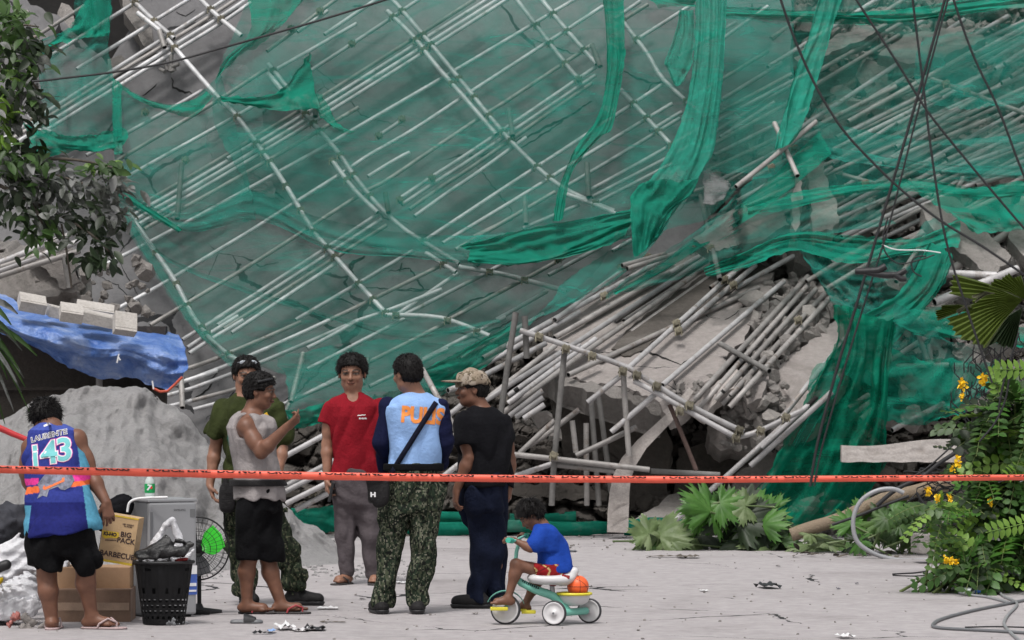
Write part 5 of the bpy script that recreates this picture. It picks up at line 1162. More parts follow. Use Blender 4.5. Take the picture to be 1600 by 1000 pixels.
p.wear('trousers', 'camo', T[:5], .012, [((622, 772), (609, 850), .093, .075), ((609, 850), (599, 938), .073, .062), ((671, 772), (661, 850), .093, .076), ((661, 850), (653, 936), .074, .062)], cuts=[((646, 729), (0, 0, 1)), ((646, 944), (0, 0, -1))], fold=(8, .009, 16))
p.wear('belt', 'black_shorts', [(646, 750, .156, .114, -12), (646, 708, .150, .110, -12)], .044, fold=None, cuts=[((646, 735), (0, 0, -1)), ((646, 724), (0, 0, 1))])
shoe(p, (594, 944), (-.3, 1), M['leather']); shoe(p, (652, 942), (-.1, 1), M['leather'])
project(text_bm('PULIS', .135, .006), 'back_lettering', mat_simple('orange_print', (.85, .28, .06), .7, .1), vest, vb, (661, 650), 25, -4, .86, 1.05)
sp = []
for t in range(15):
    u = t/14; x = 682+(610-682)*u; y = 628+(742-628)*u; h = vb.ray_cast(P(x, y, 25)-Vector((0, 2, 0)), Vector((0, 1, 0)), 6); sp.append((h[0] if h[0] else P(x, y, 24.86))+Vector((0, -.006, 0)))
strap('bag_strap', M['strap'], p.o, sp, .034)
S = SDF(); S.ell(np.array(P(592, 768, 24.82)), (.062, .035, .085), None, .02, p=3.5); S.ell(np.array(P(590, 748, 24.82)), (.06, .04, .03), None, .02, p=3); vt, Q = S.mesh(.007, folds(3, .004, 20)); bg_ = np_mesh('sling_bag', vt, Q, M['leather'], p.o)
project(text_bm('H', .05, .003), 'bag_mark', M['white'], bg_, p.on(vt, Q), (574+9, 773), 24.8, 0, 1, .8)
# ---- man in the red shirt
p = Fig(28.4, 'person in a dark red v-neck shirt and grey trousers facing the camera, holding a phone', SKL)
T = [(552, 790, .13, .11, 180), (552, 765, .148, .115, 180), (553, 740, .142, .11, 180), (554, 715, .138, .108, 180), (554, 680, .146, .115, 180), (554, 650, .165, .12, 180), (554, 635, .17, .105, 180), (553, 624, .115, .08, 180), (552, 616, .062, .06, 180)]
p.head((550, 583), 184, -3, .262, (552, 618), wide=1.1, nr=.06)
p.arm((518, 641), (511, 694, .02), (511, 748, -.04), (.02, -.1, -1), (1, .2, 0), 1, .75, ra=.05).arm((592, 641), (602, 694), (600, 745, -.04), (0, -.1, -1), (-1, 0, 0), -1, .5)
p.leg((537, 770), (538, 835, -.02), (541, 900), (-.55, -1), r=.9).leg((570, 770), (578, 835, -.02), (585, 898), (.0, -1), r=.9)
p.body(T).hair(front=.056, nape=-.02, seed=5, thick=.016, tuft=.006, sl=.024, up=.2)
sh = p.wear('shirt', 'red_shirt', T[1:], .020, [((520, 638), (510, 660), .068, .066), ((590, 638), (602, 662), .068, .066)], scuts=[((509, 661), (-.12, 0, -1))], cuts=[((554, 740), (0, 0, -1))], fold=(11, .008, 12), neck=((552, 612, -.10), (.062, .09, .075)))
vb = p.on(*p.last)
project(text_bm('~~', .05, .0015), 'chest_print', M['white'], sh, vb, (566, 648), 28.4, 5, 1, .8)
project(text_bm('sea', .038, .001), 'chest_print', M['white'], sh, vb, (568, 653), 28.4, 0, 1.2, .6)
p.wear('trousers', 'grey_trousers', T[:5], .012, [((538, 780), (539, 835), .084, .074), ((539, 835), (541, 896), .073, .050), ((569, 780), (578, 835), .084, .074), ((578, 835), (584, 894), .073, .050)], cuts=[((552, 737), (0, 0, 1)), ((560, 900), (0, 0, -1))], fold=(13, .008, 14))
flipflop(p, (541, 903), (-.55, -1), M['sole_dark'], M['sole_dark']); flipflop(p, (585, 901), (0, -1), M['sole_dark'], M['sole_dark'])
mb = MB(); mb.box(P(517.5, 769, 28.29), (.022, .075, .145), Matrix.Rotation(R(12), 3, 'Y'), bev=.004); tag(mb.build('phone', M['black']), 'black phone held in the hand of the red shirted man', 'phone')
# ---- olive shirt
p = Fig(25.9, 'person in an olive t-shirt and dark camouflage trousers with sunglasses pushed up on his hair', SKL)
T = [(392, 800, .145, .12, 172), (392, 775, .16, .125, 172), (393, 745, .16, .12, 172), (393, 715, .158, .118, 172), (392, 680, .168, .122, 172), (390, 655, .178, .12, 172), (388, 638, .165, .105, 172), (384, 624, .11, .08, 172), (383, 614, .062, .06, 172)]
p.head((385, 586), 166, -4, .235, (383, 617), wide=1.05, nr=.06)
p.arm((347, 645), (336, 703, .03), (328, 757, -.03), (.25, -.15, -1), (1, .1, .3), 1, .55, ra=.051).arm((431, 645), (440, 700), (434, 745, -.1), (-.2, -.2, -1), (-1, 0, 0), -1, .5, ra=.051)
p.leg((372, 785), (372, 850), (385, 925), (.25, -1), r=.9, foot=False).leg((418, 785), (443, 855), (462, 918), (1, -.35), r=.9, foot=False)
p.body(T).hair(front=.058, nape=-.03, seed=7, thick=.014, tuft=.006)
sh = p.wear('shirt', 'olive_shirt', T[1:], .018, [((350, 640), (336, 678, .01), .07, .068), ((429, 640), (441, 678), .07, .068)], scuts=[((334, 681), (-.2, 0, -1))], cuts=[((392, 757), (0, 0, -1))], fold=(17, .008, 12), neck=((383, 611, -.08), (.075, .09, .05)))
project(text_bm('6', .10, .008), 'chest_print', mat_simple('yellow_print', (.75, .45, .03), .7), sh, p.on(*p.last), (415, 655), 25.9, -8, 1, 1)
p.wear('trousers', 'camo_dark', T[:4], .014, [((374, 785), (372, 850), .10, .082), ((372, 850), (384, 918), .08, .072), ((416, 785), (444, 855), .10, .082), ((444, 855), (462, 912), .080, .074)], cuts=[((392, 752), (0, 0, 1))], fold=(19, .014, 16))
shoe(p, (387, 928), (.35, -1), M['leather'], .27, 'boot', .12); shoe(p, (462, 925), (1, -.3), M['leather'], .29, 'boot', .13)
S = SDF(); S.ell(np.array(P(355, 778, 25.75)), (.055, .05, .10), None, .02, p=3.5); S.cone(np.array(P(352, 750, 25.72)), np.array(P(357, 770, 25.72)), .018, .02); S.cone(np.array(P(350, 800, 25.8)), np.array(P(352, 838, 25.8)), .008, .006); vt, Q = S.mesh(.008); np_mesh('holster', vt, Q, M['leather'], p.o)
mb = MB(); gc = p.hc; r_, f_, u_ = basis(p.hf, p.hu)
for s_ in (-1, 1):
    c = gc+u_*.088+f_*.062+r_*.031*s_; bm = bmesh.new(); bmesh.ops.create_uvsphere(bm, u_segments=12, v_segments=8, radius=1); mb.bm(bm, Matrix(((r_[0]*.028, f_[0]*.007, u_[0]*.017, c[0]), (r_[1]*.028, f_[1]*.007, u_[1]*.017, c[1]), (r_[2]*.028, f_[2]*.007, u_[2]*.017, c[2]), (0, 0, 0, 1))))
    mb.tube([Vector(gc+u_*.09+f_*.058+r_*.058*s_), Vector(gc+u_*.07-f_*.03+r_*.088*s_)], .004, 6)
tag(mb.build('sunglasses', mat_simple('grey_lens', (.35, .38, .42), .15, .1, spec=.8)), 'pale lens sunglasses resting on the hair of the olive shirted man', 'sunglasses')
# ---- grey singlet, pointing
p = Fig(25.0, 'person in a grey singlet and black shorts pointing with his raised hand', SKD)
T = [(404, 800, .12, .13, 70), (403, 775, .12, .135, 70), (401, 745, .12, .125, 70), (399, 715, .122, .122, 68), (394, 690, .13, .125, 64), (391, 668, .15, .125, 60), (391, 655, .13, .10, 60), (392, 645, .085, .075, 64), (394, 638, .055, .06, 70)]
p.head((407, 611), 100, -5, .23, (394, 646), nr=.056)
p.arm((385, 667, -.13), (408, 707, -.22), (447, 668, -.27), (.8, -.1, .62), (.2, .35, .9), -1, .9, ra=.052, curls=[.25, 1.0, 1.25, 1.3]).arm((404, 665, .14), (418, 712, .16), (430, 738, .05), (.4, -.5, -.6), (0, -1, 0), 1, .7)
p.leg((391, 800, -.05), (389, 872, -.03), (386, 943, -.02), (1, -.18), r=1.0).leg((414, 800, .06), (419, 872, .04), (440, 945, .02), (1, -.12), r=1.0)
p.body(T).hair(front=.050, nape=-.085, seed=9, thick=.014, tuft=.006)
p.wear('singlet', 'grey_singlet', T[0:-1], .020, cuts=[((400, 778), (0, 0, -1))], fold=(23, .007, 12), neck=None, extra=lambda S: (S.ell(p.J((378, 660, -.17)), (.085, .10, .115), None, .01, sub=True), S.ell(p.J((412, 655, .16)), (.09, .1, .12), None, .01, sub=True), S.ell(p.J((402, 641, -.01)), (.085, .085, .06), None, .01, sub=True), 0))
p.wear('shorts', 'black_shorts', T[:4], .004, [((392, 800, -.05), (390, 868, -.04), .098, .088), ((413, 800, .06), (421, 866, .04), .098, .09)], cuts=[((400, 768), (0, 0, 1)), ((405, 874), (0, 0, -1))], fold=(29, .007, 12))
p.wear('waist_bag', 'leather', [(403, 775, .132, .148, 70), (401, 735, .132, .145, 70)], .036, fold=None, cuts=[((400, 759), (0, 0, -1)), ((400, 749), (0, 0, 1))], k=.008, extra=lambda S: (S.ell(p.J((440, 775, -.02)), (.05, .07, .09), None, .02, p=3), S.cone(p.J((446, 800, -.03)), p.J((444, 812, -.03)), .025, .015)))
flipflop(p, (388, 945), (1, -.18), M['strap_red'], M['sole_dark']); flipflop(p, (442, 945), (1, -.12), M['strap_red'], M['sole_dark'])
mb = MB(); c = p.hc; r_, f_, u_ = basis(p.hf, p.hu)
for s_ in (-1, 1): mb.tube([Vector(c+u_*.085+f_*.075+r_*.02*s_), Vector(c+u_*.078+f_*.055+r_*.065*s_), Vector(c+u_*.06-f_*.0+r_*.094*s_)], .009, 8)
tag(mb.build('sunglasses', M['black']), 'black sunglasses resting on the hair of the man in the grey singlet', 'sunglasses')
net('small blue towel slung behind the shoulder of the man in the grey singlet', [[(362, 664), (366, 660), (372, 668)], [(356, 684), (361, 686), (368, 690)], [(356, 696), (362, 700), (368, 698)]], lambda x, y: 24.96, 'net', (1, .01, 0, 0), 6, 1, 50, name='towel', cat='towel', wr=.0)
bpy.context.scene.collection.objects[-1]['group'] = 'cloths'; 
# ---- capped man in black
p = Fig(25.6, 'person in a black t-shirt, jeans and a camouflage cap seen from behind looking left', SKD)
T = [(757, 800, .125, .125, -50), (757, 775, .14, .14, -50), (757, 745, .145, .14, -50), (758, 715, .145, .138, -48), (757, 685, .16, .135, -45), (755, 662, .172, .122, -42), (754, 650, .155, .105, -42), (753, 641, .10, .08, -45), (752, 634, .06, .06, -45)]
p.head((737, 608), -97, 2, .232, (752, 641), nr=.058)
p.arm((727, 664, -.09), (733, 716, -.12), (714, 764, -.12), (-.15, .05, -1), (.9, .3, 0), -1, .55, ra=.05).arm((786, 668, .06), (797, 718, .08), (796, 758, .02), (0, -.05, -1), (-1, .1, 0), 1, .75, ra=.046)
p.leg((746, 795), (754, 862), (743, 930, -.05), (-1, .25), r=.86, foot=False).leg((770, 795, .05), (773, 862, .05), (775, 930, .1), (-.9, .6), r=.80, foot=False)
p.body(T).hair(front=.03, nape=-.06, seed=10, thick=.010, tuft=.003)
p.wear('shirt', 'black_shirt', T[1:], .018, [((727, 662, -.09), (728, 690, -.12), .07, .07), ((785, 664, .06), (795, 694, .07), .066, .062)], scuts=[((728, 692), (.1, 0, -1))], cuts=[((757, 757), (0, 0, -1))], fold=(31, .009, 12), neck=((747, 633), (.085, .08, .045)), extra=lambda S: None)
p.wear('jeans', 'jeans', T[:4], .012, [((747, 795), (754, 862), .096, .070), ((754, 862), (743, 935, -.05), .068, .055), ((770, 795, .05), (773, 862, .05), .094, .068), ((773, 862, .05), (775, 932, .1), .066, .052)], cuts=[((757, 742), (0, 0, 1)), ((757, 938), (0, 0, -1))], fold=(37, .010, 14))
shoe(p, (747, 936, -.05), (-1, .1), M['leather'], .27, 'sandal'); shoe(p, (772, 932, .1), (-1, .25), M['leather'], .27, 'sandal')
r_, f_, u_ = basis(p.hf, p.hu); B = np.stack([r_, f_, u_], -1); S = SDF(); S.ell(p.hc+u_*.045-f_*.008, (.094, .112, .090), B, .01); S.plane(p.hc+u_*.032, -u_-f_*.12, .008); S.cone(p.hc-f_*.11+u_*.045, p.hc-f_*.112+u_*.03, .012, .012)
vt, Q = S.mesh(.006, folds(41, .004, 25)); cp = np_mesh('cap', vt, Q, mat_camo('faded_camouflage', [((.26, .21, .16), 0), ((.14, .115, .08), .55), ((.33, .28, .23), .55), ((.09, .07, .055), .62)], 16), p.o)
S = SDF(); S.ell(p.hc+f_*.135+u_*.046, (.075, .075, .008), B, .006); S.ell(p.hc+f_*.10+u_*.048, (.078, .05, .010), B, .02); vt, Q = S.mesh(.005); np_mesh('peak', vt, Q, M['cap_cloth'], cp)
# ---- jersey man
p = Fig(23.5, 'person in a blue basketball jersey numbered 143 and black shorts bending over the boxes', SKD)
T = [(97, 868, .13, .12, 8), (97, 842, .172, .14, 8), (97, 815, .175, .14, 8, .02), (94, 785, .165, .13, 8, .06), (88, 745, .158, .13, 8, .13), (84, 710, .165, .135, 8, .2), (84, 690, .165, .125, 8, .24), (84, 676, .13, .11, 8, .27), (82, 664, .07, .075, 8, .3)]
p.head((70, 656, .40), -8, -40, .235, (82, 668, .32), nr=.06)
p.arm((120, 686, .24), (144, 745, .2), (166, 785, .12), (.18, -.1, -1), (-.3, .9, .1), -1, .55, ra=.054).arm((48, 700, .24), (40, 740, .3), (60, 790, .45), (.3, .6, -.6), (0, 0, -1), 1, .5, ra=.05)
p.leg((73, 850), (73, 902, .0), (81, 972), (-.1, 1), r=1.1).leg((122, 850), (134, 890), (143, 960, .05), (.9, -.2), r=1.1)
p.body(T, paint=False).hair(front=.05, nape=-.085, seed=12, thick=.018, tuft=.010, sl=.035, up=.3, strands=1300)
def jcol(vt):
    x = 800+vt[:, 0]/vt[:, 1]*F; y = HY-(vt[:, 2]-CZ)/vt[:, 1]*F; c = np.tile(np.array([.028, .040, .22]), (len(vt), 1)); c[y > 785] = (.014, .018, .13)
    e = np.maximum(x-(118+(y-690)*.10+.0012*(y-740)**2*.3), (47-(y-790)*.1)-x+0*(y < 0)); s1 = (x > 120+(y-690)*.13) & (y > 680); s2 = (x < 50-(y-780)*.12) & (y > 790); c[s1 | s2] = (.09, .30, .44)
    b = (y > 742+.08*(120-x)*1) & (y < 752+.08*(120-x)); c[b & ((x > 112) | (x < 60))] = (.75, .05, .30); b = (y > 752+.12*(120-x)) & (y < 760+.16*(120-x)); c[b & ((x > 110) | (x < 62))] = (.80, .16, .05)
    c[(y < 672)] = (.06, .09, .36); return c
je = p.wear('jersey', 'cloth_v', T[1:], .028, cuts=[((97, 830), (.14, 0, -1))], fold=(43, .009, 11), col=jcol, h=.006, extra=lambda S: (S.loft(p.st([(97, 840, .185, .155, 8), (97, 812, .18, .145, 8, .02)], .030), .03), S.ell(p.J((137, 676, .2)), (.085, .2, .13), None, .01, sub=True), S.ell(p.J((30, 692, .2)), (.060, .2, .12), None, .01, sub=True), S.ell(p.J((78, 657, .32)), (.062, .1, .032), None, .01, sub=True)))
vb = p.on(*p.last); tq = mat_simple('turquoise_print', (.16, .50, .52), .7, .05); wt_ = mat_simple('white_print', (.7, .68, .72), .7, .05); pk = mat_simple('pink_print', (.6, .08, .35), .7)
for ch, x, y, rt, sx, sz in (('1', 54, 716, 8, .95, .19), ('4', 76, 709, 8, 1.05, .19), ('3', 99, 704, 8, 1.05, .19)):
    project(text_bm(ch, sz, .013), 'number', pk, je, vb, (x, y), 23.5, rt, sx, 1, .003); project(text_bm(ch, sz, .010), 'number', wt_, je, vb, (x, y), 23.5, rt, sx, 1, .0045); project(text_bm(ch, sz, .004), 'number', tq, je, vb, (x, y), 23.5, rt, sx, 1, .006)
project(text_bm('LAURENTE', .046, .003), 'name_lettering', wt_, je, vb, (72, 681), 23.5, 14, 1.0, .95, .003, arc=-.3); project(text_bm('LAURENTE', .046, .0), 'name_lettering', M['black'], je, vb, (72, 681), 23.5, 14, 1.0, .95, .0045, arc=-.3)
project(poly_bm([(-.03, -.005), (.03, -.005), (.028, .008), (-.03, .008)]), 'collar_label', wt_, je, vb, (70, 664), 23.5, 20)
project(poly_bm([(-.115, -.09), (-.09, -.05), (-.105, .0), (-.05, .05), (.0, .06), (.06, .05), (.12, .045), (.14, .0), (.115, -.04), (.075, -.055), (.05, -.05), (.03, -.03), (-.03, -.045), (-.045, -.085), (-.075, -.075)]), 'back_print', mat_simple('grey_print', (.20, .21, .27), .8, .5, 40), je, vb, (84, 753), 23.5, 6, .92)
project(poly_bm([(-.07, -.02), (-.06, -.035), (.07, -.012), (.075, .01), (.062, .012), (.055, -.002), (-.05, -.018), (-.055, -.004)]), 'back_print', mat_simple('orange_red_print', (.8, .18, .06), .8), je, vb, (84, 753), 23.5, 14, 1, 1, .005)
p.wear('shorts', 'black_shorts', T[:4], .010, [((72, 850), (71, 888), .115, .105), ((123, 850), (133, 872), .112, .098)], cuts=[((97, 827), (0, 0, 1)), ((90, 889), (-.18, 0, -1))], fold=(47, .014, 12))
flipflop(p, (82, 975), (.0, 1), M['sole_pale'], M['sole_pale'], sc=1.1); flipflop(p, (146, 963, .05), (.95, -.2), M['sole_pale'], M['sole_pale'], sc=1.15)
# ---- child
p = Fig(24.0, 'small child in a blue shirt and red patterned shorts sitting barefoot on the tricycle', SKD)
T = [(868, 905, .085, .085, -90), (869, 888, .09, .088, -90), (866, 868, .088, .08, -90), (862, 850, .092, .082, -90), (856, 836, .098, .075, -90), (852, 826, .08, .06, -90), (848, 818, .045, .045, -90)]
p.head((829, 805), -95, -40, .175, (848, 820), nr=.036)
p.arm((850, 834, -.09), (829, 857, -.13), (802, 843, -.10), (-1, .1, .1), (0, .1, -1), -1, 1.1, ra=.029, sc=.58).arm((849, 832, .08), (838, 850, .12), (826, 838, .12), (-.9, .3, .3), (0, .1, -1), 1, 1.1, ra=.028, sc=.58)
p.leg((860, 896, -.055), (806, 882, -.09), (794, 934, -.10), (-1, -.05), r=.63, L=.66, flat=False).leg((860, 898, .055), (838, 908, .09), (820, 945, .07), (-.6, .1), r=.6, L=.62, flat=False)
p.body(T, h=.005).hair(front=.045, nape=-.075, seed=14, thick=.020, tuft=.008, sl=.035, strands=1200)
p.wear('shirt', 'blue_shirt', T[0:], .014, [((850, 832, -.09), (836, 849, -.115), .043, .045, .02), ((849, 832, .08), (838, 846, .10), .042, .044, .02)], cuts=[((866, 891), (.12, 0, -1))], fold=(53, .006, 18), neck=((842, 815), (.045, .06, .03)), h=.006)
def scol(vt):
    x = vt[:, 0]*40; z = vt[:, 2]*40; n = np.sin(x*1.9+z*1.2+np.sin(z*1.7)*1.3); c = np.tile(np.array([.26, .012, .015]), (len(vt), 1)); c[n > .86] = (.50, .38, .16); c[np.sin(x*1.1-z*2.3) > .93] = (.12, .01, .012); return c
p.wear('shorts', 'cloth_v', T[:4], .010, [((862, 896, -.05), (842, 890, -.07), .066, .064, .02), ((862, 898, .05), (846, 894, .06), .062, .06, .02)], cuts=[((869, 884), (.1, 0, 1)), ((836, 890), (-1, 0, -.1))], fold=(59, .006, 20), col=scol, h=.005)
child = p
# ---------------------------------------------------------------- left side: sand heap, shack wall, tarpaulin, belongings
def cloth_solid(name, rows, D, mats, thick=.02, **k): return net('', rows, D, mats, **k)
# grey sand heap
mb = MB(); prof = [(-160, 690), (-60, 672), (0, 652), (30, 636), (60, 620), (100, 612), (150, 611), (205, 612), (240, 620), (268, 640), (290, 664), (310, 684), (335, 706), (370, 735), (420, 770), (470, 815), (520, 858), (560, 880), (640, 888)]
def ph(px):
    for a, b in zip(prof, prof[1:]):
        if px <= b[0]: return a[1]+(b[1]-a[1])*(px-a[0])/(b[0]-a[0])
    return prof[-1][1]
nx_, ny_ = 230, 70; vs = []
for j in range(ny_):
    t = j/(ny_-1)
    for i in range(nx_):
        px = -160+800*i/(nx_-1); zt = CZ-(ph(px)-HY)/F*33.0; X = (px-800)/F*(30.6+2.2*t)
        zz = zt*(1-(1-min(1, t*1.12))**1.45) if t < .9 else zt*(1-(t-.9)*3); y = 29.6+(1-min(1, zt/1.4))*1.8+(3.6-(1-min(1, zt/1.4))*1.8)*t
        n = noise.fractal(Vector((X*2.0, y*1.6, zz*1.5)), .8, 2.1, 7); rl = noise.fractal(Vector((X*5+zz*1.5, zz*1.4, 3)), 1, 2, 5)
        cl_ = noise.voronoi(Vector((X*3.2, zz*3.5, 1)))[0]; k = min(1, zz*5)*min(1, t*8)
        vs.append((X+.05*n, y-k*(.13*rl+.13*n+.06*min(.5, cl_[1]-cl_[0])), max(-.01, zz+k*(.07*n+.03*rl))))
mb.add(vs, [(j*nx_+i, j*nx_+i+1, (j+1)*nx_+i+1, (j+1)*nx_+i) for j in range(ny_-1) for i in range(nx_-1)])
for _ in range(420):
    x = random.uniform(-10, 640); q = G(x, random.uniform(872, 905)); mb.bm(rock_bm(random.uniform(.012, .045), random, .7), Matrix.Translation(q), 0, False)
tag(mb.build('sand_heap', M['sand']), 'heap of grey sand and broken grit behind the boxes', 'sand heap', kind='stuff')
# dark shack wall with a post
wl_ = empty('shack_wall', P(130, 700, 34.6), 'dark stained wall under the blue tarpaulin behind the sand heap', 'wall')
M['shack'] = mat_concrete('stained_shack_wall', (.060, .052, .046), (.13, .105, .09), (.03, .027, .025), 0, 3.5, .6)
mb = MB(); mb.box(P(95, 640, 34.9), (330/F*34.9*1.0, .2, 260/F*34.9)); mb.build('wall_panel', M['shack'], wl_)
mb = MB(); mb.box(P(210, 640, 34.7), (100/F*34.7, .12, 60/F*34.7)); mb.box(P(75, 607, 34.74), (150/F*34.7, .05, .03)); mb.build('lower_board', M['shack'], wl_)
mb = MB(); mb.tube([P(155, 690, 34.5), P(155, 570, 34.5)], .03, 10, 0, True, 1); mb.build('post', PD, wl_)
# tarpaulin
m, nt, b = newmat('blue_tarpaulin'); tc = N(nt, 'ShaderNodeTexCoord'); n1 = N(nt, 'ShaderNodeTexNoise', Scale=3.5, Detail=10, Roughness=.72, Distortion=.5); nt.links.new(tc.outputs['Object'], n1.inputs[0])
nt.links.new(ramp(nt, n1.outputs[0], [(.26, (.028, .075, .30)), (.44, (.065, .15, .42)), (.56, (.15, .24, .50)), (.72, (.34, .41, .58))]), b.inputs['Base Color']); b.inputs['Roughness'].default_value = .42
n2 = N(nt, 'ShaderNodeTexNoise', Scale=14, Detail=8, Distortion=1.5); nt.links.new(tc.outputs['Object'], n2.inputs[0]); bp = N(nt, 'ShaderNodeBump', Strength=.55, Distance=.04); nt.links.new(n2.outputs[0], bp.inputs['Height']); nt.links.new(bp.outputs[0], b.inputs['Normal']); M['tarp'] = m
tp = tag(net('', [
 [(-60, 440, -1.0), (0, 458, -1.0), (40, 478, -.9), (95, 492, -.9), (150, 505, -.9), (200, 512, -.9), (240, 514, -.9), (278, 523, -.8)],
 [(-60, 462, -.6), (0, 480, -.6), (50, 492, -.5), (100, 502, -.5), (150, 513, -.4), (200, 520, -.4), (248, 527, -.4), (288, 538, -.4)],
 [(-60, 478, -.2), (0, 492, -.2), (50, 505, -.1), (100, 520, 0), (150, 535, 0), (200, 540, 0), (250, 548, 0), (293, 560, 0)],
 [(-60, 490, 0), (0, 504, 0), (50, 524, .05), (100, 540, .08), (150, 552, .08), (205, 552, .1), (255, 572, .1), (292, 575, .1)],
 [(-60, 498, -.05), (0, 512, -.05), (50, 534, -.1), (100, 556, -.12), (150, 570, -.1), (205, 566, -.05), (245, 590, .02), (284, 590, .08)],
 [(-60, 500, -.1), (0, 520, -.1), (60, 545, -.2), (110, 574, -.2), (160, 592, -.2), (205, 590, -.15), (240, 604, -.02), (262, 610, .05)]],
 lambda x, y: 34.2, 'tarp', (5, .035, 3, .035), 14, 2, 60, name='tarpaulin', wr=.05), 'crumpled blue tarpaulin weighed down with concrete blocks on the shack roof', 'tarpaulin')
if 'group' in tp: del tp['group']
mb = MB(); mb.tube([P(x, y, 34.05) for x, y in [(238, 606), (250, 612), (262, 611), (274, 600), (285, 589)]], .012, 8); mb.build('red_hem', mat_simple('red_hem', (.5, .09, .05), .6), tp)
mb = MB()
for a, b_ in [((186, 553), (183, 567)), ((184, 557), (188, 563)), ((238, 595), (240, 608))]: mb.tube([P(*a, 34.0), P(*b_, 34.0)], .008, 6)
mb.build('tie_cord', M['white'], tp)
# hollow concrete blocks on the tarpaulin
M['block'] = mat_concrete('pale_concrete_block', (.52, .49, .46), (.60, .58, .55), (.40, .37, .34), 0, 6, .5)
def cblock(label, px, py, L, rz, tilt, rx=0, d=34.0):
    B_ = Matrix.Rotation(R(rz), 3, 'Z') @ Matrix.Rotation(R(tilt), 3, 'Y') @ Matrix.Rotation(R(rx), 3, 'X'); c = P(px, py, d); mb = MB(); W_, H_ = .19, .10
    for x0, w in ((-L/2+.015, .03), (L/2-.015, .03), (-L/6, .028), (L/6, .028)): mb.box(c+B_ @ Vector((x0, 0, 0)), (w, W_-.052, H_-.01), B_)
    for s_ in (-1, 1): mb.box(c+B_ @ Vector((0, s_*(W_/2-.0135), 0)), (L, .027, H_), B_, bev=.004)
    mb.box(c+B_ @ Vector((0, 0, H_/2-.004)), (L-.003, W_-.056, .012), B_)
    return tag(mb.build('concrete_block', M['block']), label, 'concrete block', 'hollow blocks on the tarpaulin')
cblock('leftmost concrete block on the blue tarpaulin, standing apart', 50, 474, .24, 18, 10, 28, 34.2)
cblock('pale concrete block in the middle of the tarpaulin, nearest the camera', 111, 489, .20, 14, 8, 30, 33.9)
cblock('long flat block lying behind the middle block on the tarpaulin', 148, 486, .34, 8, 9, 24, 34.5)
cblock('thin block lying between the middle block and the rightmost block', 152, 498, .30, 12, 12, 12, 34.2)
cblock('rightmost concrete block on the tarpaulin, its hollow cells facing up', 195, 506, .20, 20, 8, 62, 34.0)
cblock('small block lying flat just right of the leftmost block', 86, 487, .15, 25, 12, 10, 34.4)
# ---- small fridge
M['fridge'] = mat_simple('grey_enamel', (.30, .305, .32), .35, .06, 4, .03, spec=.5); M['fridge_side'] = mat_simple('dark_enamel', (.15, .155, .165), .4, .08, 4, .03)
d0 = 24.6; fg = empty('fridge', P(255, 965, d0), 'small grey refrigerator standing behind the basket with a green bottle on top', 'refrigerator')
rzf = Matrix.Rotation(R(27), 3, 'Z'); k = d0/F; bc = P(256, 871, d0+.15)
def fb(nm, x, y, z, sx, sy, sz, mt, bev=.006):
    mb = MB(); mb.box(bc+rzf @ Vector((x, y, z)), (sx, sy, sz), rzf, bev=bev); return mb.build(nm, M[mt], fg)
fb('cabinet', 0, .03, 0, .325, .28, .74, 'fridge_side', .012)
dr = fb('door', .0, -.135, .0, .325, .045, .72, 'fridge', .014); fb('top_panel', 0, .01, .372, .335, .33, .02, 'fridge', .006); fb('plinth', 0, .03, -.385, .30, .26, .03, 'black', .004)
mb = MB(); mb.box(bc+rzf @ Vector((-.150, -.162, .0)), (.012, .012, .6), rzf); mb.build('door_handle', M['fridge_side'], dr)
mb = MB(); mb.box(bc+rzf @ Vector((.10, -.159, -.17)), (.13, .002, .13), rzf); mb.box(bc+rzf @ Vector((.10, -.161, -.17)), (.12, .002, .02), rzf, 1); mb.box(bc+rzf @ Vector((.10, -.161, -.21)), (.12, .002, .012), rzf, 1); mb.build('energy_sticker', [mat_simple('sticker_blue', (.06, .12, .42), .5), M['white']], dr)
mb = MB(); mb.box(bc+rzf @ Vector((.10, -.159, -.075)), (.13, .002, .055), rzf); mb.build('sticker', M['white'], dr)
mb = MB(); mb.box(bc+rzf @ Vector((.135, -.159, .29)), (.035, .002, .05), rzf); mb.build('emblem', mat_simple('emblem_grey', (.17, .175, .18), .4), dr)
lb = text_bm('SAMSUNG', .018, .0); me_ = MB(); M4 = Matrix.Translation(bc+rzf @ Vector((.045, -.1605, .31))) @ rzf.to_4x4() @ Matrix.Rotation(R(90), 4, 'X'); me_.bm(lb, M4, 0, False); me_.build('lettering', M['black'], dr)
mb = MB(); mb.tube(smooth_px([tuple(P(x, y, d0-.1)) for x, y in [(199, 800), (202, 786), (212, 780), (228, 778), (262, 777)]]), .008, 8); mb.build('power_cord', M['white'], fg)
# green bottle on the fridge
bt = empty('bottle', P(234, 779, d0+.1), 'small plastic bottle with a green label standing on the refrigerator', 'bottle')
def lathe(mb, base, prof_, n=20, mi=0, ax=None):
    vs = []
    for r_, z_ in prof_: vs += [base+Vector((r_*math.cos(6.283*i/n), r_*math.sin(6.283*i/n), z_)) if ax is None else base+ax @ Vector((r_*math.cos(6.283*i/n), r_*math.sin(6.283*i/n), z_)) for i in range(n)]
    mb.add(vs, [(j*n+i, j*n+(i+1) % n, (j+1)*n+(i+1) % n, (j+1)*n+i) for j in range(len(prof_)-1) for i in range(n)], mi)
bb = P(234, 778.5, d0+.1)
M['clearp'] = mat_simple('clear_plastic', (.5, .56, .54), .2, .1, 8, .05, spec=.6)
mb = MB(); lathe(mb, bb, [(0, 0), (.03, 0), (.033, .01), (.033, .03), (.030, .035), (.033, .095), (.028, .12), (.014, .14), (.013, .15), (0, .15)]); mb.build('bottle_body', M['clearp'], bt)
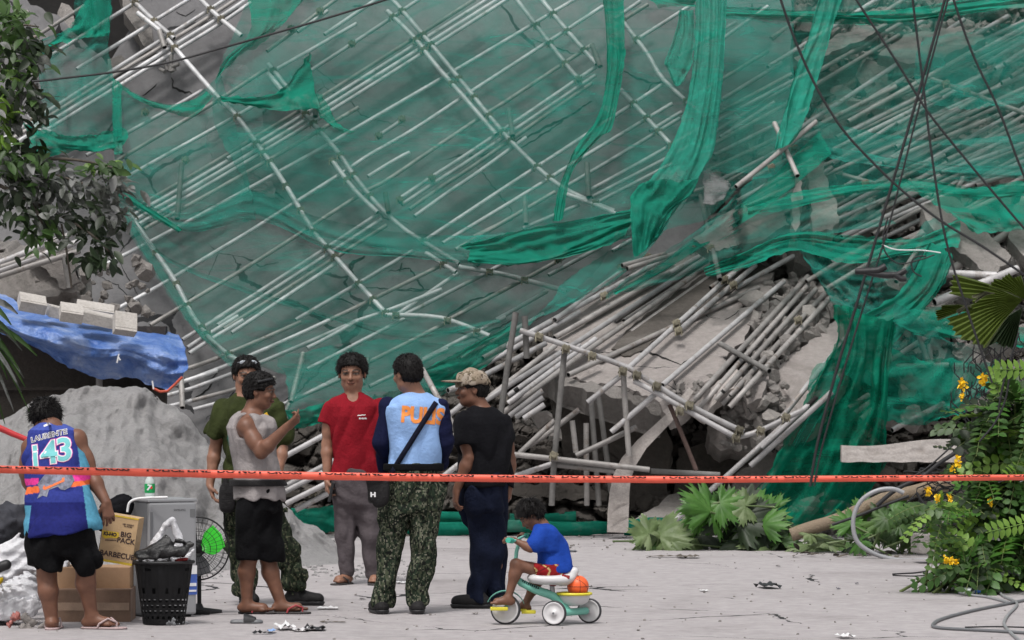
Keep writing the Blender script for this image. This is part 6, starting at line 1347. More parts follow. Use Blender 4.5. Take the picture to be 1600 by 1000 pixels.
mb = MB(); lathe(mb, bb, [(.0338, .036), (.0342, .04), (.0342, .09), (.0338, .094)]); lbm = mb.build('wrap_label', mat_simple('green_label', (.01, .33, .09), .4, .15), bt)
mb = MB(); lathe(mb, bb, [(0, .15), (.0155, .15), (.0155, .168), (0, .170)]); mb.build('bottle_cap', M['white'], bt)
mb = MB(); M4 = Matrix.Translation(bb+Vector((-.002, -.0355, .068))) @ Matrix.Rotation(R(90), 4, 'X') @ Matrix.Rotation(R(-12), 4, 'Z'); mb.bm(text_bm('7', .05, .003), M4); mb.build('mark', M['white'], lbm)
mb = MB(); bm = bmesh.new(); bmesh.ops.create_circle(bm, cap_ends=True, segments=16, radius=.009); mb.bm(bm, Matrix.Translation(bb+Vector((.012, -.0335, .07))) @ Matrix.Rotation(R(90), 4, 'X')); mb.build('dot', mat_simple('red_dot', (.7, .03, .03), .5), lbm)
# ---- standing fan
fn = empty('electric_fan', P(318, 965, 25.0), 'electric fan with a black wire guard and one bright green blade beside the refrigerator', 'fan'); fc = P(309, 857, 25.0)
mb = MB(); ring = lambda r, y=0., n=40: [fc+Vector((r*math.cos(6.2832*i/n), y-.0, r*math.sin(6.2832*i/n))) for i in range(n+1)]
for r_, y_, t_ in ((.205, 0, .006), (.17, -.055, .002), (.13, -.075, .002), (.09, -.085, .002), (.05, -.09, .003), (.17, .05, .002), (.11, .07, .002)): mb.tube(ring(r_, y_), t_, 6)
for i in range(36):
    a = 6.283*i/36; u = Vector((math.cos(a), 0, math.sin(a)))
    mb.tube([fc+u*.04+Vector((0, -.09, 0)), fc+u*.12+Vector((0, -.08, 0)), fc+u*.18+Vector((0, -.045, 0)), fc+u*.205], .0013, 4); mb.tube([fc+u*.205, fc+u*.15+Vector((0, .06, 0)), fc+u*.05+Vector((0, .08, 0))], .0013, 4)
mb.build('guard', M['black'], fn)
def blade(nm, a0, mt):
    mb = MB(); vs = []
    for i in range(9):
        t = i/8; r_ = .03+.15*t; wd = .035+.075*math.sin(min(1, t*1.1)*2.2)
        for s_ in (-1, 0, 1): a = a0+s_*wd/(r_+.03)+.3*t; vs.append(fc+Vector((r_*math.cos(a), .02*s_-.01, r_*math.sin(a))))
    n_ = 3; vs2 = [v+Vector((0, .003, 0)) for v in vs]; f = [(i*3+j, i*3+j+1, i*3+j+4, i*3+j+3) for i in range(8) for j in range(2)]; mb.add(vs, f); mb.add(vs2, [q[::-1] for q in f]); mb.build(nm, M[mt], fn)
M['green_plastic'] = mat_simple('green_plastic', (.05, .62, .04), .35, .1)
blade('blade', R(14), 'green_plastic'); blade('blade', R(134), 'fridge_side'); blade('blade', R(254), 'fridge_side')
mb = MB(); lathe(mb, fc+Vector((0, .06, 0)), [(0, -.10), (.03, -.10), (.035, 0), (.05, .02), (.05, .12), (0, .13)], 16, 0, Matrix.Rotation(R(-90), 3, 'X')); mb.build('motor', M['black'], fn)
mb = MB(); mb.tube([fc+Vector((0, .12, -.04)), Vector((fc.x, fc.y+.12, .03))], .014, 8); lathe(mb, Vector((fc.x, fc.y+.1, 0)), [(0, .0), (.15, .0), (.15, .018), (.03, .035), (.02, .06), (0, .06)], 24); mb.build('stand', M['black'], fn)
# ---- cardboard boxes
M['card'] = mat_simple('cardboard', (.36, .225, .135), .85, .15, 5, .2); M['card_dark'] = mat_simple('taped_cardboard', (.235, .15, .105), .5, .3, 6, .35, 12)
def carton(label, px0, px1, py0, py1, d, dep, rz=0, mt='card', bevel=.006):
    o = empty('cardboard_box', P((px0+px1)/2, py1, d), label, 'cardboard box', None); c = P((px0+px1)/2, (py0+py1)/2, d); rt = Matrix.Rotation(R(rz), 3, 'Z'); w = (px1-px0)*d/F; h = (py1-py0)*d/F
    mb = MB(); mb.box(c, (w, dep, h), rt, bev=bevel); mb.build('carton', M[mt], o); return o, c, rt, w, h
o, c, rt, w, h = carton('plain brown cardboard box lying on the taped box behind the jersey man', 72, 206, 884, 922, 24.5, .34, 2)
mb = MB(); mb.box(c+Vector((.02, -.172, 0)), (.05, .004, h*.98), None); mb.build('tape_strip', M['card_dark'], o)
o, c, rt, w, h = carton('large taped brown cardboard box standing on the ground behind the jersey man', 86, 208, 918, 981, 24.4, .40, 1, 'card_dark')
mb = MB(); mb.box(c+Vector((.0, -.202, .02)), (w*.98, .004, .05), None); mb.build('tape_strip', mat_simple('clear_tape', (.36, .25, .18), .25, .2, 8, .3, spec=.6), o)
mb = MB(); M4 = Matrix.Translation(c+Vector((.15, -.2045, -.05*2))) @ Matrix.Rotation(R(90), 4, 'X'); mb.bm(text_bm('FRAGILE', .02, .001), M4); mb.build('lettering', M['black'], o)
# printed snack box, tilted
bxr = Matrix.Rotation(R(-6), 3, 'Z') @ Matrix.Rotation(R(9), 3, 'Y'); bxc = P(189, 842, 24.0); sb_ = empty('snack_box', P(189, 884, 24.0), 'printed snack carton with yellow edges tilted under the hand of the jersey man', 'carton')
mb = MB(); mb.box(bxc, (.22, .17, .30), bxr, bev=.004); mb.build('carton', mat_simple('tan_card', (.50, .34, .19), .7, .08), sb_)
yel = mat_simple('yellow_print', (.62, .43, .04), .6, .1); blk = mat_simple('dark_print', (.05, .03, .03), .6)
def on_box(bm, x, z, mt, rot=0, lift=.0875, nm='lettering'):
    mb = MB(); mb.bm(bm, Matrix.Translation(bxc+bxr @ Vector((x, -lift, z))) @ bxr.to_4x4() @ Matrix.Rotation(R(90), 4, 'X') @ Matrix.Rotation(R(rot), 4, 'Z'), 0, False); mb.build(nm, mt, sb_)
on_box(text_bm('BIG', .045, .0012), .045, .035, blk); on_box(text_bm('PACK', .045, .0012), .05, -.003, blk); on_box(text_bm('BARBECUE', .046, .0012), .008, -.098, blk)
on_box(poly_bm([(-.055, .02), (.05, .022), (.055, -.015), (.0, -.02), (-.035, -.03), (-.045, -.02), (-.05, -.022)]), -.052, .022, yel); on_box(text_bm('KI-HO', .030, .002), -.055, .024, blk, 2, .0882); on_box(text_bm('CHICHARRON', .011, .0006), -.045, -.012, blk, 8)
on_box(poly_bm([(-.11, -.007), (.11, -.007), (.11, .007), (-.11, .007)]), 0, -.142, yel); on_box(poly_bm([(-.11, -.005), (.11, -.005), (.11, .005), (-.11, .005)]), 0, .144, yel); on_box(text_bm('NET WEIGHT', .012, .0005), .05, .10, blk); on_box(text_bm('24 PACKS', .012, .0005), .05, .088, blk)
mb = MB(); mb.box(bxc+bxr @ Vector((-.1115, 0, 0)), (.002, .165, .295), bxr); mb.build('side_print', mat_concrete('brown_print', (.10, .055, .018), (.42, .17, .03), (.035, .025, .015), 0, 20, .1), sb_)
# ---- laundry basket
bk = empty('basket', P(257, 978, 23.9), 'black plastic laundry basket with rows of holes, overfull with bags and cloth', 'basket'); kc = G(256, 976); kc.y = 23.95; kc.x = (256-800)/F*23.95; kc.z = 0
mb = MB(); n_ = 48; rows_ = 22; Hh = .385
def kr(t): return .128+.05*t
vs = []
for j in range(rows_+1):
    for i in range(n_): a = 6.2832*(i+.0)/n_; r_ = kr(j/rows_)*(1+.02*(i % 2)); vs.append(kc+Vector((r_*math.cos(a), r_*.85*math.sin(a), .006+Hh*j/rows_)))
fs = [(j*n_+i, j*n_+(i+1) % n_, (j+1)*n_+(i+1) % n_, (j+1)*n_+i) for j in range(rows_) for i in range(n_) if not ((j in (2, 4, 6, 8) and (i+j//2) % 2) or (j in (11, 12) and i % 4 == 1) or (j == 19 and i % 12 in (7, 8)))]+[tuple(range(n_))[::-1]]
bm = bmesh.new(); V_ = [bm.verts.new(v) for v in vs]
for f in fs: bm.faces.new([V_[i] for i in f])
bmesh.ops.solidify(bm, geom=bm.faces[:], thickness=.005); mb.bm(bm, None, 0, False); mb.build('basket_body', M['black'], bk)
mb = MB(); mb.tube([kc+Vector((.185*math.cos(6.2832*i/40), .157*math.sin(6.2832*i/40), Hh+.006)) for i in range(41)], .010, 8); mb.build('rim', M['black'], bk)
def crumple(seed, amp, sc):
    rng = np.random.RandomState(seed); W = [(rng.randn(3)*sc*(.8+.5*i), rng.rand()*6.28, amp/(1+.45*i)) for i in range(8)]
    def f(x, y, z):
        o = 0; wx = .02*np.sin(23*z+seed)+.02*np.sin(19*y)
        for w, ph, a in W: o = o+a*(1-2*np.abs(np.sin(w[0]*(x+wx)+w[1]*y+w[2]*(z+wx)+ph)))
        return o*.8
    return f
def blob(label, name, cat, pts, mt, seed=1, amp=.012, sc=12, group=None, h=.01, k=.03, cut0=False, fdir=(0, 0, 1)):
    S = SDF()
    for q in pts: S.cone(np.array(P(q[0], q[1], q[2])), np.array(P(q[3], q[4], q[5])), q[6], q[7], k)
    if cut0: S.plane((0, 0, .002), (0, 0, -1))
    vt, Q = S.mesh(h, crumple(seed, amp, sc)); return tag(np_mesh(name, vt, Q, mt), label, cat, group)
M['bag_white'] = mat_simple('white_film', (.62, .62, .65), .32, .1, 6, .9, 18, spec=.6, trans=0); M['bag_black'] = mat_simple('black_film', (.012, .012, .013), .33, .3, 6, .8, 16, spec=.5)
blob('filling of white bags and cloth just above the rim of the black basket', 'cloth_pile', 'cloth', [(225, 876, 23.95, 285, 876, 23.95, .035, .035), (262, 868, 23.95, 270, 878, 23.95, .03, .03)], M['bag_white'], 3, .02, 30)
blob('black plastic bag heaped over the front of the laundry basket', 'plastic_bag', 'bag', [(218, 868, 23.85, 262, 850, 23.85, .025, .03), (258, 835, 23.85, 300, 852, 23.85, .015, .02), (240, 865, 23.82, 290, 860, 23.84, .035, .03), (216, 872, 23.82, 245, 872, 23.8, .025, .03), (258, 832, 23.86, 250, 855, 23.86, .012, .03), (296, 846, 23.86, 285, 868, 23.86, .015, .02)], M['bag_black'], 5, .011, 10, h=.007)
blob('white plastic shopping bag with raised handles behind the black bag in the basket', 'plastic_bag', 'bag', [(238, 862, 24.05, 258, 820, 24.05, .04, .018), (258, 820, 24.05, 268, 812, 24.05, .018, .014), (268, 814, 24.05, 282, 850, 24.05, .016, .03), (250, 850, 24.05, 275, 862, 24.05, .04, .04), (292, 872, 24.02, 303, 858, 24.02, .03, .02)], M['bag_white'], 7, .009, 12, h=.007)
blob('red and white wrapper at the right rim of the basket', 'wrapper', 'wrapper', [(279, 876, 23.88, 290, 873, 23.88, .018, .018)], M['dark_red'], 9, .01, 30, h=.006)
# bags and clothes at the left edge
blob('dark blue grey cloth bundle behind the jersey man at the left edge', 'cloth_bundle', 'cloth', [(-40, 850, 24.6, 20, 805, 24.7, .17, .09), (0, 830, 24.6, 45, 810, 24.7, .15, .06)], mat_simple('slate_cloth', (.035, .036, .045), .8, .3, 6, .4), 13, .03, 9, h=.012)
blob('black backpack behind the forearm of the jersey man', 'backpack', 'bag', [(175, 800, 24.7, 192, 790, 24.7, .07, .085), (160, 815, 24.7, 185, 815, 24.7, .06, .08)], M['black_shirt'], 15, .012, 14)
blob('upper white plastic sack at the left edge with a grey sheen', 'plastic_sack', 'sack', [(0, 880, 24.3, 35, 855, 24.3, .12, .07), (-20, 890, 24.3, 45, 885, 24.3, .12, .08)], M['bag_white'], 17, .022, 12)
blob('large white plastic sack slumped on the ground left of the jersey man', 'plastic_sack', 'sack', [(20, 960, 23.9, 45, 905, 24, .12, .06), (-10, 960, 23.9, 30, 925, 24, .14, .10), (40, 965, 23.9, 55, 940, 23.9, .07, .05)], M['bag_white'], 19, .024, 13, cut0=True)
blob('white crumpled bag seen between the legs of the jersey man', 'plastic_sack', 'sack', [(88, 890, 24.4, 100, 845, 24.5, .09, .04), (104, 885, 24.4, 108, 872, 24.5, .05, .03)], M['bag_white'], 21, .02, 16)
blob('grey crumpled cloth on the ground by the left foot of the jersey man', 'cloth_pile', 'cloth', [(35, 985, 23.6, 70, 978, 23.6, .045, .03), (45, 970, 23.7, 60, 972, 23.7, .04, .03)], mat_simple('dirty_cloth', (.24, .22, .21), .8, .3, 10, .5, 30), 23, .02, 20, h=.008)
blob('pinkish wrapper lying by the white sack at the left edge', 'wrapper', 'wrapper', [(15, 975, 23.6, 28, 962, 23.6, .03, .022)], mat_simple('pink_film', (.42, .15, .13), .4, .5, 20, .5), 25, .014, 24, h=.007)
blob('yellow and red packet leaning on the white sack at the left edge', 'packet', 'packet', [(-12, 920, 23.8, 18, 895, 23.8, .035, .02)], mat_concrete('yellow_red_film', (.55, .38, .02), (.35, .05, .02), (.16, .10, .02), 0, 9, .2), 27, .012, 20, h=.007)
blob('black rounded shoe end sticking in at the left edge above the yellow packet', 'shoe', 'shoe', [(-15, 892, 23.7, 10, 882, 23.7, .035, .033)], M['black'], 29, .002, 10, h=.007)
blob('orange plastic wrapper beside the printed carton under the hand', 'wrapper', 'wrapper', [(157, 822, 24.1, 163, 815, 24.1, .02, .018)], mat_simple('orange_film', (.45, .12, .03), .4, .4, 20, .5), 31, .012, 30, h=.006)
blob('grey rag on the ground by the foot of the basket', 'rag', 'rag', [(272, 968, 23.7, 292, 972, 23.7, .016, .01), (262, 975, 23.7, 306, 974, 23.7, .010, .006)], M['fridge_side'], 33, .008, 25, h=.005, cut0=True)
blob('black flat shoe lying at the foot of the refrigerator', 'shoe', 'shoe', [(308, 957, 24.9, 326, 957, 24.9, .025, .016)], M['leather'], 35, .003, 20, h=.006)
# slipper and litter in the foreground
sl = G(386, 974); S = SDF(); S.cone(np.array(sl)+np.array([-.075, 0, .0]), np.array(sl)+np.array([.06, 0, .0]), .034, .042, .02); S.plane((0, 0, .024), (0, 0, 1)); S.plane((0, 0, .001), (0, 0, -1)); vt, Q = S.mesh(.006); so = tag(np_mesh('slipper', vt, Q, M['fridge_side']), 'dark single slipper lying on the road in front of the pointing man', 'slipper')
mb = MB(); q = Vector(sl); pts_ = [[q+Vector((x, (.046-.004*i)*math.cos(a), .012+(.052-.012*i)*math.sin(a))) for a in lin(0, math.pi, 9)] for i, x in enumerate((-.02, .02, .055))]
mb.add([v for r_ in pts_ for v in r_], [(i*9+j, i*9+j+1, i*9+j+10, i*9+j+9) for i in range(2) for j in range(8)]); mb.build('slipper_strap', M['black'], so)
# orange cordon tape with half hidden lettering, and the second tape at the left
M['tape'] = mat_simple('orange_tape', (.86, .13, .08), .45, .10, 3, .15, 10); M['tape_blk'] = mat_simple('tape_lettering', (.03, .012, .012), .5)
td = 20.7
def ty(x): return 733+16.5*math.sin(min(1, (x+20)/1150)*1.5708)-3.5*max(0, (x-1100)/500)
mb = MB(); vs = []; n_ = 160
for i in range(n_+1):
    x = -60+1720*i/n_; w_ = 12.2-3.2*max(0, (x-500)/1100)+.8*nz(x*.02, 1, 2); y = ty(x); tw = .35*nz(x*.006, 4, 4)
    a, b_ = P(x, y-w_/2, td), P(x, y+w_/2, td); vs += [a+Vector((0, tw*.03, 0)), (a+b_)/2+Vector((0, -.006, 0)), b_+Vector((0, -tw*.03+.004, 0)), b_+Vector((0, -tw*.03+.006, 0)), (a+b_)/2+Vector((0, -.003, 0)), a+Vector((0, tw*.03+.002, 0))]
mb.add(vs, [(6*i+k, 6*i+(k+1) % 6, 6*i+6+(k+1) % 6, 6*i+6+k) for i in range(n_) for k in range(6)])
tape = tag(mb.build('cordon_tape', M['tape']), 'long orange cordon tape with black lettering stretched across the whole scene', 'tape')
x = -40; mb = MB()
while x < 1600:
    w_ = 12.2-3.2*max(0, (x-500)/1100); bm = text_bm('POLICE LINE  DO NOT CROSS', .062, .003); bmesh.ops.bisect_plane(bm, geom=bm.verts[:]+bm.edges[:]+bm.faces[:], plane_co=(0, .0, 0), plane_no=(0, 1, 0), clear_outer=True)
    xs = [v.co.x for v in bm.verts]; x0 = min(xs); wd = max(xs)-x0; out = []
    for v in bm.verts:
        px = x+(v.co.x-x0)/td*F*1.0; f_ = (v.co.y+.025)/.05; y = ty(px)-w_/2+1+(1-(v.co.y+.03)/.03)*w_*.36; out.append(P(px, y, td-.012))
    bm.verts.index_update(); mb.add(out, [[v.index for v in f.verts] for f in bm.faces], 0, False); bm.free(); x += wd/td*F+26
mb.build('tape_lettering', M['tape_blk'], tape)
mb = MB(); mb.tube([P(x, y, 25.5) for x, y in [(-30, 655), (0, 669), (20, 678), (45, 688)]], [.022, .022, .021, .018], 10); tag(mb.build('red_tape', mat_simple('red_tape', (.50, .035, .04), .35)), 'twisted red tape running in from the left edge behind the jersey man', 'tape')
# ---------------------------------------------------------------- tricycle
M['mint'] = mat_simple('mint_enamel', (.19, .52, .42), .35, .08, 5, .03, spec=.5); M['tyre'] = mat_simple('grey_rubber', (.045, .045, .05), .7, .2, 20, .2); M['offw'] = mat_simple('white_plastic_shell', (.62, .61, .62), .35, .06, 5, .03); M['yellow'] = mat_simple('yellow_plastic', (.68, .60, .05), .4, .1)
tr = empty('tricycle', P(850, 978, 23.95), 'mint green toy tricycle with white wheels carrying the child and an orange ball', 'tricycle')
def wheel(c, r, ax, w=.028, hub='mint'):
    ax = Vector(ax).normalized(); rm = ax.to_track_quat('Z', 'Y').to_matrix(); mb = MB()
    lathe(mb, c, [(r*.86, -w/2), (r*.97, -w/2+.003), (r, -w/4), (r, w/4), (r*.97, w/2-.003), (r*.86, w/2)], 32, 0, rm); o = mb.build('wheel', M['tyre'], tr)
    mb = MB(); lathe(mb, c, [(0, -w/2-.006), (r*.18, -w/2-.006), (r*.22, -w*.25), (r*.7, -w*.2), (r*.80, -w/2), (r*.88, -w/2), (r*.88, w/2), (r*.80, w/2), (r*.7, w*.2), (r*.22, w*.25), (r*.18, w/2+.006), (0, w/2+.006)], 32, 0, rm)
    mb.build('rim', M['offw'], o); mb = MB(); mb.tube([c-ax*(w/2+.010), c+ax*(w/2+.010)], r*.09, 10); mb.build('axle_cap', M['fridge_side'], o)
fw = P(790, 952, 23.95); fw.z = .095; n1 = P(866, 959, 23.84); n1.z = .078; n2 = P(921, 956, 24.08); n2.z = .078
wheel(fw, .095, (.22, .97, 0), .03); wheel(n1, .078, (.30, .95, 0)); wheel(n2, .078, (.30, .95, 0))
def jt(px, py, dy=0.): return P(px, py, 23.95+dy)
mb = MB(); mb.tube([jt(806, 903), jt(815, 911), jt(838, 922), jt(862, 930), jt(878, 942), jt(888, 955)], [.020, .024, .026, .028, .024, .022], 12); mb.tube([n1+Vector((.02, .02, 0)), (n1+n2)/2, n2-Vector((.02, .02, 0))], .023, 12); mb.build('frame', M['mint'], tr)
mb = MB()
for s_ in (-1, 1): mb.tube([jt(806, 905), jt(798, 922, .025*s_), jt(790, 952, .028*s_)], .010, 8)
mb.tube([jt(806, 905), jt(805, 885), jt(807, 862), jt(811, 848), jt(812, 842)], .0125, 10); mb.build('fork', M['mint'], tr)
mb = MB(); mb.tube([jt(797, 845, -.12), jt(804, 845, -.08), jt(812, 841), jt(818, 838, .08), jt(823, 837, .13)], .0085, 8); hb = mb.build('handlebar', M['mint'], tr)
mb = MB(); mb.tube([jt(794, 844, -.16), jt(800, 845, -.10)], .018, 12); mb.tube([jt(822, 837, .11), jt(826, 837, .17)], .018, 12); mb.build('grip', mat_simple('green_grip', (.05, .42, .30), .5), hb)
vs = []; mb = MB()
for i in range(13):
    a = R(18+i*11.5); q = fw+Vector((.122*math.cos(a), 0, .118*math.sin(a)))
    for s_ in (-1, -.5, .5, 1): vs.append(q+Vector((.0, .03*s_, -.006*abs(s_))))
f = [(i*4+j, i*4+j+1, i*4+j+5, i*4+j+4) for i in range(12) for j in range(3)]; mb.add(vs, f); mb.add([v+Vector((0, 0, .005)) for v in vs], f); mb.build('mudguard', M['mint'], tr)
S = SDF(); S.ell(jt(862, 905), (.135, .10, .035), None, .02, p=2.6); S.cone(np.array(jt(880, 902)), np.array(jt(897, 893)), .05, .028, .04, sq=((0, 1, 0), 1)); S.ell(jt(838, 902), (.05, .07, .03), None, .03); S.ell(jt(858, 893), (.10, .075, .035), None, .02, sub=True); vt, Q = S.mesh(.006); so = np_mesh('seat', vt, Q, M['offw'], tr)
mb = MB(); mb.box(jt(884, 901, -.075), (.05, .008, .022), Matrix.Rotation(R(12), 3, 'Y'), bev=.003); mb.build('seat_slot', M['dark_red'], so)
mb = MB(); mb.tube([jt(862, 912), jt(864, 928)], .016, 10); mb.build('seat_post', M['fridge'], tr)
mb = MB(); bc_ = jt(897, 946, .03); lathe(mb, bc_, [(0, 0), (.05, .002), (.085, .02), (.098, .05), (.102, .072)], 28); ob = mb.build('basket', M['offw'], tr)
mb = MB(); mb.tube([bc_+Vector((.106*math.cos(6.2832*i/32), .106*math.sin(6.2832*i/32), .074)) for i in range(33)], .009, 8); mb.build('basket_rim', M['yellow'], ob)
mb = MB(); mb.box(jt(780, 951, -.045), (.11, .06, .022), None, bev=.006); mb.box(jt(826, 956, .07), (.09, .055, .022), None, bev=.006); mb.tube([jt(784, 953, -.06), fw, jt(822, 953, .07)], .006, 6); mb.build('pedal', M['yellow'], tr)
mb = MB()
for i in range(9): mb.box(jt(817+i*3.0, 907.5+i*1.45, -.027), (.007, .002, .012+.004*(i % 2)), Matrix.Rotation(R(26), 3, 'Y'))
mb.build('decal', M['strap'], tr)
mb = MB(); bm = bmesh.new(); bmesh.ops.create_uvsphere(bm, u_segments=32, v_segments=20, radius=.068); bl_c = jt(903, 916, .02); mb.bm(bm, Matrix.Translation(bl_c)); ball = tag(mb.build('ball', mat_simple('orange_rubber', (.85, .13, .035), .4, .06, 5, .1, 90)), 'small orange basketball sitting in the tray behind the child', 'ball')
mb = MB()
for ax_ in ((0, 0, 1), (1, .2, 0), (.4, .5, .6)):
    rm = Vector(ax_).normalized().to_track_quat('Z', 'Y').to_matrix(); mb.tube([bl_c+rm @ Vector((.0685*math.cos(6.2832*i/30), .0685*math.sin(6.2832*i/30), 0)) for i in range(31)], .0013, 5)
mb.build('seam', M['black'], ball)
# ---------------------------------------------------------------- leaves and plants
def mat_leaf(name, top, dusty, dust=.5, sc=6):
    m, nt, b = newmat(name); L = nt.links; tc = N(nt, 'ShaderNodeTexCoord'); n = N(nt, 'ShaderNodeTexNoise', Scale=sc, Detail=6); L.new(tc.outputs['Object'], n.inputs[0])
    c = ramp(nt, n.outputs[0], [(.3, [k*.6 for k in top]), (.5, top), (.5+.3*(1-dust), dusty), (.95, [k*1.1 for k in dusty])]); L.new(c, b.inputs['Base Color']); b.inputs['Roughness'].default_value = .5
    b.inputs['Subsurface Weight'].default_value = 0; tl = N(nt, 'ShaderNodeBsdfTranslucent'); L.new(c, tl.inputs[0]); ms = N(nt, 'ShaderNodeMixShader'); ms.inputs[0].default_value = .28; out = nt.nodes['Material Output']
    L.new(b.outputs[0], ms.inputs[1]); L.new(tl.outputs[0], ms.inputs[2]); L.new(ms.outputs[0], out.inputs[0]); return m
M['leaf'] = mat_leaf('green_leaf', (.045, .10, .022), (.09, .17, .04), .4); M['leaf_dark'] = mat_leaf('dark_leaf', (.018, .035, .012), (.04, .06, .03), .4); M['leaf_ash'] = mat_leaf('ash_covered_leaf', (.085, .095, .08), (.21, .215, .21), .8, 9)
M['leaf_lime'] = mat_leaf('lime_leaf', (.16, .30, .04), (.25, .40, .08), .4); M['leaf_mid'] = mat_leaf('bright_leaf', (.055, .16, .02), (.11, .24, .05), .4); M['leaf_pale'] = mat_leaf('pale_leaf_back', (.13, .19, .07), (.22, .28, .14), .6)
M['stem'] = mat_simple('green_stem', (.12, .16, .05), .6); M['bark'] = mat_simple('bark', (.10, .085, .07), .9, .4, 8, .6, 20); M['flower'] = mat_simple('yellow_petal', (.88, .56, .015), .5, .15, 20, .1)
def leaf(mb, base, d_, n_, L, w, mi=0, curl=.25, fold=.25, k=5):
    d_ = d_.normalized(); n_ = (n_-d_*n_.dot(d_)).normalized(); s_ = d_.cross(n_); vs = []
    for i in range(k+1):
        t = i/k; ww = w*math.sin(math.pi*min(.97, t*.93+.04))**.75*(1-.25*t); c = base+d_*L*t-n_*curl*L*t*t
        vs += [c-s_*ww/2+n_*fold*ww/2, c, c+s_*ww/2+n_*fold*ww/2]
    mb.add(vs, [(3*i+j, 3*i+j+1, 3*i+j+4, 3*i+j+3) for i in range(k) for j in range(2)], mi, True)
def rv(s=1.): return Vector((random.gauss(0, s), random.gauss(0, s), random.gauss(0, s)))
# overhanging tree at the upper left
dt = 20.0
tree = empty('tree', Vector(((-150-800)/F*dt, dt, 0)), 'ash dusted leafy tree whose branches hang in at the upper left', 'tree')
mb = MB(); mb.tube([Vector(((-150-800)/F*dt, dt, -.05)), Vector(((-160-800)/F*dt, dt, 1)), P(-150, 350, dt), P(-130, 150, dt), P(-100, -60, dt)], [.13, .11, .09, .07, .05], 12); mb.build('trunk', M['bark'], tree)
mb = MB()
BR = [[(-150, 300), (-60, 262), (20, 262), (90, 275), (150, 292), (198, 296)], [(-60, 262), (0, 290), (60, 320), (110, 345), (150, 372), (178, 402)], [(-150, 200), (-60, 120), (0, 60), (30, 40), (60, 42)], [(-60, 120), (0, 110), (40, 120), (68, 150)], [(-40, 190), (0, 168), (25, 150)], [(0, 268), (60, 250), (120, 250), (175, 262)], [(20, 262), (40, 300), (60, 335), (66, 350)]]
for b_ in BR: q = smooth_px([(x, y, random.uniform(-.15, .15)) for x, y in b_], 3); mb.tube([P(x, y, dt+z) for x, y, z in q], [.014*(1-.75*i/len(q)) for i in range(len(q))], 6)
mb.tube([P(x, y, dt) for x, y in [(96, 350), (103, 385), (108, 420), (112, 450)]], [.006]*4, 6)
mb.build('branch', M['bark'], tree)
def clump(name, mat, n, boxes, L=(.055, .095), down=.5, dsp=.25, wr_=.55):
    mb = MB(); tot = sum(b[4] for b in boxes)
    for _ in range(n):
        r_ = random.random()*tot
        for b in boxes:
            r_ -= b[4]
            if r_ <= 0: break
        u, v = random.gauss(0, .5), random.gauss(0, .5); px = b[0]+u*b[2]; py = b[1]+v*b[3]; c = P(px, py, dt+random.uniform(-dsp, dsp)); d_ = Vector((random.gauss(.35, .7), random.gauss(-.2, .5), random.gauss(-down, .55))); l_ = random.uniform(*L)
        leaf(mb, c, d_, Vector((0, -.35, 1))+rv(.35), l_, l_*wr_, 0, random.uniform(0, .35), random.uniform(.1, .5))
    return mb.build(name, M[mat], tree)
clump('foliage', 'leaf_dark', 430, [(15, 150, 55, 90, 3), (40, 75, 40, 50, 1), (20, 310, 60, 55, 3), (110, 345, 60, 40, 2), (55, 175, 25, 35, 1), (150, 350, 40, 40, 1)])
clump('foliage', 'leaf_ash', 430, [(25, 265, 60, 35, 3), (90, 290, 70, 35, 4), (160, 320, 40, 45, 2), (175, 290, 25, 15, 1), (35, 80, 45, 50, 1), (30, 160, 45, 50, 1), (60, 340, 50, 30, 1)])
clump('foliage', 'leaf', 420, [(20, 60, 35, 40, 2), (30, 110, 40, 60, 2), (35, 250, 60, 20, 2), (170, 262, 25, 12, 1), (10, 20, 20, 30, 1), (60, 360, 30, 30, 1), (85, 285, 60, 30, 1)])
clump('foliage', 'leaf_lime', 70, [(6, 160, 16, 40, 5), (8, 215, 10, 12, .6), (28, 100, 15, 10, .5), (150, 255, 20, 8, .5)], (.06, .1))
clump('foliage', 'leaf_dark', 46, [(150, 395, 28, 22, 2), (130, 408, 12, 10, 1), (172, 400, 12, 22, 1)], (.07, .1), .8)
# strap leaved plant at the left edge
pl_ = empty('palm', Vector(((-60-800)/F*21, 21, 0)), 'long arching strap leaves reaching in at the left edge beside the shack wall', 'palm')
mb = MB(); mb.tube([Vector(((-60-800)/F*21, 21, 0)), P(-60, 560, 21), P(-55, 500, 21)], [.06, .05, .04], 10); mb.build('trunk', M['bark'], pl_)
mb = MB(); md = MB()
for x1, y1, w_ in [(58, 553, .035), (40, 602, .03), (38, 588, .03), (34, 610, .03), (22, 640, .028), (30, 575, .035), (15, 625, .03), (25, 530, .04), (28, 488, .045), (8, 660, .03), (46, 640, .02), (20, 560, .04), (12, 590, .035), (5, 540, .04), (-5, 600, .05), (18, 505, .04), (35, 545, .03)]:
    a = P(-60, 505+random.uniform(-15, 25), 21); e = P(x1, y1, 21+random.uniform(-.1, .1)); pts_ = [a+(e-a)*t+Vector((0, 0, .10*math.sin(math.pi*t*.9)-.04*t*t)) for t in lin(0, 1, 9)]; vs = []
    for i, q in enumerate(pts_): ww = w_*math.sin(math.pi*min(.98, .12+.86*i/8))**.6; u = Vector((.45, .3, .85))*ww/2; vs += [q-u+Vector((0, -.01, 0)), q, q+u+Vector((0, -.01, 0))]
    (mb if random.random() < .6 else md).add(vs, [(3*i+j, 3*i+j+1, 3*i+j+4, 3*i+j+3) for i in range(8) for j in range(2)])
mb.build('frond', M['leaf_ash'], pl_); md.build('frond', M['leaf'], pl_)
